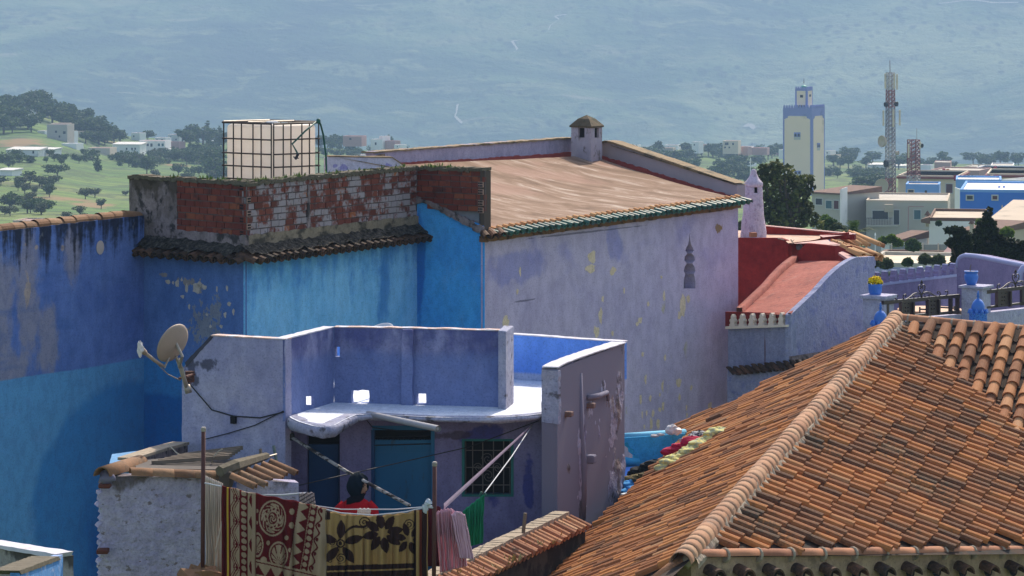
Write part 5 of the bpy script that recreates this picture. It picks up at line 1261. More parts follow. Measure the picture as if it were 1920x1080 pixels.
def flowc(x, y, u, v):
    X, Y = (x-380)*3.6, (y-780)*3.6; rel = Y-(650+abs(X-1050)*-.02)
    st = Y-(1010-(X-850)*.03)
    if X > 1425: 
        k = int((X-1425)/18) % 4; return [BRN, TAN, (.22, .04, .02), BRN][k]
    if 0 < st < 34: return BRN
    if 34 <= st < 44: return TAN
    if st >= 44: return BRN if st < 100 or X > 1200 else TAN
    if petals(X, Y, 930, 860, 160, 5, .35, .30): return BRN
    d = math.hypot(X-930, Y-860)
    if d < 30: return BRN if (d < 14 or d > 20) else TAN
    if petals(X, Y, 1215, 790, 140, 8, .2, .34, .2): return BRN
    if petals(X, Y, 1395, 830, 115, 6, .7, .34): return BRN
    for (cx, cy, r) in ((1090, 720, 44), (875, 850, 34), (930, 960, 36), (1390, 730, 38)):
        d = math.hypot(X-cx, Y-cy); a = math.atan2(Y-cy, X-cx)
        if d < r and abs((d/r*2.2-(a+pi)/(2*pi)) % 1-.5) < .20: return BRN
    if abs(Y-(790-(X-960)*.45-18*math.sin((X-960)/30))) < 9 and 960 < X < 1110: return BRN
    if X < 860 and Y < 700: return BRN
    for (cx, cy, r) in ((880, 940, 14), (905, 905, 10), (860, 975, 12)):
        if abs(math.hypot(X-cx, Y-cy)-r) < 3: return BRN
    return TAN
M['flow'] = fabric('flowered blanket', None, attr=True, transl=.2)
cloth('blanket', 'tan blanket with dark brown flowers hung over the clothesline', (610, 802), lambda x: linept(x)[2]*-F/31.1+2, lambda x: 1126, 31.1, M['flow'], (4.6, .055), flowc, 220, 170, 'blanket', seed=4, back=.3)
def ribc(x, y, u, v): k = (u*9) % 1; return (.60, .50, .40) if k > .28 else (.34, .26, .21)
cloth('curtain', 'cream ribbed curtain hanging beside the left clothes pole', (384, 418), lambda x: 892+(x-384)*.45, lambda x: 1064+(x-384)*.1, 31.6, fabric('cream ribbed cloth', None, attr=True), (7, .02), ribc, 60, 70, 'curtain', seed=2, lean=2, back=.2)
cloth('cloth', 'cream cloth corner hanging low between the curtain and the red rug', (404, 424), lambda x: 1030-(x-404)*4.5, lambda x: 1130, 31.4, fabric('cream cloth', (.55, .45, .35)), (2, .02), None, 20, 30, seed=3, back=.1)
cloth('cloth', 'small dark red towel hanging on the upper line behind the rug', (560, 616), lambda x: 946+(x-560)*.13, lambda x: 985, 31.5, fabric('dark red towel', (.10, .008, .02)), (2, .01), None, 24, 20, seed=5, back=.3)
def strc(x, y, u, v): return (.04, .03, .04) if ((u*2.2+v*5.5) % 1) < .3 else (.42, .33, .30)
cloth('cloth', 'small striped brown and cream cloth on the upper line', (561, 589), lambda x: 925-(x-561)*.05, lambda x: 962, 32.4, fabric('striped cloth', None, attr=True), (2, .015), strc, 40, 40, seed=6, lean=3, back=.3)
cloth('cloth', 'little white cloth folded on the line in front of the person', (670, 695), lambda x: 954, lambda x: 972, 31.25, fabric('white cloth', (.60, .52, .46)), (2, .008), None, 24, 20, seed=7, back=.3)
cloth('cloth', 'maroon cloth hanging in shade just right of the flowered blanket', (800, 826), lambda x: 950, lambda x: 1062, 31.4, fabric('maroon cloth', (.085, .012, .02)), (2, .02), None, 24, 30, seed=8, back=.2)
cloth('cloth', 'pale pink sheet bunched over the line right of the clothes pole', (817, 868), lambda x: 954+8*abs((x-842)/26)**2+(4 if x > 850 else 0), lambda x: 1074-(x-817)*.25, 31.2, fabric('pink sheet', (.82, .45, .52), transl=.4), (5, .06), None, 80, 70, seed=9, lean=8, back=.25)
cloth('cloth', 'pale pink towel draped beside the pink sheet and slanting right', (846, 872), lambda x: 958+abs(x-858)*.5, lambda x: 1046+(x-846)*.1, 31.1, fabric('pink towel', (.60, .34, .41)), (1.5, .03), None, 40, 50, seed=11, lean=16, back=.3)
cloth('cloth', 'bright green shirt cloth pinned at the end of the thin white cord', (868, 908), lambda x: 958-(x-868)*.78, lambda x: 1028-(x-868)*.25, 32.0, fabric('green cloth', (.012, .26, .13), transl=.3), (2.5, .035), None, 50, 60, seed=12, lean=-3, back=.3)
mb = MB(); mb.tube([P(903, 922, 31.95), P(899, 930, 31.95)], .012, 5); mb.tube([P(908, 924, 31.95), P(911, 929, 31.95)], .012, 5); tag(mb.build('clothes_peg', M['hose']), 'green clothes peg at the top corner of the green cloth', 'clothes peg')
mb = MB(); mb.tube([P(985, 962, 33.6), P(981, 1000, 33.6)], .02, 6); tag(mb.build('stick', M['board']), 'short wooden stick standing on the coping by the purple wall', 'stick')
# ================================================================ turquoise wall and heap of washing by the tiles
tq = empty('turquoise_wall', tuple(P(1230, 900, 39)), 'bright turquoise parapet with a round cut in its end beside the tiled roof', 'wall')
M['turq'] = plaster('turquoise paint', (.035, .36, .62), (.05, .42, .68), 1.4, [dict(c=(.02, .26, .5), k='noise', s=(3, 2, 3), t=.5, soft=.3, a=.6)], bump=.35)
TQ = WP(Q(1160, 39.4), Q(1292, 39.8))
cv = [(1160, 830), (1178, 828), (1181, 838), (1190, 843), (1188, 850), (1196, 854), (1196, 862), (1196, 868), (1180, 870), (1160, 870)]
out = [TQ.sz(*p) for p in [(1160, 822), (1285, 813), (1290, 830), (1270, 870), (1230, 900), (1160, 915), (1160, 872), (1180, 872), (1196, 868), (1197, 856), (1189, 850), (1188, 843), (1181, 838), (1177, 830), (1160, 832)]]
hwall('wall', TQ, out, M['turq'], tq, th=.16, rg=0)
mb = MB(); mb.tube([TQ.px(1160, 823, -.08), TQ.px(1205, 820, -.08), TQ.px(1290, 814, -.08)], .055, 10); mb.build('coping', simple('pale turquoise coping', (.12, .42, .60), .8, .15, 6), tq, True)
mb = MB(); mb.tube([TQ.px(1160, 862, .0), TQ.px(1180, 866, .0), TQ.px(1197, 866, .0)], .05, 8); mb.build('ledge', M['turq'], tq, True)
mb = MB(); mb.prism([Q(1172, 38.6), Q(1235, 38.2), Q(1290, 39.3), Q(1160, 39.35)], -9, [-5.95, -5.85, -5.7, -5.75]); mb.build('terrace_floor', M['t_bright'], tq)
def heap(name, label, pts, mat, r=.10, seed=0, cat='clothes', sq=(1.4, 1, .6), n_=1):
    mb = MB(); k = 0
    for (x, y, D, s_) in pts:
        rag(mb, P(x, y, D), r*s_*.86, n=9, seed=seed+k, sq=sq); k += 1
    o = mb.build(name, mat, smooth=False); sb = o.modifiers.new('s', 'SUBSURF'); sb.levels = sb.render_levels = 1; return tag(o, label, cat)
def roofD(x, y, k=None):
    p, q = pq_of(x, y, kL); return (Tt+e_p*p+e_q*q).y-.12
def band(name, label, line, mat, wd, seed, cat='clothes'):
    heap(name, label, [(x+R(-3, 3), y+R(-2, 2), roofD(x, y)-.50, R(.7, 1.2)) for x, y in line], mat, wd, seed, cat)
def ln(x0, y0, x1, y1, n_): return [(lerp(x0, x1, k/n_), lerp(y0, y1, k/n_)) for k in range(n_+1)]
def patt(name, a, b, sc):
    n = NT(name); co = n.coord('Object'); c = n.mix(n.rng(n.noise(co, sc, 3, .7), .46, .54), a, b); return n.done(c, .95)
band('laundry', 'yellow and green printed cloth spread along the tiles above the turquoise wall', ln(1240, 878, 1350, 808, 15), patt('yellow print', (.68, .60, .22), (.40, .42, .25), 22), .105, 20)
band('laundry', 'black and white patterned cloth crumpled at the top of the turquoise wall', ln(1285, 832, 1312, 818, 4), patt('black white print', (.03, .03, .035), (.5, .48, .46), 30), .11, 40)
band('laundry', 'crimson cloth crumpled between the turquoise wall and the yellow cloth', ln(1258, 850, 1300, 828, 5), simple('crimson cloth', (.42, .01, .05), .9, .4, 8), .12, 50)
heap('laundry', 'heap of black cloth below the turquoise wall', [(1200, 884, 38.7, 1), (1215, 879, 38.6, 1.1), (1226, 872, 38.6, 1), (1192, 888, 38.7, .8)], simple('black cloth', (.012, .012, .014), .95, .3, 9), .13, 60)
heap('laundry', 'olive brown bundle of cloth under the black heap', [(1188, 899, 38.5, 1), (1202, 898, 38.3, 1), (1212, 892, 38.2, .8)], patt('olive bundle', (.20, .15, .06), (.08, .06, .03), 16), .12, 70)
heap('laundry', 'bright blue cloth bundle at the foot of the buttress', [(1180, 908, 38.3, 1), (1186, 916, 38.1, .8), (1176, 920, 38.1, .7)], patt('blue bundle', (.02, .22, .60), (.10, .40, .75), 12), .10, 80)
heap('laundry', 'white and pale blue cloth at the lower edge beside the buttress', [(1180, 930, 38.0, 1), (1190, 922, 37.9, .7)], simple('pale cloth', (.55, .62, .70), .9, .2, 8), .10, 90)
heap('bag', 'white plastic bag knotted on top of the turquoise wall', [(1258, 806, 39.6, 1), (1268, 808, 39.6, .9), (1262, 800, 39.6, .55)], M['bag'], .09, 95, 'bag', sq=(1.1, .8, .8))
heap('shoe', 'pale shoe lying on the turquoise wall beside the white bag', [(1228, 817, 39.5, 1), (1238, 815, 39.5, .8)], simple('pale shoe', (.5, .45, .42), .8, .4, 14), .05, 97, 'shoe', sq=(1.6, .8, .5))
# ================================================================ the person
pr = empty('person', tuple(P(668, 0, 34.9)[:2])+(zC,), 'person in a red top and dark blue headscarf standing behind the washing', 'person')
px0, py0 = P(668, 0, 34.9).x, 34.9; hz0 = zpx(897, 34.9)      # top of the scarf
Hs = hz0+.035
def loft(mb, secs, n=20):
    vs = []
    for (cx, cy, z, rx, ry) in secs:
        for k in range(n): a = 2*pi*k/n; vs.append((px0+cx+rx*math.cos(a), py0+cy+ry*math.sin(a), z))
    fs = [(i*n+k, i*n+(k+1) % n, (i+1)*n+(k+1) % n, (i+1)*n+k) for i in range(len(secs)-1) for k in range(n)]
    fs.append(tuple(range(n))[::-1]); fs.append(tuple((len(secs)-1)*n+k for k in range(n))); mb.add(vs, fs)
def skinned(name, chains, mat, parent, sub=2):
    vs, es, rs = [], [], []
    for ch_ in chains:
        start = None
        for i, (p, r) in enumerate(ch_):
            p = Vector(p); idx = None
            for k, q in enumerate(vs):
                if (q-p).length < 1e-5: idx = k
            if idx is None: vs.append(p); rs.append(r); idx = len(vs)-1
            if start is not None and start != idx: es.append((start, idx))
            start = idx
    me = bpy.data.meshes.new(name); me.from_pydata([tuple(v-Vector(parent.location)) for v in vs], es, []); o = bpy.data.objects.new(name, me); COL.objects.link(o); o.parent = parent
    sk = o.modifiers.new('skin', 'SKIN'); lay = me.skin_vertices[0] if me.skin_vertices else None
    for i, r in enumerate(rs): lay.data[i].radius = (r, r) if not hasattr(r, '__len__') else r
    lay.data[0].use_root = True; sb = o.modifiers.new('sub', 'SUBSURF'); sb.levels = sb.render_levels = sub
    me.materials.append(mat); return o
def pp_(x, y, z): return V(px0+x, py0+y, z)
skin = simple('skin', (.42, .24, .16), .6, .08, 6, bump=.03)
def bod():
    pel = pp_(0, 0, Hs-.78); nk = pp_(.0, 0, Hs-.30); L = []
    L.append([(pel, (.14, .10)), (pp_(0, 0, Hs-.58), (.12, .09)), (pp_(0, .01, Hs-.42), (.145, .09)), (nk, .055), (pp_(.01, 0, Hs-.22), .05), (pp_(.025, -.01, Hs-.12), (.078, .09)), (pp_(.03, -.01, Hs-.03), (.065, .075))])
    for s in (-1, 1):
        sh = pp_(.15*s, .01, Hs-.35); el = pp_(.20*s, -.03, Hs-.62); wr = pp_(.15*s, -.24, Hs-.74); pm = pp_(.14*s, -.31, Hs-.75)
        L.append([(pp_(0, .01, Hs-.42), (.145, .09)), (sh, .052), (el, .038), (wr, .024), (pm, (.032, .018))])
        for k in range(4):
            o_ = (k-1.5)*.017; ln_ = (.030, .036, .033, .026)[k]; a_ = pm+V(o_, -.03, 0); L.append([(pm, (.032, .018)), (a_, .008), (a_+V(0, -ln_, -.008), .0078), (a_+V(0, -ln_*1.7, -.022), .007)])
        L.append([(pm, (.032, .018)), (pm+V(-.028*s, -.01, -.004), .009), (pm+V(-.04*s, -.035, -.008), .008)])
        L.append([(pel, (.14, .10)), (pp_(.09*s, 0, Hs-.84), .075), (pp_(.09*s, -.01, Hs-1.22), .05), (pp_(.09*s, .01, zC+.08), .033), (pp_(.09*s, -.10, zC+.03), .028)])
    return L
skinned('body', bod(), skin, pr)
# face turned down to the right
mb = MB(); fc = pp_(.052, -.055, Hs-.135); rag(mb, fc, .001)
mb = MB(); hf = V(.88, -.42, -.22).normalized()
fa = hf.cross(V(0, 0, 1)).normalized(); fu = fa.cross(hf)
hc = pp_(.03, -.01, Hs-.115)
def fp(x, y, z): return hc+fa*x+hf*y+fu*z
vs = []; 
nu, nv = 24, 18
for j in range(nv+1):
    for i in range(nu):
        t = pi*j/nv; a = 2*pi*i/nu; x, y, z = .073*math.sin(t)*math.sin(a), .088*math.sin(t)*math.cos(a), .108*math.cos(t)
        if z < 0: x *= 1-.35*(z/.108)**2; y *= 1-.1*(z/.108)**2
        if y > .03:
            y += .024*math.exp(-(x/.012)**2)*math.exp(-((z+.012)/.024)**2)                         # nose
            y -= .012*(math.exp(-((x-.03)/.014)**2)+math.exp(-((x+.03)/.014)**2))*math.exp(-((z-.014)/.013)**2)   # eye sockets
            y += .006*math.exp(-(x/.025)**2)*math.exp(-((z+.052)/.010)**2)                           # lips
            y += .008*math.exp(-(x/.02)**2)*math.exp(-((z+.09)/.014)**2)
        vs.append(fp(x, y, z))
mb.add(vs, [(j*nu+i, j*nu+(i+1) % nu, (j+1)*nu+(i+1) % nu, (j+1)*nu+i) for j in range(nv) for i in range(nu)])
mb.build('face', skin, pr, True)
for s in (-1, 1):
    mb = MB(); mb.lathe(fp(.03*s, .068, .014), [(.001, -.009), (.008, -.005), (.011, 0), (.008, .006), (.001, .009)], 10, ax=(fa, hf, fu)); mb.build('eye', simple('dark eye', (.03, .02, .015), .3, .1, 9), pr, True)
    mb = MB(); mb.tube([fp(.014*s, .083, .032), fp(.03*s, .082, .038), fp(.046*s, .072, .032)], .003, 5); mb.build('eyebrow', M['dark'], pr)
mb = MB(); mb.tube([fp(-.02, .083, -.052), fp(0, .092, -.053), fp(.02, .083, -.052)], [.003, .005, .003], 6); mb.build('mouth', simple('lips', (.32, .10, .09), .6, .1, 9), pr, True)
# headscarf: hood open towards the face, wrap on the shoulders
mb = MB(); vs = []; nu, nv = 36, 22; keep = {}
fs = []
for j in range(nv+1):
    for i in range(nu):
        t = pi*j/nv*.86; a = 2*pi*i/nu; z = .128*math.cos(t); x = .100*math.sin(t)*math.sin(a); y = .112*math.sin(t)*math.cos(a)-.012
        q = fp(x, y, z); q += (q-hc).normalized()*.006*math.sin(a*5+t*7); vs.append(q)
for j in range(nv):
    for i in range(nu):
        t = pi*(j+.5)/nv*.86; a = 2*pi*(i+.5)/nu; fx = math.sin(t)*math.sin(a); fy = math.sin(t)*math.cos(a); fz = math.cos(t)
        if fy > .25 and (fx/.70)**2+((fz+.06)/.66)**2 < 1: continue
        fs.append((j*nu+i, j*nu+(i+1) % nu, (j+1)*nu+(i+1) % nu, (j+1)*nu+i))
mb.add(vs, fs); scarf = fabric('dark teal scarf', (.005, .014, .024), .4)
o = mb.build('headscarf', scarf, pr, True); s_ = o.modifiers.new('t', 'SOLIDIFY'); s_.thickness = .012; s_.offset = 1
mb = MB(); loft(mb, [(-.02, 0, Hs-.30, .09, .085), (-.02, -.01, Hs-.27, .098, .088), (0, -.01, Hs-.25, .085, .085), (.01, -.005, Hs-.235, .074, .078), (.015, 0, Hs-.19, .08, .085)])
for k, v_ in enumerate(mb.v): q = V(*v_); d = .010*math.sin(k*.9)+.012*mn.noise(q*18); mb.v[k] = (q.x+d, q.y+d, q.z+d)
mb.build('scarf_wrap', fabric('black scarf', (.008, .009, .014), .3), pr, True)
mb = MB(); loft(mb, [(0, 0, Hs-.98, .19, .15), (0, 0, Hs-.80, .175, .14), (0, 0, Hs-.60, .155, .125), (0, .005, Hs-.42, .18, .12), (0, .01, Hs-.325, .17, .10), (0, .01, Hs-.28, .125, .085), (0, 0, Hs-.25, .075, .07)])
mb.build('jumper', fabric('red jumper', (.55, .012, .02), .25), pr, True)
for s in (-1, 1):
    mb = MB(); mb.tube([pp_(.12*s, .01, Hs-.32), pp_(.175*s, 0, Hs-.37), pp_(.215*s, -.03, Hs-.62), pp_(.19*s, -.12, Hs-.70), pp_(.155*s, -.22, Hs-.735)], [.062, .066, .056, .05, .042], 12); mb.build('sleeve', fabric('red sleeve', (.55, .012, .02), .25), pr, True)
mb = MB(); loft(mb, [(0, 0, zC+.10, .26, .22), (0, 0, zC+.5, .22, .18), (0, 0, Hs-.95, .185, .15)]); mb.build('skirt', fabric('dark skirt', (.03, .03, .05), .3), pr, True)
# ================================================================ house with the red terrace
rh = empty('red_roof_house', (4, 57, zG), 'lavender house with an oxblood red roof terrace behind the tiled roof', 'house')
M['red'] = plaster('oxblood paint', (.20, .015, .012), (.28, .025, .018), 1.2, [dict(c=(.10, .015, .015), k='noise', s=(2, 2, 2), t=.5, soft=.3, a=.6)], uv=False, bump=.25, bs=12)
M['red_sun'] = plaster('red render roof', (.27, .07, .05), (.36, .10, .07), 1.4, [dict(c=(.38, .17, .13), k='noise', s=(3, 3, 3), t=.52, soft=.2, a=.6), dict(c=(.17, .05, .04), k='noise', s=(5, 5, 5), t=.56, soft=.12, a=.7)], uv=False, bump=.6, bs=14)
M['pale_roof'] = plaster('pale terrace floor', (.44, .27, .19), (.55, .36, .27), 1, [dict(c=(.6, .5, .42), k='noise', s=(2, 2, 2), t=.52, soft=.2, a=.6)], uv=False, bump=.4)
M['blue_rough'] = plaster('rough pale blue render', (.25, .27, .41), (.33, .34, .46), 1.6, [
    dict(c=(.14, .17, .42), k='noise', s=(5, 5, 5), t=.5, soft=.2, a=.6),
    dict(c=(.10, .10, .12), k='streak', z=-6.3, s=(3, 3, 3), f=-.9, t=1.15, soft=.3, a=.0)], bump=1.0, bs=16, bd=.04)
M['blue_rough2'] = plaster('pale blue render, sooty foot', (.25, .27, .40), (.33, .34, .46), 1.6, [  # ragged darker patches towards the foot of the wall
    dict(c=(.02, .02, .03), k='ell', e=[(.9, -6.45, 1.0, .13), (1.9, -6.5, 1.5, .12)], ns=(9, 9, 9), w=2.2, t=.2, soft=.4, a=.9),
    dict(c=(.16, .08, .09), k='ell', e=[(.93, -6.0, .03, .5)], ns=(7, 3, 7), w=1.4, t=.1, soft=.4, a=.7)], bump=.9, bs=16, bd=.04)
zR = zpx(438, 60.5)     # terrace level
def rhb(name, mat, f, parent=None, bv=0, smooth=False):
    mb = MB(); f(mb); o = mb.build(name, mat, parent or rh, smooth)
    if bv: bevel(o, bv, 3)
    return o
zR = -4.50
def RZ(x, y, z=zR): return Q(x, -z*F/y)
# upper terrace floor y 432..456 ; front red wall 456..600
fl_ = [RZ(1384, 447), RZ(1470, 449), RZ(1478, 456), RZ(1520, 451), RZ(1540, 447), RZ(1548, 440), RZ(1600, 441), RZ(1437, 434), RZ(1384, 432)]
rhb('terrace_floor', M['pale_roof'], lambda m: m.poly([(p[0], p[1], zR) for p in fl_]))
RW = WP(RZ(1370, 447), RZ(1480, 452)); RW2 = WP(RZ(1480, 452), RZ(1545, 446))
hwall('wall', RW, [(0, zR+.01), RW.sz(1462, 446), RW.sz(1474, 450), RW.sz(1484, 462), RW.sz(1482, 520), RW.sz(1400, 640), RW.sz(1380, 640), (0, zG)], M['red'], rh, th=.1, rg=0)
# low parapet at the back (dark red) with pink top
BP = WP(Q(1437, 61.5), Q(1602, 60.9))
hwall('back_parapet', BP, [BP.sz(1430, 424), BP.sz(1602, 440), BP.sz(1602, 450), BP.sz(1430, 441)], M['red'], rh, th=.12, rg=0)
mb = MB(); a, b = BP.sz(1430, 424), BP.sz(1602, 440); wallmesh(mb, BP, [(a[0], a[1]+.015), (b[0], b[1]+.015), b, a], (), .16, off=.015); M['pink_cap'] = simple('pale red cap', (.50, .30, .27), .9, .2, 8); mb.build('coping', M['pink_cap'], rh)  # parapet tops get a paler red than the walls
# second, nearer parapet ring with the projecting pier
r1 = WP(Q(1512, 58.6), Q(1566, 58.2)); r2 = WP(Q(1566, 58.2), Q(1590, 57.4)); r0 = WP(Q(1538, 60.4), Q(1606, 60.3))
hwall('parapet', r0, [r0.sz(1538, 441), r0.sz(1592, 436), r0.sz(1592, 446), r0.sz(1538, 452)], M['red'], rh, th=.1, rg=0)
rhb('parapet_top', M['pink_cap'], lambda m: m.poly([P(1536, 441, 60.4), P(1594, 435, 60.8), P(1598, 439, 60.4), P(1543, 445, 60.1)]))
hwall('parapet', r1, [r1.sz(1512, 456), r1.sz(1566, 461), r1.sz(1566, 492), r1.sz(1490, 492), r1.sz(1498, 470)], M['red'], rh, th=.1, rg=0)
hwall('parapet', r2, [r2.sz(1566, 461), r2.sz(1588, 461), r2.sz(1592, 486), r2.sz(1566, 492)], M['red'], rh, th=.1, rg=0)
rhb('parapet_top', M['pink_cap'], lambda m: (m.poly([P(1480, 457, 59.3), P(1512, 456, 58.7), P(1566, 460.5, 58.2), P(1590, 460, 57.6), P(1594, 457, 58.1), P(1556, 453, 59.6), P(1552, 449, 60.2)]),))
mb = MB(); w_ = WP(Q(1515, 59.6), Q(1562, 60.2)); wallmesh(mb, w_, [w_.sz(1515, 455), w_.sz(1562, 449), w_.sz(1562, 461), w_.sz(1515, 461)], (), .05); mb.build('inner_wall', M['blue_rough'], rh)
rhb('buttress_cap', M['pink_cap'], lambda m: m.add([P(1572, 474, 57.2), P(1580, 471, 57.5), P(1612, 486, 56.8), P(1598, 490, 56.5), P(1572, 478, 57.2), P(1598, 496, 56.5)], [(0, 1, 2, 3), (0, 3, 5, 4)]))
# outlet pipe
mb = MB(); c = RW2.px(1495, 463, .03); mb.lathe(c, [(.055, -.02), (.055, .05), (.04, .05), (.04, .0)], 14, ax=(V(RW2.d.x, RW2.d.y, 0), V(0, 0, 1), V(RW2.n.x, RW2.n.y, 0))); mb.build('outlet', M['slot'], rh)
hwall('wall', RW2, [RW2.sz(1478, 457), RW2.sz(1488, 454), RW2.sz(1545, 447), RW2.sz(1545, 500), RW2.sz(1480, 520)], M['red'], rh, th=.08, rg=0)
# curved red render roof falling to the left, and its side wall
def srf(u, v):      # u: 0 top .. 1 bottom ; v: 0 left edge .. 1 right edge
    top = [P(1497, 489, 58.8), P(1588, 489, 57.3)]; bot = [P(1392, 588, 54.8), P(1480, 590, 53.6)]
    a = top[0].lerp(bot[0], u); b = top[1].lerp(bot[1], u); q = a.lerp(b, v); q.z += .045*math.sin(pi*min(1, u*1.8)); return q
mb = MB(); nu = 20
for j in range(nu+1):
    for i in range(13): mb.v.append(tuple(srf(j/nu, i/12)))
for j in range(nu):
    for i in range(12): a = j*13+i; mb.f.append((a, a+1, a+14, a+13)); mb.uv.append(None); mb.m.append(0)
o = mb.build('render_roof', M['red_sun'], rh, True)
mb = MB()     # raised kerbs on both sides
for (v0, v1, h) in ((-.13, .0, .10), (.97, 1.03, .03)):
    base = len(mb.v)
    for j in range(nu+1):
        for (vv, hh) in ((v0, -.3), (v0, h), (v1, h), (v1, -.05)):
            q = srf(j/nu, vv); mb.v.append((q.x, q.y, q.z+hh))
    for j in range(nu):
        for k in range(3): a = base+j*4+k; mb.f.append((a, a+1, a+5, a+4)); mb.uv.append(None); mb.m.append(0)
mb.build('kerb', M['red_sun'], rh, True)
SWv = WP(srf(1, 1.03)[:2], (P(1640, 480, 56.6))[:2])
curve = [SWv.sz(*ppx(srf(1-k/12, 1.03))) for k in range(13)]
hwall('wall', SWv, [(curve[0][0], zG), *curve, SWv.sz(1606, 482), SWv.sz(1618, 482), SWv.sz(1640, 481), (SWv.sz(1640, 481)[0], zG)], M['blue_rough'], rh, th=.1, rg=0)
# front wall with cream merlons, tile row under it
FW = WP(Q(1370, 54.9), Q(1480, 53.6)); s_ = FW.sz
hwall('wall', FW, [s_(1365, 613), s_(1480, 609), s_(1480, 681), s_(1560, 672) if False else s_(1480, 690), s_(1365, 700)], M['blue_rough2'], rh, th=.15, rg=0)
hwall('painted_band', WP(Q(1365, 55.05), Q(1480, 53.75)), [s_(1365, 586), s_(1479, 589), s_(1479, 611), s_(1365, 615)], M['red'], rh, th=.05, rg=0)
M['cream'] = simple('cream paint', (.82, .68, .52), .9, .12, 10)
def merlon(w, s0, zb, W_, H_, mat, parent, th=.07, name='merlon', lean=0):
    pr_ = [(-.5, 0), (-.5, .12), (-.36, .2), (-.36, .34), (-.46, .40), (-.46, .5), (-.34, .58), (-.24, .62), (-.24, .80), (-.12, .93), (0, 1)]
    pts = [(s0+x*W_+lean*y, zb+y*H_) for x, y in pr_]+[(s0-x*W_+lean*y, zb+y*H_) for x, y in pr_[-2::-1]]
    mb = MB(); wallmesh(mb, w, pts, (), th); o = mb.build(name, mat, parent); bevel(o, .008, 2); return o
for x in (1373, 1390, 1408.5, 1427, 1445.5, 1464):
    t, z = s_(x, 612-(x-1373)*.03); merlon(FW, t, z, .155, .21, M['cream'], rh)
mb = MB(); wallmesh(mb, WP(Q(1365, 54.8), Q(1477, 53.5)), [s_(1365, 616), s_(1477, 612), s_(1477, 608), s_(1365, 611)], (), .1); mb.build('ledge', M['cream'], rh)
FW2 = WP(Q(1365, 54.6), Q(1560, 52.8))
eave_row('eave_tiles', FW2.px(1368, 690, .0), FW2.px(1545, 672, .0), V(.35, -.93, 0), .145, .30, .07, M['tile_dark'], rh, drop=.35)
mb = MB(); wallmesh(mb, FW2, [FW2.sz(1365, 699), FW2.sz(1560, 681), FW2.sz(1560, 900), FW2.sz(1365, 900)], (), .1, off=.02); mb.build('wall', M['blue_rough'], rh)
mb = MB(); wallmesh(mb, SWv, [SWv.sz(1482, 668), SWv.sz(1600, 650), SWv.sz(1600, 660), SWv.sz(1482, 684)], (), .05, off=.03); mb.build('dark_band', M['cement_black'], rh)  # dark strip across the lower side wall
# tile clusters on the right corner of the terrace
M['tile_ochre'] = terracotta('ochre tiles', [(0, (.34, .13, .05)), (.5, (.52, .25, .10)), (1, (.60, .36, .18))], dirt=(.10, .06, .04), dthr=.58, damt=.6)
for (x0, y0, D0, x1, y1, D1, n_, L, ax) in ((1546, 447, 60.8, 1590, 437, 61.8, 5, .50, V(.62, -.55, -.42)), (1590, 436, 61.8, 1606, 442, 62.5, 3, .62, V(.7, -.35, -.3)),
                                         (1558, 453, 58.6, 1580, 459, 57.8, 3, .62, V(.70, -.5, -.20)), (1578, 462, 57.6, 1606, 468, 57.9, 4, .5, V(.72, -.6, -.34)), (1590, 470, 57.2, 1622, 470, 57.5, 4, .34, V(.66, -.6, -.30))):
    mb = MB(); a, b = P(x0, y0, D0), P(x1, y1, D1); ax = ax.normalized(); sd = (b-a).normalized(); up = sd.cross(ax); up = up if up.z > 0 else -up
    for k in range(n_):
        mb.tile(a.lerp(b, k/(n_-1))+V(0, 0, R(-.01, .01)), (ax+sd*R(-.06, .06)).normalized(), sd, up, L*R(.95, 1.1), .066, .082, 8)
    mb.build('corner_tiles', M['tile_ochre'], rh, True)
eave_row('corner_tiles', P(1596, 488, 56.4), P(1640, 479, 57.5), V(.5, -.85, 0), .09, .2, .05, M['tile_ochre'], rh, drop=.2)
mb = MB(); mb.prism([Q(1598, 56.6), Q(1642, 57.2), Q(1642, 58.2), Q(1598, 58)], zpx(500, 57), [zpx(489, 56.6), zpx(482, 57.2), zpx(482, 58), zpx(489, 58)]); mb.build('corner_block', M['blue_rough'], rh)
# bricks and sticks on the terrace
mb = MB(); mb.box(P(1412, 440, 59.9), (.13, .10, .085), rz=.2); bevel(mb.build('loose_brick', simple('loose brick', (.34, .14, .07), .9, .3, 9)), .006); 
o = [x for x in bpy.data.objects if x.name == 'loose_brick'][0]; tag(o, 'single orange brick lying at the foot of the whitewashed conical chimney', 'brick')
mb = MB(); mb.tube([P(1458, 447, 59.9), P(1470, 450, 59.3)], .012, 5); tag(mb.build('stick', M['board']), 'dark stick lying alone on the pale floor of the red terrace', 'stick')
mb = MB(); mb.tube([P(1483, 449, 60.0), P(1488, 456, 59.2)], .011, 5); mb.tube([P(1484, 454, 59.5), P(1489, 450, 60.0)], .010, 5); tag(mb.build('stick', M['board']), 'crossed broken twigs by the rounded corner of the red terrace wall', 'twigs')
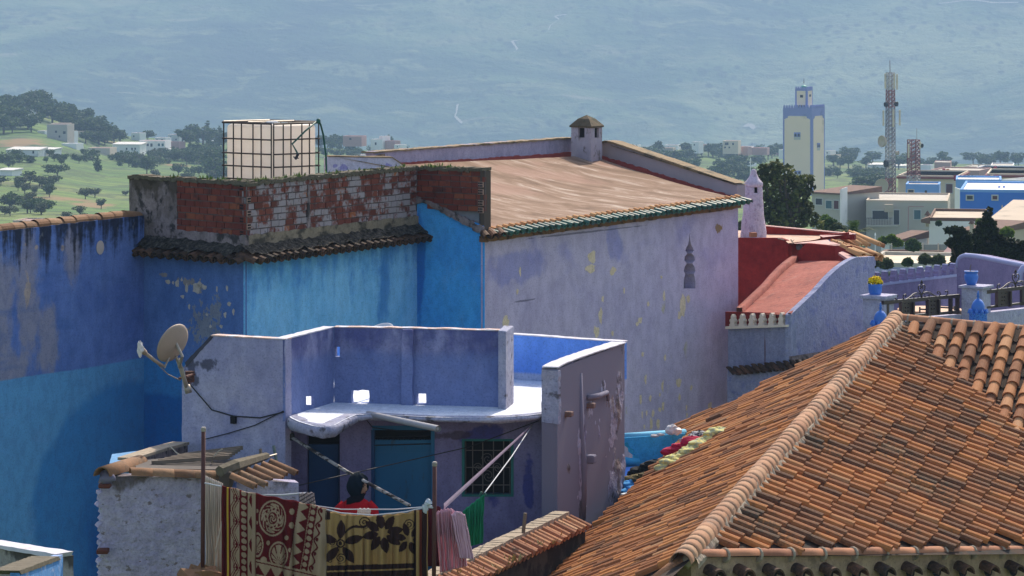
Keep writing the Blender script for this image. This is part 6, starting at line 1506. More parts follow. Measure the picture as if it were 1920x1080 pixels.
# whitewashed conical chimney
cc_ = empty('conical_chimney', tuple(P(1412, 447, 60.6)), 'whitewashed tapering round chimney with a bell cap on the red terrace', 'chimney')
M['chalk'] = plaster('lumpy whitewash', (.46, .38, .47), (.58, .49, .57), 3, [dict(c=(.30, .22, .30), k='noise', s=(9, 9, 9), t=.58, soft=.08, a=.6)], uv=False, bump=1, bs=20, bd=.03)
c0_ = P(1413, 0, 60.7); mb = MB(); k_ = 60.7/F
prof = [(r*k_, zpx(y, 60.7)) for r, y in ((24.5, 448), (24, 438), (21.5, 415), (19, 390), (17, 365), (16, 349))]
c_ = (c0_.x, c0_.y, 0); ns_ = 28
vs = []; fs = []
pr2 = []
for a_, b_ in zip(prof, prof[1:]):
    for t in range(4): pr2.append((lerp(a_[0], b_[0], t/4), lerp(a_[1], b_[1], t/4)))
pr2.append(prof[-1]); mb.lathe(c_, pr2, ns_); 
for i, v in enumerate(mb.v): q = V(*v); d = .016*mn.noise(q*7); rr = (q-V(c_[0], c_[1], q.z)); mb.v[i] = tuple(q+rr.normalized()*d if rr.length > 1e-4 else q)
# smoke slot: leave out two columns of faces near the top
def ang(f): x = sum(mb.v[k][0] for k in f)/len(f)-c_[0]; y = sum(mb.v[k][1] for k in f)/len(f)-c_[1]; return math.degrees(math.atan2(y, x))
keepf = [i for i, f in enumerate(mb.f) if not (len(f) == 4 and -88 < ang(f) < -60 and zpx(361, 60.7) < sum(mb.v[k][2] for k in f)/4 < zpx(348, 60.7)+.02) and len(f) < 10]
mb.f = [mb.f[i] for i in keepf]; mb.uv = [mb.uv[i] for i in keepf]; mb.m = [mb.m[i] for i in keepf]
o = mb.build('shaft', M['chalk'], cc_, True); s2 = o.modifiers.new('t', 'SOLIDIFY'); s2.thickness = .03; s2.offset = -1
mb = MB(); mb.lathe(c_, [(12*k_, zpx(366, 60.7)), (12*k_, zpx(347, 60.7))], 16); mb.build('flue', M['dark'], cc_)
mb = MB(); mb.lathe(c_, [(r*k_, zpx(y, 60.7)) for r, y in ((16, 350), (17.5, 349), (17.5, 343), (14, 339), (10, 334), (7, 328), (5.5, 324), (5.5, 321), (3.5, 318), (.5, 317))], 28); mb.build('cap', M['chalk'], cc_, True)
# ================================================================ right hand terrace with pillars, railing, lanterns
zt_ = -6.1
rt_ = empty('terrace_wall', tuple(P(1760, 800, 54)), 'pale blue terrace wall with two square pillars behind the tiled roof', 'wall')
M['pillar'] = plaster('pillar limewash', (.36, .34, .47), (.44, .42, .52), 2, [dict(c=(.25, .24, .42), k='noise', s=(4, 4, 4), t=.5, soft=.2, a=.5)], uv=False, bump=.7, bs=18)
def pillar(x0, x1, D, ytop, ycap):
    a, b = Q(x0, D+.1), Q(x1, D-.1); w_ = WP(a, b); n2 = w_.n*-1; L = w_.L
    mb = MB(); mb.prism([a, b, b+n2*L, a+n2*L], zG, zpx(ytop, D)); mb.build('pillar', M['pillar'], rt_)
    g = .045; mb = MB(); mb.prism([a-w_.d*g+w_.n*g, b+w_.d*g+w_.n*g, b+w_.d*g+n2*(L+g), a-w_.d*g+n2*(L+g)], zpx(ycap, D), zpx(ytop-5, D)); bevel(mb.build('pillar_cap', M['pillar'], rt_), .01)
pillar(1803, 1841, 55.5, 541, 541); pillar(1618, 1658, 53.5, 559, 561)
TW = WP(Q(1655, 53.3), Q(1803, 55.6)); TW2 = WP(Q(1841, 55.4), Q(1990, 57.6))
hwall('wall', TW, [TW.sz(1650, 604), TW.sz(1803, 590), (TW.L+.1, zG), (-.1, zG)], M['pillar'], rt_, th=.2, rg=0)
hwall('wall', TW2, [TW2.sz(1838, 588), TW2.sz(1990, 572), (TW2.L, zG), (-.1, zG)], M['pillar'], rt_, th=.2, rg=0)
mb = MB(); mb.prism([Q(1640, 53.5), Q(1803, 55.7), Q(1990, 58), Q(2000, 66), Q(1650, 66)], -6.9, -6.62); mb.build('terrace_floor', M['core'], rt_)
M['rail'] = simple('dark wrought iron', (.035, .018, .018), .45, .3, 12, spec=.4)
def railing(w, x0, y0, x1, y1, h, panels, name_label, peak):
    r_ = empty('railing', tuple(w.px(x0, y0+h)), name_label, 'railing')
    def ry(x): return lerp(y0, y1, (x-x0)/(x1-x0))
    for dy, rr in ((0, .030), (h-4, .018)):
        mb = MB(); a, b = w.px(x0, ry(x0)+dy, -.05), w.px(x1, ry(x1)+dy, -.05); d = (b-a); mb.box((a+b)/2, (d.length, .05, rr*2), ax=(d.normalized(), V(w.n.x, w.n.y, 0), V(0, 0, 1))); mb.build('rail', M['rail'], r_)
    for (xa, xb, solid) in panels:
        if not solid:
            mb = MB(); a = w.px(xa, ry(xa)+2, -.05); b = w.px(xa, ry(xa)+h, -.05); mb.box((a+b)/2, (.075, .05, (a-b).length), ax=(V(w.d.x, w.d.y, 0), V(w.n.x, w.n.y, 0), V(0, 0, 1))); mb.build('baluster', M['rail'], r_); continue
        cx, cy = (xa+xb)/2, ry((xa+xb)/2)+h/2; hw, hh = (xb-xa)/2, h/2-2
        def rc(ax_, ay, bx, by): return [w.sz(ax_, ay), w.sz(bx, ay), w.sz(bx, by), w.sz(ax_, by)]
        holes = [rc(cx-5, cy-hh+3, cx-2, cy-hh+4.5), rc(cx+2, cy-hh+3, cx+5, cy-hh+4.5), rc(cx-5, cy+hh-5, cx-2, cy+hh-3.5), rc(cx+2, cy+hh-5, cx+5, cy+hh-3.5)]
        for k in range(4):
            a = k*pi/2+pi/4; ux, uy = math.cos(a)*3.4, math.sin(a)*4.6; holes.append([w.sz(cx+ux+1.5*math.cos(t), cy+uy+1.9*math.sin(t)) for t in (0, pi/2, pi, 1.5*pi)])
        mb = MB(); wallmesh(mb, w, [w.sz(cx-hw, cy-hh+1), w.sz(cx+hw, cy-hh-1), w.sz(cx+hw, cy+hh-1), w.sz(cx-hw, cy+hh+1)], holes, .03, off=-.035); mb.build('panel', M['rail'], r_)
        for s in (-1, 1):
            mb = MB(); a = w.px(cx+s*(hw+.5), cy-hh, -.03); b = w.px(cx+s*(hw+.5), cy+hh, -.03); mb.box((a+b)/2, (.05, .06, (a-b).length), ax=(V(w.d.x, w.d.y, 0), V(w.n.x, w.n.y, 0), V(0, 0, 1))); mb.build('baluster', M['rail'], r_)
    mb = MB(); px_ = peak; sc_ = 1.0
    def sp(pts, r=.010): mb.tube([w.px(px_+x, ry(px_+x)+y, -.05) for x, y in pts], r, 6)
    for s in (-1, 1):
        sp([(s*x, y) for x, y in ((0, -9), (3, -14), (6, -19), (6.5, -24), (4, -27), (1.5, -25), (1, -22), (2.5, -20))])
        sp([(s*x, y) for x, y in ((0, -6), (4, -12), (10, -13), (16, -11), (24, -5), (32, -1), (38, -1), (44, -2))], .010)
        sp([(s*x, y) for x, y in ((32, -1), (35, -6), (34, -11), (30, -12), (29, -9), (31, -8))])
        sp([(s*x, y) for x, y in ((44, -2), (49, -5), (49, -10), (46, -12), (44, -10), (46, -9))])
        sp([(s*x, y) for x, y in ((5, -9), (12, -10), (20, -6), (28, -3))], .007)
        sp([(s*x, y) for x, y in ((2, -1), (7, -3), (7, -6), (4.5, -6), (5, -4))], .007); sp([(s*x, y) for x, y in ((10, -1), (15, -3), (15, -7), (12, -7), (13, -4.5))], .007)
    sp([(0, 0), (0, -10)], .018); sp([(0, -30), (0, -36)], .012); sp([(-2, -31), (0, -27), (2, -31), (0, -35), (-2, -31)], .008)
    mb.build('scrollwork', M['rail'], r_, True)
railing(TW, 1660, 568, 1803, 555, 33, [(1668, 1668, 0), (1693, 1714, 1), (1743, 1762, 1), (1787, 1787, 0), (1800, 1800, 0)], 'dark iron railing with pierced panels between the two pillars', 1733)
railing(TW2, 1843, 549, 1990, 532, 33, [(1849, 1849, 0), (1873, 1896, 1), (1921, 1921, 0), (1940, 1962, 1)], 'dark iron railing with pierced panels right of the right pillar', 1909)
# pots and lanterns
M['pot'] = simple('bright blue glaze', (.025, .15, .52), .45, .2, 6, spec=.5)
def pot(x, yb, D, prof, name, lab, kind='pot'):
    r_ = empty(name, tuple(P(x, yb, D)), lab, kind); k = D/F; mb = MB(); mb.lathe(P(x, yb, D), [(r*k, h*k) for r, h in prof], 24); mb.build('vessel', M['pot'], r_, True); return r_
p1_ = pot(1821, 534, 55.7, [(8, 0), (9, 1), (12, 8), (13.5, 15), (12.5, 20), (11, 22), (13, 23.5), (13.2, 26), (11.5, 26), (10.5, 22)], 'flower_pot', 'rounded blue glazed pot with a bare twig on the right pillar', 'flower pot')
mb = MB(); mb.lathe(P(1821, 509.5, 55.7), [(11.8*55.7/F, 0), (11.8*55.7/F, .004)], 20); mb.build('soil', M['ridge_m'], p1_)
mb = MB(); mb.tube([P(1820, 512, 55.7), P(1819, 502, 55.7), P(1821, 496, 55.7)], .008, 5); mb.build('twig', M['board'], p1_)
p2_ = pot(1641, 555, 53.7, [(9, 0), (10, 1), (12.5, 10), (13, 18), (13.5, 22), (12.5, 23), (11, 20)], 'flower_pot', 'blue glazed pot full of yellow flowers on the left pillar', 'flower pot')
M['yellow'] = simple('yellow petals', (.80, .58, .01), .7, .2, 40); M['leafy'] = simple('leaves', (.06, .12, .02), .7, .3, 20)
mb = MB(); mg = MB(); c = P(1641, 529, 53.7)
for k in range(420):
    d = V(R(-1, 1), R(-1, 1), R(-.3, 1)); 
    if d.length > 1.05: continue
    q = c+V(d.x*.12, d.y*.12, d.z*.10); a = V(R(-1, 1), R(-1, 1), R(-1, 1)).normalized()*.017; b = a.cross(V(R(-1, 1), R(-1, 1), 1)).normalized()*.015
    (mb if d.z > .0 or k % 3 else mg).quad(q-a-b, q+a-b, q+a+b, q-a+b)
mb.build('flowers', M['yellow'], p2_); mg.build('leaves', M['leafy'], p2_)
for x, yb, yt, D, lab in ((1834, 612, 545, 53.6, 'blue pierced metal lantern with a domed top on the wall of the right pillar'), (1651, 640, 567, 52.0, 'blue pierced metal lantern with a domed top beside the left pillar')):
    r_ = empty('lantern', tuple(P(x, yb, D)), lab, 'lantern'); k = D/F
    n = NT('pierced blue metal'); co = n.coord('Object'); f_ = n.rng(n.voro(co, (34, 34, 34)), .32, .42); c_m = n.mix(f_, (.02, .09, .40), (.05, .20, .62)); n.bump(n.voro(co, 34), .8, .01); ml = n.done(c_m, .5)
    mb = MB(); h = yb-yt; mb.lathe(P(x, yb, D), [(15*k, -.3), (17*k, 0), (17*k, (h-44)*k), (17.5*k, (h-42)*k), (15*k, (h-41)*k)], 24); mb.build('body', ml, r_, True)
    for t in range(10):
        a = 2*pi*t/10; mb = MB(); q = P(x, yb, D)+V(16.5*k*math.cos(a), 16.5*k*math.sin(a), (h-40)*k); mb.lathe(q, [(.03, -.02), (.03, .01), (.015, .04), (.002, .06)], 6); mb.build('crown_point', M['pot'], r_)
    mb = MB(); mb.lathe(P(x, yb, D), [(13*k, (h-44)*k), (13*k, (h-34)*k), (12.5*k, (h-28)*k), (10*k, (h-22)*k), (6*k, (h-17)*k), (2*k, (h-15)*k), (2*k, (h-12)*k), (3.5*k, (h-10.5)*k), (1.5*k, (h-8)*k), (3*k, (h-6)*k), (1.2*k, (h-4)*k), (1.6*k, (h-2)*k), (.3*k, h*k)], 20); mb.build('dome', M['pot'], r_, True)
# rear lavender walls of that terrace: merloned wall and the rounded wall
mw = empty('merloned_wall', tuple(P(1720, 700, 63)), 'lavender terrace wall topped with a row of stepped merlons', 'wall')
M['lav2'] = plaster('lavender terrace paint', (.20, .17, .30), (.25, .21, .35), 1, (), bump=.3, bs=8); M['lav2_top'] = simple('pale lavender wall top', (.34, .36, .55), .85, .12, 6)
MW = WP(Q(1640, 62.0), Q(1797, 64.0))
hwall('wall', MW, [MW.sz(1640, 536), MW.sz(1797, 517), (MW.L, -7), (0, -7)], M['lav2'], mw, th=.25, rg=0)
mb = MB(); wallmesh(mb, MW, [MW.sz(1640, 532.5), MW.sz(1797, 513.5), MW.sz(1797, 518), MW.sz(1640, 537)], (), .28, off=.015); mb.build('coping', M['lav2_top'], mw)
for k, x in enumerate((1648, 1663.5, 1681, 1698, 1714, 1730, 1746, 1762, 1777, 1791)):
    t, z = MW.sz(x, 533-(x-1640)*.121); merlon(MW, t, z, .145, .215, M['lav2'], mw, th=.12)
    mb = MB(); mb.box(MW.pt(t, z+.215, -.06), (.05, .12, .02), ax=(V(MW.d.x, MW.d.y, 0), V(MW.n.x, MW.n.y, 0), V(0, 0, 1))); mb.build('merlon_cap', M['lav2_top'], mw)
rwl = empty('rounded_wall', tuple(P(1860, 700, 62)), 'tall lavender wall with a rounded top sloping down to the right', 'wall')
RO = WP(Q(1792, 63.0), Q(1990, 59.5)); o_ = [(1794, 500), (1794, 490), (1796, 484), (1800, 480), (1808, 477), (1830, 479), (1880, 489), (1925, 498), (1990, 508)]
hwall('wall', RO, [RO.sz(*p) for p in o_]+[(RO.L, -7), (RO.sz(1794, 500)[0], -7)], M['lav2'], rwl, th=.3, rg=0)
mb = MB(); mb.tube([RO.px(x, y+2, -.03) for x, y in o_], .05, 10); o = mb.build('rounded_top', M['lav2_top'], rwl, True)  # paler tube puts the highlight along the rounded top into the colour
mb = MB(); mb.tube([P(1912, 530, 58), P(1912, 512, 58), P(1918, 503, 58), P(1935, 498, 58), P(1960, 500, 58)], .06, 10); o = mb.build('wall_end', M['lav2_top'], rwl, True)
mb = MB(); mb.prism([Q(1912, 58), Q(1990, 57.8), Q(1990, 58.2), Q(1912, 58.3)], -7, zpx(510, 58)); mb.build('wall', M['lav2'], rwl)
# round table and chairs behind the railing
tb_ = empty('table', tuple(P(1745, 640, 59.3)), 'round table with an orange terracotta top behind the iron railing', 'table')
mb = MB(); mb.lathe(P(1743, 580, 59.3), [(.58, -.03), (.60, 0), (.58, .012)], 32, squash=1); mb.build('tabletop', simple('orange tabletop', (.52, .30, .19), .7, .15, 6), tb_); mb = MB(); mb.lathe(P(1743, 584, 59.3), [(.60, -.05), (.60, 0)], 32); mb.build('apron', M['board'], tb_)
mb = MB(); mb.tube([P(1743, 584, 59.3), P(1743, 640, 59.3)], .05, 8); mb.build('leg', M['board'], tb_)
for x, y, lab in ((1742, 590, 'dark chair back between the two pierced railing panels'), (1772, 586, 'dark chair back right of the round table near the right pillar')):
    r_ = empty('chair', tuple(P(x, 640, 58.4)), lab, 'chair'); c = P(x, y, 58.4)
    mb = MB(); mb.tube([c+V(-.17, 0, 0), c+V(.17, 0, 0)], .016, 6); mb.tube([c+V(-.17, 0, .10), c+V(.17, 0, .08)], .016, 6); mb.tube([c+V(-.17, 0, -.45), c+V(-.17, 0, .14)], .016, 6); mb.tube([c+V(.17, 0, -.45), c+V(.17, 0, .12)], .016, 6); mb.build('backrest', M['board'], r_)
    mb = MB(); mb.box(c+V(0, .2, -.2), (.4, .4, .03)); mb.build('seat', M['board'], r_)
    for i in (-1, 1):
        mb = MB(); mb.tube([c+V(.17*i, .38, -.2), c+V(.17*i, .38, -.62)], .016, 6); mb.build('leg', M['board'], r_)
# ================================================================ town and hill buildings
KT = 1.65
def wallm(name, c, st=(.25, .22, .18), v=.12): return simple(name, c, .92, v, .35, stain=tuple(k*.75 for k in c), sthr=.56, bump=.2)
TM = dict(white=wallm('town white', (.80, .77, .73)), cream=wallm('town cream', (.68, .55, .40)), beige=wallm('town beige', (.50, .40, .30)), grey=wallm('town grey', (.46, .41, .34)),
          blue=wallm('town blue', (.03, .17, .58)), blue2=wallm('town light blue', (.16, .34, .66)), lav=wallm('town lavender', (.33, .33, .50)), pink=wallm('town pink', (.44, .26, .23)),
          brown=simple('brown tiles', (.15, .08, .055), .9, .4, 2), tin=simple('pale tin roof', (.55, .52, .47), .6, .2, 1.2, stain=(.30, .17, .11), sthr=.6), win=simple('window dark', (.03, .035, .045), .4, .3, 2),
          shut=simple('dark red shutter', (.10, .03, .03), .7, .2, 2), frame=simple('window frame', (.50, .48, .44), .8, .1, 2), red=simple('red cornice', (.22, .05, .04), .8, .2, 2), teal=simple('teal shutter', (.05, .12, .14), .7, .2, 2))
def townhouse(label, a, b, yt, yb, depth, mat, wins=(), roof=None, side=None, cat='house', name='house', par=.35, rmat='grey', cm=None, cornice=None, group=None, frame=True):
    """front wall between image points a=(column, distance) and b; yt/yb image heights at a"""
    b = (b[0], a[1]+(b[1]-a[1])*(.35 if KT > 1 else .6)); A, B = Q(*a), Q(*b); w = WP(A, B); k = a[1]*KT/F; zt, zb = -yt*k, -yb*k-1.2; n2 = -w.n*depth
    e = empty(name, (A.x, A.y, zb), label, cat, group)
    mb = MB(); mb.prism([A, B, B+n2, A+n2], zb, zt-par*.6); mb.build('wall', TM[mat], e)
    th = .22; mb = MB(); c4 = [A, B, B+n2, A+n2]; cen = (A+B+n2*1)/2+n2*0
    ctr = sum(c4, Vector((0, 0)))/4; inn = [p+(ctr-p).normalized()*th*1.4 for p in c4]
    if roof is None:      # flat roof with a parapet ring
        z0_ = zt-par*.6
        for i in range(4):
            j = (i+1) % 4; mb.add([V(*c4[i], z0_), V(*c4[j], z0_), V(*inn[j], z0_), V(*inn[i], z0_), V(*c4[i], zt), V(*c4[j], zt), V(*inn[j], zt), V(*inn[i], zt)],
                                  [(0, 1, 5, 4), (1, 2, 6, 5), (2, 3, 7, 6), (3, 0, 4, 7), (4, 5, 6, 7)])
        mb.build('parapet', TM[cm or mat], e)
        mb = MB(); mb.poly([V(*p, z0_+.05) for p in inn]); mb.build('roof', TM[rmat], e)
    elif roof == 'lean':
        o_ = [p+(p-ctr).normalized()*.3 for p in c4]; mb.prism(o_, [zt-par*.6]*4, [zt-par*.6+.15]*2+[zt-par*.6+.15+depth*.06]*2); mb.build('roof', TM[rmat], e)
    elif roof == 'gable':
        o_ = [p+(p-ctr).normalized()*.35 for p in c4]; z0_ = zt-par*.6; m1, m2 = (o_[0]+o_[3])/2, (o_[1]+o_[2])/2; h = depth*.28
        mb.add([V(*o_[0], z0_), V(*o_[1], z0_), V(*o_[2], z0_), V(*o_[3], z0_), V(*m1, z0_+h), V(*m2, z0_+h)], [(0, 1, 5, 4), (2, 3, 4, 5), (0, 4, 3), (1, 2, 5), (0, 3, 2, 1)]); mb.build('roof', TM[rmat], e)
    if cornice:
        mb = MB(); o_ = [p+(p-ctr).normalized()*.35 for p in c4]; mb.prism(o_, zt-.42, zt-.16); mb.build('cornice', TM[cornice], e)
    for wn in wins:
        x0, x1, y0, y1 = wn[:4]; mt = wn[4] if len(wn) > 4 else 'win'
        mb = MB(); wallmesh(mb, w, [w.sz(x0, y0), w.sz(x1, y0), w.sz(x1, y1), w.sz(x0, y1)], (), .1, off=.03); o = mb.build('door' if (len(wn) > 5 and wn[5] == 'door') else 'window', TM[mt], e)
        if frame and (x1-x0) > 4:
            g = .09; s0, z0_ = w.sz(x0, y0); s1, z1_ = w.sz(x1, y1); lo, hi = min(s0, s1), max(s0, s1)
            mb = MB(); wallmesh(mb, w, [(lo-g, z0_+g), (hi+g, z0_+g), (hi+g, z1_-g), (lo-g, z1_-g)], [[(lo, z0_), (hi, z0_), (hi, z1_), (lo, z1_)]], .1, off=.06); mb.build('frame', TM['frame'], o)
    return e
def E(*a, **k): return townhouse(*a, **k)
# --- right hand town
E('pale house with a brown tiled lean-to roof beside the foot of the minaret', (1522, 182), (1576, 178), 358, 420, 6, 'grey', [(1549, 1560, 376, 391, 'teal'), (1564, 1573, 376, 392, 'shut'), (1530, 1542, 372, 384)], roof='lean', rmat='brown')
mbx = MB(); mbx.prism([Q(1576, 178.6), Q(1589, 180.2), Q(1586, 182), Q(1575, 179)], -32, [zpx(356, 178), zpx(351, 180), zpx(351, 182), zpx(356, 179)]); o = mbx.build('gable_wall', TM['white'], [x for x in bpy.data.objects if x.name == 'house'][0])  # whiter than the front wall: the sunlit side is put into the colour
E('small white house with lavender balcony between the pale house and the large grey house', (1588, 205), (1608, 204), 374, 425, 6, 'white', [(1597, 1603, 379, 391, 'teal')])
E('narrow cream house squeezed against the left side of the large grey house', (1606, 200), (1626, 199), 373, 430, 6, 'cream', [(1612, 1620, 403, 412, 'shut')], cornice='red')
gh = E('large weathered grey house with a long balcony and a dark blue door', (1624, 180), (1777, 178), 375, 460, 12, 'grey', [(1636, 1665, 395, 411), (1676, 1686, 394, 421, 'win', 'door'), (1714, 1726, 394, 411, 'teal')], cm='beige')
w_ = WP(Q(1624, 180), Q(1777, 178)); mb = MB()
for x in range(1629, 1677, 3): mb.tube([w_.px(x, 408, .6), w_.px(x, 421, .6)], .02, 4)
mb.tube([w_.px(1629, 408, .6), w_.px(1677, 408, .6)], .03, 4); mb.build('balcony_railing', M['iron'], gh)
mb = MB(); wallmesh(mb, w_, [w_.sz(1628, 421), w_.sz(1686, 421), w_.sz(1686, 424), w_.sz(1628, 424)], (), .65, off=.65); mb.build('balcony', TM['grey'], gh)
mb = MB(); mb.tube([w_.px(1704, 388, .08), w_.px(1703, 440, .08)], .05, 5); mb.tube([w_.px(1704, 387, .08), w_.px(1733, 387, .08)], .04, 5); mb.build('pipe', TM['pink'], gh)
mb = MB(); mb.box(w_.px(1668, 390, .25), (.8, .4, .7)); mb.build('air_conditioner', TM['beige'], gh)
E('tall beige house with a dark red cornice behind the masts', (1684, 232), (1796, 229), 328, 380, 12, 'cream', [(1774, 1786, 345, 362, 'shut')], cornice='red')
E('bright blue rooftop room with two small windows in front of the beige house', (1698, 205), (1761, 204), 345, 372, 5, 'blue2', [(1703, 1713, 356, 363), (1734, 1738, 357, 362)])
bh = E('big strong blue house with a pale blue roof parapet at the right edge', (1800, 150), (1960, 148), 355, 425, 12, 'blue', [(1813, 1824, 367, 374), (1861, 1870, 367, 374, 'shut')], cm='blue2', rmat='white')
mb = MB(); mb.prism([Q(1790, 152), Q(1800, 150.05), Q(1800.5, 150.3), Q(1791, 153)], -30, [zpx(351, 152), zpx(355, 150), zpx(355, 150), zpx(351, 153)]); mb.build('wall', TM['white'], bh)
E('pale blue upper storey standing on the back of the strong blue house', (1792, 170), (1878, 169), 336, 360, 6, 'blue2', rmat='white')
for x in (1873.5, 1882.5):
    mb = MB(); k = 149/F; mb.lathe(P(x, 356, 153), [(4*k, 0), (4.2*k, 7*k), (4*k, 11*k), (2*k, 12*k)], 14)
    tag(mb.build('water_barrel', TM['blue'], smooth=True), 'left blue plastic barrel on the roof of the strong blue house' if x < 1880 else 'right blue plastic barrel on the roof of the strong blue house', 'barrel', 'blue barrels on a roof')
E('whitewashed house with a curved roof corner right of the blue barrels', (1878, 176), (1912, 174), 336, 372, 6, 'white', [(1893, 1899, 349, 355)])
E('cream house with dark shutters cut by the right edge of the picture', (1850, 205), (1960, 203), 325, 372, 10, 'cream', [(1912, 1924, 341, 354, 'shut')], cornice='red')
E('long pink roof terrace behind the beige house with washing on it', (1745, 262), (1836, 258), 318, 350, 8, 'pink')
E('white flat house with a tiled edge behind the pink roof terrace', (1822, 290), (1960, 284), 316, 345, 10, 'white', cornice='brown')
E('small salmon block far behind the town beside the short mast', (1752, 420), (1782, 419), 304, 325, 8, 'pink', frame=False)
E('pale house with a rusty rooftop shed far behind the pink terrace', (1808, 330), (1848, 328), 312, 335, 8, 'grey', [(1836, 1842, 317, 322)], frame=False)
E('white stepped house far back near the right edge', (1858, 300), (1900, 299), 310, 330, 8, 'white', [(1868, 1873, 315, 319)], frame=False)
lhx = E('long low white house with a brown tiled rim behind the dark conifer', (1742, 122), (1846, 121), 408, 470, 9, 'white', cm='brown', rmat='beige')
mb = MB(); mb.prism([Q(1727, 121.5), Q(1744, 120.8), Q(1744, 123.5), Q(1731, 123.5)], zpx(419, 121), [zpx(413, 121), zpx(406, 121), zpx(404, 123), zpx(411, 123)]); mb.build('tiled_gable', TM['brown'], lhx)
for (x, y, D, lab) in ((1739, 408, 122.5, 'small chimney with a pointed tile cap at the left end of the long white house'), (1822, 424, 115, 'white chimney with a pointed tile cap in front of the brown roof by the conifer')):
    r_ = empty('chimney', tuple(P(x, y+8, D)), lab, 'chimney'); k = D*KT/F; c = P(x, y, D)
    mb = MB(); mb.box(c+V(0, 0, -6*k), (7*k, 7*k, 22*k)); mb.build('stack', TM['beige'], r_); mb = MB(); mb.lathe(c+V(0, 0, 4*k), [(6.5*k, 0), (6*k, 1*k), (.5*k, 9*k)], 4); mb.build('cap', TM['brown'], r_)
E('wide low house with a brown roof at the right edge behind the conifer', (1850, 128), (1960, 126), 414, 470, 12, 'beige', roof='lean', rmat='beige')
E('small lean-to with a brown roof tucked left of the conifer', (1800, 118), (1860, 116), 428, 480, 5, 'beige', roof='lean', rmat='brown')
E('tiny white hut with a pink roof at the foot of the conifer', (1775, 100), (1792, 99.5), 466, 500, 2.5, 'white', roof='gable', rmat='pink', frame=False)
E('low white shed with a mossy brown roof among the bushes', (1652, 125), (1684, 124), 448, 480, 5, 'white', roof='lean', rmat='brown', frame=False)
E('narrow white doorway house left of the long white house', (1720, 128), (1742, 127), 440, 480, 4, 'white', [(1732, 1740, 445, 460, 'frame')], frame=False)
fg = empty('fence', tuple(P(1720, 478, 108)), 'grey green sheet fence running behind the flat beige roof', 'fence')
w_ = WP(Q(1668, 108), Q(1782, 107)); mb = MB(); wallmesh(mb, w_, [w_.sz(1668, 459), w_.sz(1782, 458), w_.sz(1782, 490), w_.sz(1668, 490)], (), .08); mb.build('panels', simple('grey green sheet', (.17, .20, .20), .8, .2, 1), fg)
for x in (1672, 1700, 1731, 1760):
    mb = MB(); mb.tube([w_.px(x, 456, .06), w_.px(x, 478, .06)], .05, 5); mb.build('post', TM['grey'], fg)
fb = E('flat beige roofed building with a small vent box behind the merloned wall', (1630, 92), (1800, 90.5), 492, 560, 7, 'lav', cm='grey', rmat='cream')
mb = MB(); c = P(1729, 484, 95); mb.box(c, (.26, .2, .22)); fv = mb.build('vent_box', TM['beige'], fb)
for k in (-1, 0, 1):
    mb = MB(); mb.box(c+V(k*.07, -.102, .0), (.04, .006, .08)); mb.build('vent_slot', TM['white'], fv)
E('long brown roofed range beyond the beige roof', (1640, 104), (1800, 102), 478, 520, 4, 'beige', cm='brown', rmat='cream')
pw = empty('garden_light', tuple(P(1722, 540, 40)), 'white round lamp head standing behind the merlons', 'lamp')
mb = MB(); mb.lathe(P(1726, 504, 40), [(.03, -.05), (.055, -.03), (.06, .03), (.03, .06)], 12, ax=(V(0, 0, 1), V(0, 1, 0), V(1, 0, 0))); mb.build('lamp_head', TM['white'], pw, True); mb = MB(); mb.tube([P(1722, 506, 40), P(1722, 530, 40)], .015, 6); mb.build('pole', M['iron'], pw)
mb = MB(); mb.lathe(P(1720, 505, 39.95), [(.05, -.01), (.05, .01)], 12, ax=(V(0, 0, 1), V(0, 1, 0), V(1, 0, 0))); mb.build('glass', M['iron'], pw)
mb = MB(); mb.lathe(P(1738, 513, 40), [(.06, -.06), (.07, 0), (.06, .06), (.02, .07)], 12); tag(mb.build('roof_vent', TM['white'], smooth=True), 'short white vent cap just right of the round lamp head', 'vent')
# rooftop washing in the distance
for (x, y, D, c, lab) in ((1770, 320, 256, (.55, .03, .06), 'pink red cloth drying on the pink roof terrace'), (1777, 321, 256, (.60, .15, .03), 'orange cloth drying on the pink roof terrace'), (1866, 316, 275, (.50, .02, .04), 'red cloth drying on the white flat house far back'),
                          (1850, 333, 200, (.55, .02, .03), 'red cloth on the line of the cream house'), (1859, 333, 200, (.70, .40, .05), 'yellow cloth on the line of the cream house'), (1868, 332, 200, (.55, .04, .03), 'dark red cloth at the right end of the same line'), (1815, 333, 205, (.05, .06, .07), 'long black cloth on the line of the cream house'), (1801, 333, 205, (.30, .02, .04), 'crimson cloth left of the long black cloth')):
    k = D*KT/F; ww_ = 26 if 'long' in lab else 6; cloth('cloth', lab, (x-ww_/2, x+ww_/2), lambda q: y-4, lambda q: y+6, D, fabric('washing', c), (2, .05), None, 14, 8, seed=x % 7, th=.02, back=.1)
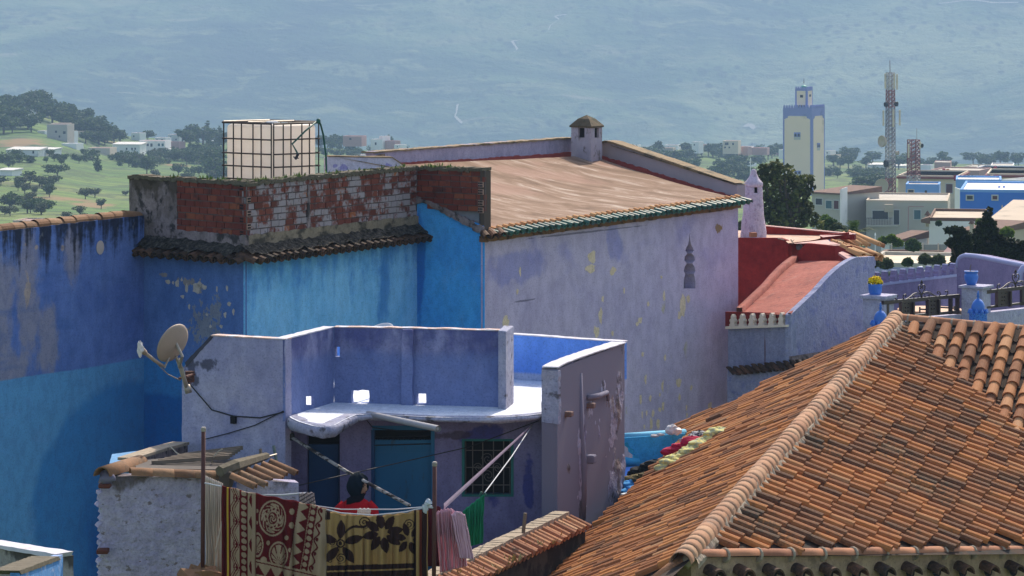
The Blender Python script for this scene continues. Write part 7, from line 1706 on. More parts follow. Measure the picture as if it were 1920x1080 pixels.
# --- minaret
mn_ = empty('minaret', tuple(P(1507, 400, 330)), 'tall cream minaret edged in lavender blue with a green domed lantern', 'minaret')
D0 = 330; k = D0*KT/F; a_, b_, c_ = Q(1468, D0+1.3), Q(1522, D0), Q(1546.5, D0+2.7); d_ = a_+c_-b_
TM['mcream'] = wallm('minaret cream', (.88, .68, .50), v=.05); TM['mblue'] = wallm('minaret blue', (.24, .27, .52), v=.08)
mb = MB(); mb.prism([a_, b_, c_, d_], -36, zpx(203, D0)); mb.build('shaft', TM['mblue'], mn_)
for (p, q, xa, xb, wl_) in ((a_, b_, 1471, 1519, ((1489, 1501, 248, 262), (1490, 1502, 320, 330))), (b_, c_, 1525, 1544.5, ((1531.5, 1537, 268, 282),))):
    w_ = WP(p, q); t0, t1 = w_.sz(xa, 250)[0], w_.sz(xb, 250)[0]; W_ = t1-t0; zt = zpx(218, D0); z2 = zpx(224, D0)
    st = [(t0, -35), (t0, z2-.0), (t0+W_*.05, z2+.05), (t0+W_*.06, z2+.15), (t0+W_*.12, z2+.17), (t0+W_*.14, zt-.06), (t0+W_*.2, zt), (t1-W_*.2, zt), (t1-W_*.14, zt-.06), (t1-W_*.12, z2+.17), (t1-W_*.06, z2+.15), (t1-W_*.05, z2+.05), (t1, z2), (t1, -35)]
    mb = MB(); wallmesh(mb, w_, st, (), .1, off=.04); mb.build('wall_panel', TM['mcream'], mn_)
    for (x0, x1, y0, y1) in wl_:
        mb = MB(); wallmesh(mb, w_, [w_.sz(x0, y0), w_.sz(x1, y0), w_.sz(x1, y1), w_.sz(x0, y1)], (), .1, off=.08); wo = mb.build('window', TM['frame'], mn_)
        mb = MB(); wallmesh(mb, w_, [w_.sz(x0, y0), w_.sz(x1, y0), w_.sz(x1, lerp(y0, y1, .62)), w_.sz(x0, lerp(y0, y1, .62))], (), .1, off=.10); mb.build('pane', TM['mblue'], wo)
        nn = 2
        for i in range(nn):
            cx = lerp(x0, x1, (i+.5)/nn); mb = MB(); hw = (x1-x0)*.17; ym = lerp(y0, y1, .3); wallmesh(mb, w_, [w_.sz(cx-hw, lerp(y0, y1, .56)), w_.sz(cx-hw, ym), w_.sz(cx-hw*.6, ym-1.2), w_.sz(cx, ym-1.8), w_.sz(cx+hw*.6, ym-1.2), w_.sz(cx+hw, ym), w_.sz(cx+hw, lerp(y0, y1, .56))], (), .1, off=.12); mb.build('arch', TM['win'], wo)
    n_ = 11 if W_ > 2 else 7
    for i in range(n_):
        s_ = w_.L*(i+.5)/n_; mb = MB(); z0_ = zpx(203.5, D0); hw = w_.L/n_*.36; wallmesh(mb, w_, [(s_-hw, z0_), (s_+hw, z0_), (s_+hw, z0_+.34), (s_+hw*.5, z0_+.37), (s_+hw*.5, z0_+.58), (s_-hw*.5, z0_+.58), (s_-hw*.5, z0_+.37), (s_-hw, z0_+.34)], (), .2, off=.02); mb.build('merlon', TM['mblue'], mn_)
ct = (a_+c_)/2; f_ = .42
A2, B2_, C2, D2_ = [ct+(p-ct)*f_ for p in (a_, b_, c_, d_)]
mb = MB(); mb.prism([A2, B2_, C2, D2_], zpx(206, D0), zpx(166, D0)); mb.build('lantern', TM['mblue'], mn_)
for (p, q, ws_) in ((A2, B2_, ((.42, .66, .62, .76), (.3, .8, .02, .22))), (B2_, C2, ((.35, .65, .66, .78),))):
    w_ = WP(p, q); g = .12; zb_, zt_2 = zpx(206, D0), zpx(170, D0)
    mb = MB(); wallmesh(mb, w_, [(g*w_.L*1.2, zb_), (w_.L*(1-g*1.2), zb_), (w_.L*(1-g*1.2), zt_2-.1), (g*w_.L*1.2, zt_2-.1)], (), .05, off=.03); mb.build('lantern_panel', TM['mcream'], mn_)
    for (u0, u1, v0, v1) in ws_:
        mb = MB(); wallmesh(mb, w_, [(u0*w_.L, lerp(zb_, zt_2, v0)), (u1*w_.L, lerp(zb_, zt_2, v0)), (u1*w_.L, lerp(zb_, zt_2, v1)), (u0*w_.L, lerp(zb_, zt_2, v1))], (), .05, off=.06); mb.build('opening', TM['win'], mn_)
for p, q in ((A2, B2_), (B2_, C2)):
    w_ = WP(p, q)
    for i in range(5):
        s_ = w_.L*(i+.5)/5; mb = MB(); z0_ = zpx(166.2, D0); wallmesh(mb, w_, [(s_-.12, z0_), (s_+.12, z0_), (s_+.12, z0_+.28), (s_-.12, z0_+.28)], (), .1, off=.02); mb.build('merlon', TM['mblue'], mn_)
c3 = (A2+C2)/2; mb = MB(); mb.lathe((c3.x, c3.y, zpx(166.5, D0)), [(.62, 0), (.62, .08), (.58, .25), (.42, .42), (.2, .52), (.03, .56)], 20); mb.build('dome', simple('green dome', (.05, .30, .20), .5, .2, 2), mn_, True)
mb = MB(); mb.tube([V(c3.x, c3.y, zpx(157, D0)), V(c3.x, c3.y, zpx(148, D0))], .035, 6)
for y, r in ((156, .11), (153.3, .09), (151, .07)): mb.lathe(V(c3.x, c3.y, zpx(y, D0)), [(.02, -r), (r, 0), (.02, r)], 8)
mb.build('finial', M['iron'], mn_)
# --- telecom masts
def mast(label, x, D, yt, yb, wt, wb_, cols, bays, name='lattice_mast'):
    r_ = empty(name, tuple(P(x, yb, D)), label, 'mast'); k = D*KT/F; parts = [MB() for _ in cols]
    def cor(t, i): w2 = lerp(wb_, wt, t)*k/2; sx, sy = ((-1, -1), (1, -1), (1, 1), (-1, 1))[i]; z = -lerp(yb, yt, t)*k; c = math.cos(.35); s = math.sin(.35); X, Y = sx*w2, sy*w2; return V(P(x, 0, D).x+X*c-Y*s, D*KT+X*s+Y*c, z)
    for b in range(bays):
        mb = parts[min(len(cols)-1, int(b/bays*len(cols)))]; t0, t1 = b/bays, (b+1)/bays
        for i in range(4):
            j = (i+1) % 4; mb.tube([cor(t0, i), cor(t1, i)], .07, 4); mb.tube([cor(t0, i), cor(t1, j)], .04, 4); mb.tube([cor(t0, j), cor(t1, i)], .04, 4); mb.tube([cor(t1, i), cor(t1, j)], .04, 4)
    for mb, c in zip(parts, cols): mb.build('lattice', c, r_)
    return r_
MR, MG_, MW_ = simple('mast red', (.24, .07, .07), .6, .2, 1), simple('mast grey', (.23, .21, .24), .6, .2, 1), simple('mast white', (.36, .34, .35), .6, .2, 1)
ms_ = mast('tall grey and red lattice telecom mast with antennas and dish drums', 1669.5, 230, 136, 400, 11.5, 15, [MG_, MR, MG_, MW_, MG_, MG_, MR, MW_], 32)
kk = 230/F
def antenna(r_, x, y0, y1, D=229, w_=3.2, mat='cream'):
    mb = MB(); a, b = P(x, y0, D), P(x, y1, D); mb.box((a+b)/2, (w_*D*KT/F, .18, (a-b).length)); bevel(mb.build('panel_antenna', TM[mat], r_), .03)
for x, y0, y1 in ((1660, 138, 166), (1677, 138, 166), (1682, 139, 168), (1656.5, 207, 236), (1675, 205, 238), (1687, 206, 235)): antenna(ms_, x, y0, y1)
mb = MB()
for y in (143, 163, 210, 232):
    mb.tube([P(1656, y, 229.3), P(1688, y, 229.3)] if y > 180 else [P(1659, y, 229.3), P(1684, y, 229.3)], .03, 4)
mb.build('antenna_arms', MG_, ms_); mb = MB(); mb.tube([P(1669, 138, 230), P(1668.5, 113, 230)], .05, 5); mb.build('lightning_rod', MG_, ms_)
def drum(r_, x, y, r, D, nd, mat=None):
    nd = nd.normalized(); a = nd.cross(V(0, 0, 1)).normalized(); b = a.cross(nd); mb = MB(); k = D*KT/F
    mb.lathe(P(x, y, D), [(r*k*.3, -.25), (r*k*.9, -.12), (r*k, 0), (r*k, .18), (r*k*.97, .2), (r*k*.9, .12), (.02, .02)], 26, ax=(a, b, nd)); mb.build('dish_antenna', mat or TM['beige'], r_)
drum(ms_, 1655, 265, 11, 229, V(-.75, -.5, .05)); drum(ms_, 1662, 307, 7, 229.4, V(-.9, -.3, 0), M['iron']); drum(ms_, 1653, 348, 13, 228.6, V(-.2, -1, 0)); drum(ms_, 1662, 196, 4.5, 229.3, V(-.9, -.6, 0), M['iron']); drum(ms_, 1680, 195, 4.5, 229.3, V(.9, -.5, 0), M['iron']); drum(ms_, 1682, 287, 4, 229.3, V(.9, -.5, 0))
m2_ = mast('short red lattice mast on a white stem above the beige house', 1713, 226, 262, 352, 17, 18, [MW_, MR, MR, MR], 12)
for x, y0, y1 in ((1703.5, 270, 296), (1725.5, 266, 279)): antenna(m2_, x, y0, y1, 225.5, 3)
mb = MB(); mb.tube([P(1719, 262, 226), P(1719, 240, 226)], .03, 5); mb.build('lightning_rod', MG_, m2_); drum(m2_, 1727, 273, 4, 225.6, V(.7, -.6, 0), M['iron'])
# --- thin plain posts and aerials
for (x, y0, y1, D, m_, lab) in ((1407, 300, 330, 240, 'white', 'slim white post with a spike behind the conical chimney'), (1641, 440, 475, 104, 'white', 'thin pale pole standing among the palm and bushes'), (1879, 388, 408, 140, 'beige', 'short pale post in front of the strong blue house'), (1835, 312, 320, 300, 'grey', 'television aerial on the rusty rooftop shed')):
    r_ = empty('post', tuple(P(x, y1, D)), lab, 'post'); k = D*KT/F; mb = MB(); mb.tube([P(x, y1, D), P(x, y0, D)], [1.1*k, .8*k], 6); mb.build('pole', TM[m_], r_)
    mb = MB(); mb.lathe(P(x, y0, D), [(1.6*k, -2*k), (1.6*k, 0), (.4*k, 4*k)], 6); mb.build('tip', TM[m_], r_)
KT = 1.0
# --- far houses on the slopes: (label, x0, x1, y top, y bottom, distance, colour, roof, windows)
FH = [
 ('white villa half hidden by the wood on top of the left hill', 37, 54, 205, 220, 860, 'white', None, [(44, 47, 210, 214)]),
 ('brown stone house right of the white villa on top of the left hill', 53, 79, 199, 216, 865, 'beige', None, [(65, 68, 207, 211)]),
 ('thin white roof end showing left of the hilltop villa', 23, 31, 207, 212, 865, 'white', None, []),
 ('three tier pink and cream house in the middle of the left hill', 88, 126, 233, 262, 760, 'grey', None, [(103, 107, 245, 249), (118, 123, 246, 251), (110, 113, 254, 258)]),
 ('cream upper storey with terracotta trim on the three tier house', 96, 126, 231, 243, 766, 'cream', None, [(112, 115, 236, 240)]),
 ('white lower storey with dark openings under the three tier house', 110, 133, 246, 262, 752, 'white', None, [(115, 119, 254, 259), (123, 126, 254, 259)]),
 ('small brown hut right of the three tier house', 134, 146, 246, 255, 755, 'beige', None, []),
 ('low white roofed wall left of the three tier house', 70, 84, 245, 250, 765, 'white', None, []),
 ('long pale barn with a striped tin roof on the left slope', 12, 72, 280, 291, 700, 'white', 'lean', [(61, 64, 283, 288)]),
 ('white house with an arched red door beside the long barn', 74, 100, 279, 292, 700, 'white', 'lean', [(89, 93, 282, 289, 'shut')]),
 ('white flat roof slab above the tin roofed barn', 115, 143, 269, 277, 725, 'tin', None, []),
 ('long cream shed with an arched door left of the long white house', 165, 206, 277, 287, 700, 'cream', None, [(171, 175, 282, 287)]),
 ('long grey white house with a pale roof at the foot of the wood', 211, 262, 270, 290, 690, 'white', 'lean', [(236, 239, 277, 281), (246, 249, 277, 281), (252, 255, 277, 281)]),
 ('big white house with two rows of windows and a tower', 260, 309, 264, 288, 690, 'white', None, [(265, 268, 269, 274), (275, 279, 269, 274), (282, 286, 269, 275), (296, 300, 269, 274, 'teal'), (303, 307, 269, 274, 'teal'), (288, 292, 278, 283), (296, 300, 278, 283), (304, 307, 278, 282)]),
 ('red roofed upper tower of the big white house', 290, 310, 258, 270, 693, 'white', None, [(293, 296, 261, 264), (302, 306, 261, 264)]),
 ('small white annex with a sloping roof right of the big white house', 309, 318, 279, 287, 688, 'white', 'lean', []),
 ('small salmon house with a white roof in the left wood', 188, 209, 245, 255, 800, 'pink', None, [(203, 206, 249, 252)]),
 ('white cube house behind the big white house', 246, 262, 249, 263, 800, 'white', None, [(250, 252, 254, 257)]),
 ('white house with a flagpole right of the round dark tree', 315, 335, 252, 265, 800, 'white', None, [(319, 321, 256, 259), (329, 331, 260, 263)]),
 ('flat rusty walled barn under the house with the flagpole', 311, 336, 266, 278, 760, 'pink', None, []),
 ('low white roof among the dark trees left of the water tank', 371, 394, 264, 269, 790, 'tin', None, []),
 ('small farmhouse with a rusty roof at the left edge', -6, 23, 318, 330, 600, 'white', 'lean', []),
 ('flat terracotta roof just above the old wall at lower left', 24, 96, 413, 424, 395, 'beige', None, []),
 ('long pink walled house right of the water tank', 643, 678, 255, 266, 850, 'pink', None, [(655, 659, 259, 262)]),
 ('white house with a step gable in the centre valley', 695, 717, 261, 273, 850, 'white', None, [(703, 706, 267, 272)]),
 ('white chimney tower beside the step gable house', 711, 717, 255, 265, 852, 'white', None, []),
 ('brown roofed house below the twin cypresses', 722, 740, 264, 276, 850, 'pink', None, []),
 ('small white cube right of the twin cypresses', 739, 750, 271, 279, 845, 'white', None, [(744, 746, 274, 276)]),
 ('pale terrace walls low in the centre valley', 657, 688, 290, 298, 700, 'white', None, [(664, 667, 292, 295)]),
 ('low white roofs just right of the square chimney', 1172, 1196, 272, 280, 980, 'white', None, []),
 ('long white shed left of the ochre houses', 1217, 1234, 275, 281, 960, 'tin', None, []),
 ('cluster of low ochre houses in the right valley', 1232, 1262, 277, 287, 950, 'beige', None, [(1240, 1242, 280, 283)]),
 ('white two step house above the ochre cluster', 1246, 1270, 272, 281, 960, 'white', None, [(1252, 1254, 275, 278)]),
 ('white cube right of the two step house', 1273, 1284, 274, 281, 965, 'white', None, []),
 ('white tower house beside the brick block', 1297, 1310, 266, 280, 960, 'white', None, [(1301, 1303, 270, 273)]),
 ('unfinished red brick block in the right valley', 1300, 1322, 271, 284, 955, 'pink', None, [(1312, 1314, 275, 278)]),
 ('large pale apartment house with loggias in the right valley', 1355, 1384, 264, 281, 950, 'cream', None, [(1359, 1366, 267, 272), (1373, 1376, 268, 272), (1358, 1361, 275, 278), (1366, 1369, 275, 278)]),
 ('low pink roofs right of the large apartment house', 1384, 1402, 275, 284, 955, 'pink', None, []),
 ('white tent like roof right of the apartment house', 1390, 1410, 279, 287, 940, 'white', 'gable', []),
 ('long brick terrace row left of the minaret', 1408, 1438, 277, 283, 965, 'pink', None, []),
 ('white house front under the brick terrace row', 1420, 1440, 283, 290, 940, 'white', None, []),
 ('salmon block with a white side left of the minaret', 1443, 1462, 282, 291, 940, 'pink', None, []),
 ('tall white house end touching the minaret on the left', 1460, 1468, 280, 290, 945, 'white', None, []),
 ('white house just right of the minaret shaft', 1547, 1557, 282, 292, 940, 'white', None, [(1550, 1552, 285, 288)]),
 ('cream wall with orange patch right of the minaret', 1557, 1567, 290, 295, 935, 'cream', None, []),
 ('pale cottage on the meadow behind the conical chimney', 1393, 1410, 305, 312, 800, 'white', None, [(1397, 1399, 307, 310)]),
 ('bright white greenhouse roof between minaret and mast', 1626, 1660, 308, 315, 800, 'tin', 'lean', []),
 ('white shed roof just right of the tall mast', 1678, 1697, 310, 316, 800, 'tin', 'lean', []),
 ('white block on the skyline right of the short mast', 1724, 1745, 309, 320, 700, 'white', None, []),
]
for (lab, x0, x1, y0, y1, D, m_, rf_, wn) in FH:
    h = hit((x0+x1)/2, y1, 340); D2 = D
    if h is not None and abs(h.y-D) < 260: D2 = h.y
    townhouse(lab, (x0, D2), (x1, D2-2), y0, y1, (x1-x0)*D2/F*.55+2, m_ if m_ != 'tin' else 'white', [tuple(w_q) for w_q in wn], roof=rf_, par=.3, rmat='tin' if (rf_ or m_ == 'tin') else 'pink', frame=False, group=None)
# ================================================================ trees
def leafm(name, c0, c1, c2, tr=.25):
    n = NT(name); co = n.coord('Object'); c = n.ramp(n.island(), [(0, c0), (.5, c1), (1, c2)])
    c = n.mix(n.rng(n.noise(co, .55, 3), .45, .62), c, tuple(k*.55 for k in c0)); n.b.inputs['Specular IOR Level'].default_value = .15; n.done(c, .75)
    t = n.n('ShaderNodeBsdfTranslucent'); n.set(t.inputs[0], c); ms = n.n('ShaderNodeMixShader'); ms.inputs[0].default_value = tr
    n.t.links.new(n.b.outputs[0], ms.inputs[1]); n.t.links.new(t.outputs[0], ms.inputs[2]); n.t.links.new(ms.outputs[0], n.out.inputs[0]); return n.mat
LF = dict(dark=leafm('dark foliage', (.022, .042, .016), (.045, .08, .026), (.085, .13, .035)), mid=leafm('mid foliage', (.03, .06, .018), (.055, .10, .028), (.10, .15, .04)), olive=leafm('olive foliage', (.04, .05, .025), (.075, .09, .04), (.13, .15, .07)),
          con=leafm('conifer foliage', (.010, .018, .008), (.022, .034, .014), (.045, .055, .02)), lime=leafm('lime foliage', (.06, .11, .015), (.12, .19, .025), (.20, .26, .04)), big=leafm('broad tree foliage', (.04, .05, .018), (.09, .105, .032), (.19, .19, .06)))
BARK = simple('bark', (.09, .065, .05), .95, .35, 3)
def crown(mb, blobs, n_, s, rr):
    tot = sum(b[3]*b[4]*b[5] for b in blobs)
    for (x, y, z, rx, ry, rz_) in blobs:
        for _ in range(int(n_*rx*ry*rz_/tot)+8):
            d = V(rr.gauss(0, 1), rr.gauss(0, 1), rr.gauss(0, 1)).normalized()*rr.uniform(.55, 1.08)
            if rr.random() < .08: d *= 1.15
            q = V(x+d.x*rx, y+d.y*ry, z+d.z*rz_); a = V(rr.gauss(0, 1), rr.gauss(0, 1), rr.gauss(0, .6)).normalized(); b = a.cross(V(rr.gauss(0, 1), rr.gauss(0, 1), rr.gauss(0, 1))).normalized()
            k = s*rr.uniform(.6, 1.4); mb.quad(q-a*k-b*k*.55, q+a*k*.8-b*k*.6, q+a*k+b*k*.5, q-a*k*.7+b*k*.6)
def protot(kind, seed, mat):     # unit height tree
    rr = random.Random(seed); mc, mt = MB(), MB(); bl = []
    if kind == 'round':
        for _ in range(9): a = rr.uniform(0, 6.28); r = rr.uniform(.05, .27); bl.append((r*math.cos(a), r*math.sin(a), rr.uniform(.42, .82), rr.uniform(.13, .22), rr.uniform(.13, .22), rr.uniform(.10, .19)))
        n_ = 520; s = .042
    elif kind == 'wide':
        for _ in range(11): a = rr.uniform(0, 6.28); r = rr.uniform(.05, .48); bl.append((r*math.cos(a), r*math.sin(a), rr.uniform(.45, .80), rr.uniform(.16, .26), rr.uniform(.16, .24), rr.uniform(.11, .18)))
        n_ = 620; s = .046
    elif kind == 'tall':
        for i in range(7): z = .2+.12*i; r = .16*math.sin(min(1, (1.05-z)*1.3)*1.5); bl.append((rr.uniform(-.03, .03), rr.uniform(-.03, .03), z, r*rr.uniform(.8, 1.1), r, .11))
        n_ = 420; s = .036
    else:
        for _ in range(6): a = rr.uniform(0, 6.28); r = rr.uniform(.0, .45); bl.append((r*math.cos(a), r*math.sin(a), rr.uniform(.25, .6), rr.uniform(.2, .34), rr.uniform(.2, .3), rr.uniform(.18, .32)))
        n_ = 360; s = .05
    crown(mc, bl, n_, s, rr); mt.tube([V(0, 0, -.15), V(.01, 0, .3), V(-.01, .02, .55)], [.035, .026, .012], 6)
    for i in range(4): a = rr.uniform(0, 6.28); mt.tube([V(0, 0, .28), V(.12*math.cos(a), .12*math.sin(a), .48), V(.22*math.cos(a), .22*math.sin(a), .66)], [.018, .012, .005], 5)
    c = mc.build('crown', LF[mat]); t = mt.build('trunk', BARK); m1, m2 = c.data, t.data
    bpy.data.objects.remove(c); bpy.data.objects.remove(t); return m1, m2
PR = {}
for kd in ('round', 'wide', 'tall', 'bush'):
    for mt_ in ('dark', 'mid', 'olive'):
        PR[kd, mt_] = [protot(kd, sd*7+len(kd), mt_) for sd in range(2)]
def plant(p, h, kind, mat, label, group, name='tree', cat='tree'):
    m1, m2 = random.choice(PR[kind, mat]); r_ = bpy.data.objects.new(name, None); COL.objects.link(r_); r_.location = p; r_.empty_display_size = .2
    tag(r_, label, cat, group); sx = h*R(1.0, 1.65)
    for nm, me in (('crown', m1), ('trunk', m2)):
        o = bpy.data.objects.new(nm, me); COL.objects.link(o); o.parent = r_; o.scale = (sx, sx, h); o.rotation_euler = (0, 0, R(0, 6.28))
    return r_
def grove(poly, n_, px0, px1, kinds, mats, label, group, dmin=340, name='tree', cat='tree', pts=None):
    xs = [p[0] for p in poly]; ys = [p[1] for p in poly]; k = 0; tries = 0; L = []
    while k < n_ and tries < n_*60:
        tries += 1; x, y = R(min(xs), max(xs)), R(min(ys), max(ys))
        if not inpoly(x, y, poly): continue
        h = hit(x, y, dmin)
        if h is None or h.y > 1150: 
            continue
        L.append((x, y, h)); k += 1
    for x, y, h in L: plant(h-V(0, 0, .2), R(px0, px1)*h.y/F, random.choice(kinds), random.choice(mats), label, group, name, cat)
RW_ = ['round', 'wide']
grove([(-20, 214), (60, 206), (120, 226), (200, 258), (205, 275), (160, 272), (140, 250), (90, 228), (60, 222), (-20, 236)], 58, 23, 44, RW_, ['dark', 'dark', 'mid'], 'dark round tree in the dense wood crowning the left hill', 'trees crowning the left hill')
grove([(-20, 232), (60, 236), (62, 250), (-20, 256)], 12, 27, 46, ['wide', 'round'], ['dark', 'mid'], 'broad dark tree standing above the bare green slope at far left', 'trees above the bare slope')
grove([(60, 196), (110, 206), (105, 214), (55, 208)], 7, 27, 46, ['round'], ['dark', 'mid'], 'tall round tree on the very top of the left hill behind the villa', 'hilltop trees behind the villa')
grove([(140, 262), (215, 262), (262, 262), (235, 272), (165, 276)], 13, 19, 35, RW_, ['mid', 'dark'], 'bushy tree between the hill houses above the long cream shed', 'trees between the hill houses')
grove([(150, 290), (300, 292), (420, 280), (420, 300), (300, 306), (150, 306)], 34, 13, 21, RW_+['bush'], ['dark', 'mid'], 'bushy tree in the belt just below the big white hill house', 'trees below the white hill houses')
grove([(150, 296), (420, 290), (420, 308), (300, 310), (150, 312)], 16, 16, 26, ['bush'], ['mid', 'olive'], 'low bush along the lower edge of the tree belt on the left hill', 'bushes along the tree belt', name='bush', cat='bush')
grove([(335, 266), (420, 266), (420, 282), (340, 282)], 10, 24, 46, ['round', 'tall'], ['dark'], 'tall dark tree in the clump left of the water tank', 'tall trees left of the tank')
plant(hit(277, 264)-V(0, 0, .2), 23*hit(277, 264).y/F, 'round', 'dark', 'large round dark tree standing behind the big white hill house', None)
plant(hit(208, 249)-V(0, 0, .2), 20*hit(208, 249).y/F, 'tall', 'dark', 'feathery tall tree above the small salmon house', None)
grove([(0, 300), (60, 302), (60, 312), (0, 312)], 5, 16, 29, ['bush'], ['mid'], 'low bush on the meadow under the long pale barn', 'bushes under the barn', name='bush', cat='bush')
grove([(0, 292), (150, 296), (150, 312), (0, 316)], 16, 13, 22, ['bush', 'round'], ['mid', 'dark'], 'bush on the meadow edge between the barn and the olive orchard', 'bushes above the olive orchard', name='bush', cat='bush')
grove([(205, 300), (310, 304), (310, 322), (230, 318)], 12, 13, 22, ['bush', 'round'], ['mid', 'dark'], 'bush just under the tree belt on the open meadow', 'bushes on the open meadow', name='bush', cat='bush')
grove([(310, 285), (420, 280), (420, 300), (310, 304)], 14, 15, 25, RW_, ['mid', 'dark'], 'tree in the thicket between the white hill houses and the tank', 'thicket left of the tank')
grove([(0, 345), (110, 330), (135, 352), (110, 372), (0, 372)], 17, 18, 30, RW_, ['olive', 'dark'], 'grey green olive tree in the orchard on the left slope', 'olive orchard trees')
grove([(0, 380), (100, 380), (100, 410), (0, 412)], 13, 22, 34, RW_, ['olive', 'mid'], 'olive tree low on the slope just above the old tiled wall', 'lower olive trees')
for (x, y, h_, lab) in ((160, 374, 26, 'left olive tree of the pair right of the orange soil'), (178, 371, 24, 'right olive tree of the pair right of the orange soil'), (190, 392, 26, 'lone spreading olive tree with a visible trunk on the slope'), (150, 406, 22, 'small olive tree beside the foot of the orange soil'), (125, 412, 18, 'low olive bush beyond the old tiled wall'), (158, 412, 18, 'second low olive bush beyond the old tiled wall, nearer the brick parapet'), (236, 368, 14, 'small bush just left of the brick parapet'), (183, 322, 34, 'slim tree casting a shadow on the green meadow'), (275, 330, 40, 'big dark tree in the meadow above the brick parapet'), (290, 335, 20, 'smaller tree touching the right side of the big meadow tree')):
    p = hit(x, y); plant(p-V(0, 0, .2), h_*p.y/F, 'tall' if 'slim' in lab else 'round', 'dark' if 'dark' in lab or 'slim' in lab else 'olive', lab, None)
grove([(310, 300), (420, 298), (420, 345), (330, 345)], 20, 15, 32, ['bush', 'round'], ['mid', 'dark', 'olive'], 'small bush scattered on the rough meadow left of the water tank', 'meadow bushes left of the tank', name='bush', cat='bush')
grove([(400, 300), (418, 300), (418, 345), (385, 345)], 6, 35, 55, ['round'], ['dark'], 'dark tree close against the left side of the water tank', 'dark trees beside the tank')
grove([(600, 280), (760, 286), (765, 300), (700, 306), (600, 300)], 24, 15, 26, RW_+['bush'], ['mid', 'dark'], 'bushy tree in the valley between the water tank and the red roof', 'valley trees in the centre')
grove([(600, 262), (645, 262), (645, 280), (600, 280)], 9, 16, 29, RW_, ['mid', 'dark'], 'tree on the rise just right of the water tank', 'trees right of the tank')
for x, lab in ((729, 'left one of the twin cypresses in the centre valley'), (735, 'right one of the twin cypresses in the centre valley')):
    p = hit(x, 284); plant(p, 31*p.y/F*(1 if x < 730 else .95), 'tall', 'dark', lab, None, 'cypress', 'cypress')
grove([(840, 272), (880, 270), (880, 276), (840, 276)], 1, 12, 14, ['round'], ['dark'], 'tiny dark tree on the skyline above the left roof parapet', None)
grove([(1140, 285), (1460, 292), (1460, 310), (1300, 306), (1140, 300)], 52, 15, 28, RW_+['bush'], ['dark', 'mid'], 'bushy tree in the long belt under the right valley houses', 'trees under the valley houses')
grove([(1180, 305), (1300, 310), (1300, 330), (1230, 325)], 12, 16, 35, RW_, ['dark', 'mid'], 'dark tree on the green terraces above the right roof parapet', 'trees on the green terraces')
grove([(1340, 325), (1400, 320), (1400, 350), (1350, 350)], 9, 24, 41, ['round', 'wide'], ['mid', 'dark'], 'hazy green tree clump just left of the conical chimney', 'clump left of the conical chimney')
for x, y, h_, lab in ((1343, 284, 16, 'round tree left of the large apartment house'), (1286, 284, 18, 'leafy tree in front of the white cube houses'), (1410, 282, 12, 'thin cypress right of the apartment house')):
    p = hit(x, y); plant(p, h_*p.y/F, 'round' if 'cyp' not in lab else 'tall', 'dark', lab, None)
grove([(1548, 300), (1700, 306), (1800, 306), (1920, 305), (1920, 316), (1700, 318), (1548, 316)], 34, 16, 32, RW_, ['dark', 'mid'], 'dark tree in the belt behind the masts and town roofs', 'trees behind the masts')
grove([(1548, 322), (1660, 326), (1660, 340), (1548, 336)], 18, 15, 26, ['bush', 'wide'], ['dark', 'mid'], 'low dark tree on the terraces right of the minaret', 'terrace trees right of the minaret')
grove([(1590, 350), (1665, 350), (1665, 372), (1600, 372)], 11, 24, 41, ['round', 'bush'], ['mid', 'dark'], 'hazy tree behind the roofs left of the tall mast', 'trees left of the tall mast')
# --- nearer town trees
def bigtree(name, label, base, H, blobs, n_, s, mat, seed, limbs=(), tr=.3, cat='tree'):
    rr = random.Random(seed); r_ = empty(name, tuple(base), label, cat); mc, mt = MB(), MB(); b = Vector(base)
    crown(mc, [(b.x+x, b.y+y, b.z+z, rx, ry, rz_) for x, y, z, rx, ry, rz_ in blobs], n_, s, rr)
    mt.tube([b, b+V(tr*.3, 0, H*.25), b+V(-tr*.2, .1, H*.5)], [tr, tr*.75, tr*.4], 8)
    for x, y, z, rx, ry, rz_ in blobs[:14]: mt.tube([b+V(0, 0, H*.22), b+V(x*.5, y*.5, z*.6), b+V(x, y, z)], [tr*.5, tr*.28, tr*.1], 5)
    mc.build('crown', LF[mat], r_); mt.build('trunk', BARK, r_); return r_
def pxblobs(lst, D, base):
    out = []
    for x, y, r in lst: p = P(x, y, D); q = p-Vector(base); k = D/F; out.append((q.x, R(-1.2, 1.2)*r*k*.6, q.z, r*k*1.0, r*k*.9, r*k*.78))
    return out
D = 118; b = P(1480, 470, D)
bigtree('tree', 'big dark feathery tree in front of the foot of the minaret', b, 4.2, pxblobs([(1440, 320, 18), (1455, 312, 14), (1470, 322, 18), (1428, 335, 16), (1448, 340, 20), (1432, 365, 18), (1455, 370, 22), (1478, 350, 18), (1490, 335, 13), (1498, 345, 14), (1508, 335, 12), (1515, 350, 14), (1520, 335, 9), (1500, 365, 18), (1480, 385, 22), (1455, 398, 22), (1436, 395, 16), (1508, 390, 18), (1490, 410, 22), (1465, 420, 22), (1440, 420, 18), (1520, 410, 18), (1535, 420, 12), (1442, 440, 18), (1420, 350, 9)], D, b), 3600, .075, 'big', 5, tr=.22)
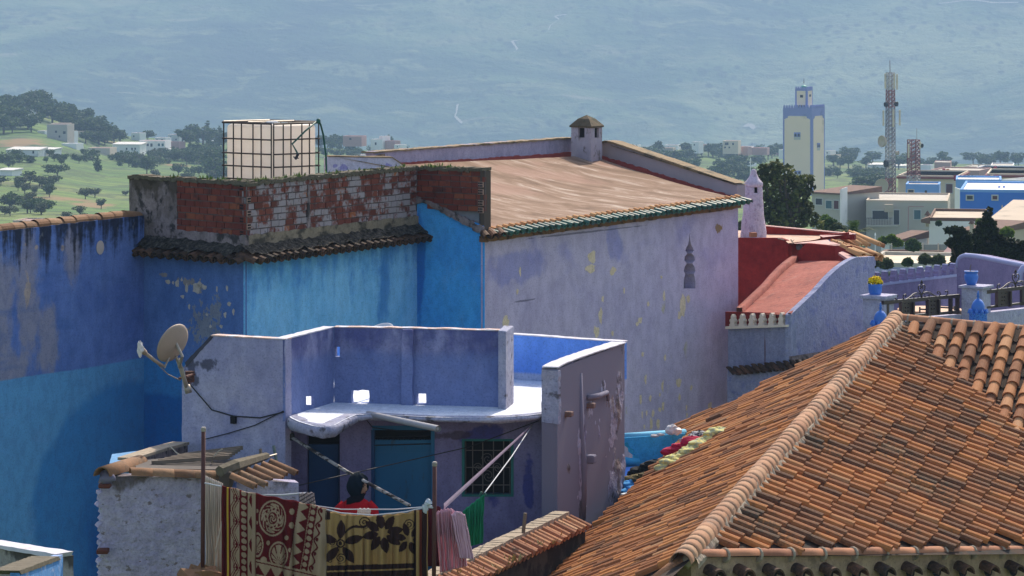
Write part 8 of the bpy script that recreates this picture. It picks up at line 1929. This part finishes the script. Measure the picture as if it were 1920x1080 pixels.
for (x, y, r, D, mat, lab) in ((1533, 425, 20, 112, 'olive', 'grey olive bush at the right foot of the big feathery tree'), (1555, 400, 15, 128, 'mid', 'green bush under the pale tiled house'), (1570, 410, 17, 120, 'olive', 'silvery bush left of the fan palm'), (1590, 425, 14, 112, 'olive', 'silvery bush behind the fan palm'), (1548, 392, 9, 135, 'lime', 'bright green shrub below the pale tiled house'),
                                (1640, 462, 18, 105, 'olive', 'grey green shrub beside the thin pale pole'), (1662, 470, 12, 104, 'olive', 'small grey shrub in front of the white shed'), (1672, 428, 9, 130, 'lime', 'bright lime bush in front of the grey house balcony'), (1655, 432, 7, 130, 'lime', 'small lime sprig left of the bright lime bush'), (1684, 436, 8, 130, 'lime', 'lime bush spilling over the white shed roof'), (1712, 440, 14, 132, 'mid', 'dark green bush at the foot of the grey house'),
                                (1735, 462, 12, 106, 'olive', 'pale scrub in front of the grey green fence'), (1760, 464, 12, 106, 'olive', 'pale scrub further right in front of the grey green fence'), (1702, 468, 9, 106, 'mid', 'dark small bush in front of the grey green fence'), (1888, 412, 12, 110, 'lime', 'lime green tree right of the conifer top'), (1875, 425, 12, 110, 'lime', 'yellow green foliage low behind the conifer'), (1838, 398, 7, 135, 'lime', 'small lime bush left of the conifer top'), (1760, 402, 4, 150, 'mid', 'tiny bush on the rim of the long white house'), (1388, 400, 10, 100, 'olive', 'brownish bush between the roof corner and conical chimney')):
    base = P(x, y+r, D); bb = pxblobs([(x-r*.4, y, r*.6), (x+r*.4, y+1, r*.6), (x, y-r*.3, r*.55), (x-r*.1, y+r*.4, r*.6), (x+r*.6, y+r*.4, r*.45), (x-r*.7, y+r*.4, r*.4)], D, base); bigtree('bush', lab, base-V(0, 0, .4), r*D/F*2, bb, 900, .055 if D < 125 else .07, mat, int(x), tr=.05, cat='bush')
D = 84; b = P(1850, 520, D)
bigtree('conifer', 'dark spiky conifer rising in front of the blue house', b, 2.4, pxblobs([(1855, 392, 5), (1853, 402, 8), (1850, 412, 11), (1846, 424, 14), (1858, 420, 10), (1843, 436, 17), (1858, 436, 15), (1832, 450, 16), (1850, 452, 20), (1868, 450, 16), (1884, 458, 16), (1900, 460, 15), (1918, 464, 16), (1938, 468, 16), (1840, 468, 20), (1862, 470, 20), (1885, 475, 20), (1905, 480, 18), (1928, 482, 18), (1828, 475, 16)], D, b), 9000, .045, 'con', 9, tr=.12, cat='conifer')
b = P(1800, 520, 82)
bigtree('conifer', 'smaller shaggy dark conifer left of the spiky one', b, 1.8, pxblobs([(1790, 432, 10), (1778, 432, 7), (1797, 440, 10), (1802, 432, 8), (1810, 442, 10), (1792, 455, 13), (1808, 458, 14), (1782, 455, 9), (1800, 472, 14), (1795, 488, 12), (1812, 482, 14), (1785, 500, 9), (1772, 505, 7)], 82, b), 4600, .045, 'con', 19, tr=.09, cat='conifer')
for (x, y, D, L, lab, n_) in ((1600, 440, 98, .75, 'fan palm spreading behind the ochre roof tiles', 34), (1660, 535, 70, .62, 'palm fronds arching over the yellow flower pot', 30)):
    base = P(x, y, D); r_ = empty('palm', tuple(base-V(0, 0, .8)), lab, 'palm'); mb = MB(); rr = random.Random(int(x))
    for i in range(n_):
        a = rr.uniform(0, 6.28); el = rr.uniform(.1, 1.35); d = V(math.cos(a)*math.cos(el), math.sin(a)*math.cos(el)*.8, math.sin(el)); l = L*rr.uniform(.8, 1.2); prev = base.copy(); sd = d.cross(V(0, 0, 1)).normalized()
        pts = [base+d*l*t-V(0, 0, l*.45*t*t) for t in (0, .25, .5, .75, 1)]
        for j in range(4):
            p_, q_ = pts[j], pts[j+1]
            for m_ in range(5):
                t = m_/5; o_ = p_.lerp(q_, t); f = math.sin(pi*(j+t+.3)/4.6)*.22*L
                for s in (-1, 1): tip = o_+sd*s*f+(q_-p_).normalized()*f*.8-V(0, 0, f*.25); mb.add([o_, o_+(q_-p_)*.16, tip], [(0, 1, 2)])
    mb.build('fronds', LF['mid'], r_); mb = MB(); mb.tube([base-V(0, 0, 1.2), base], [.12, .09], 8); mb.build('trunk', BARK, r_)
# foliage mass that reads as one far wood on the valley floor
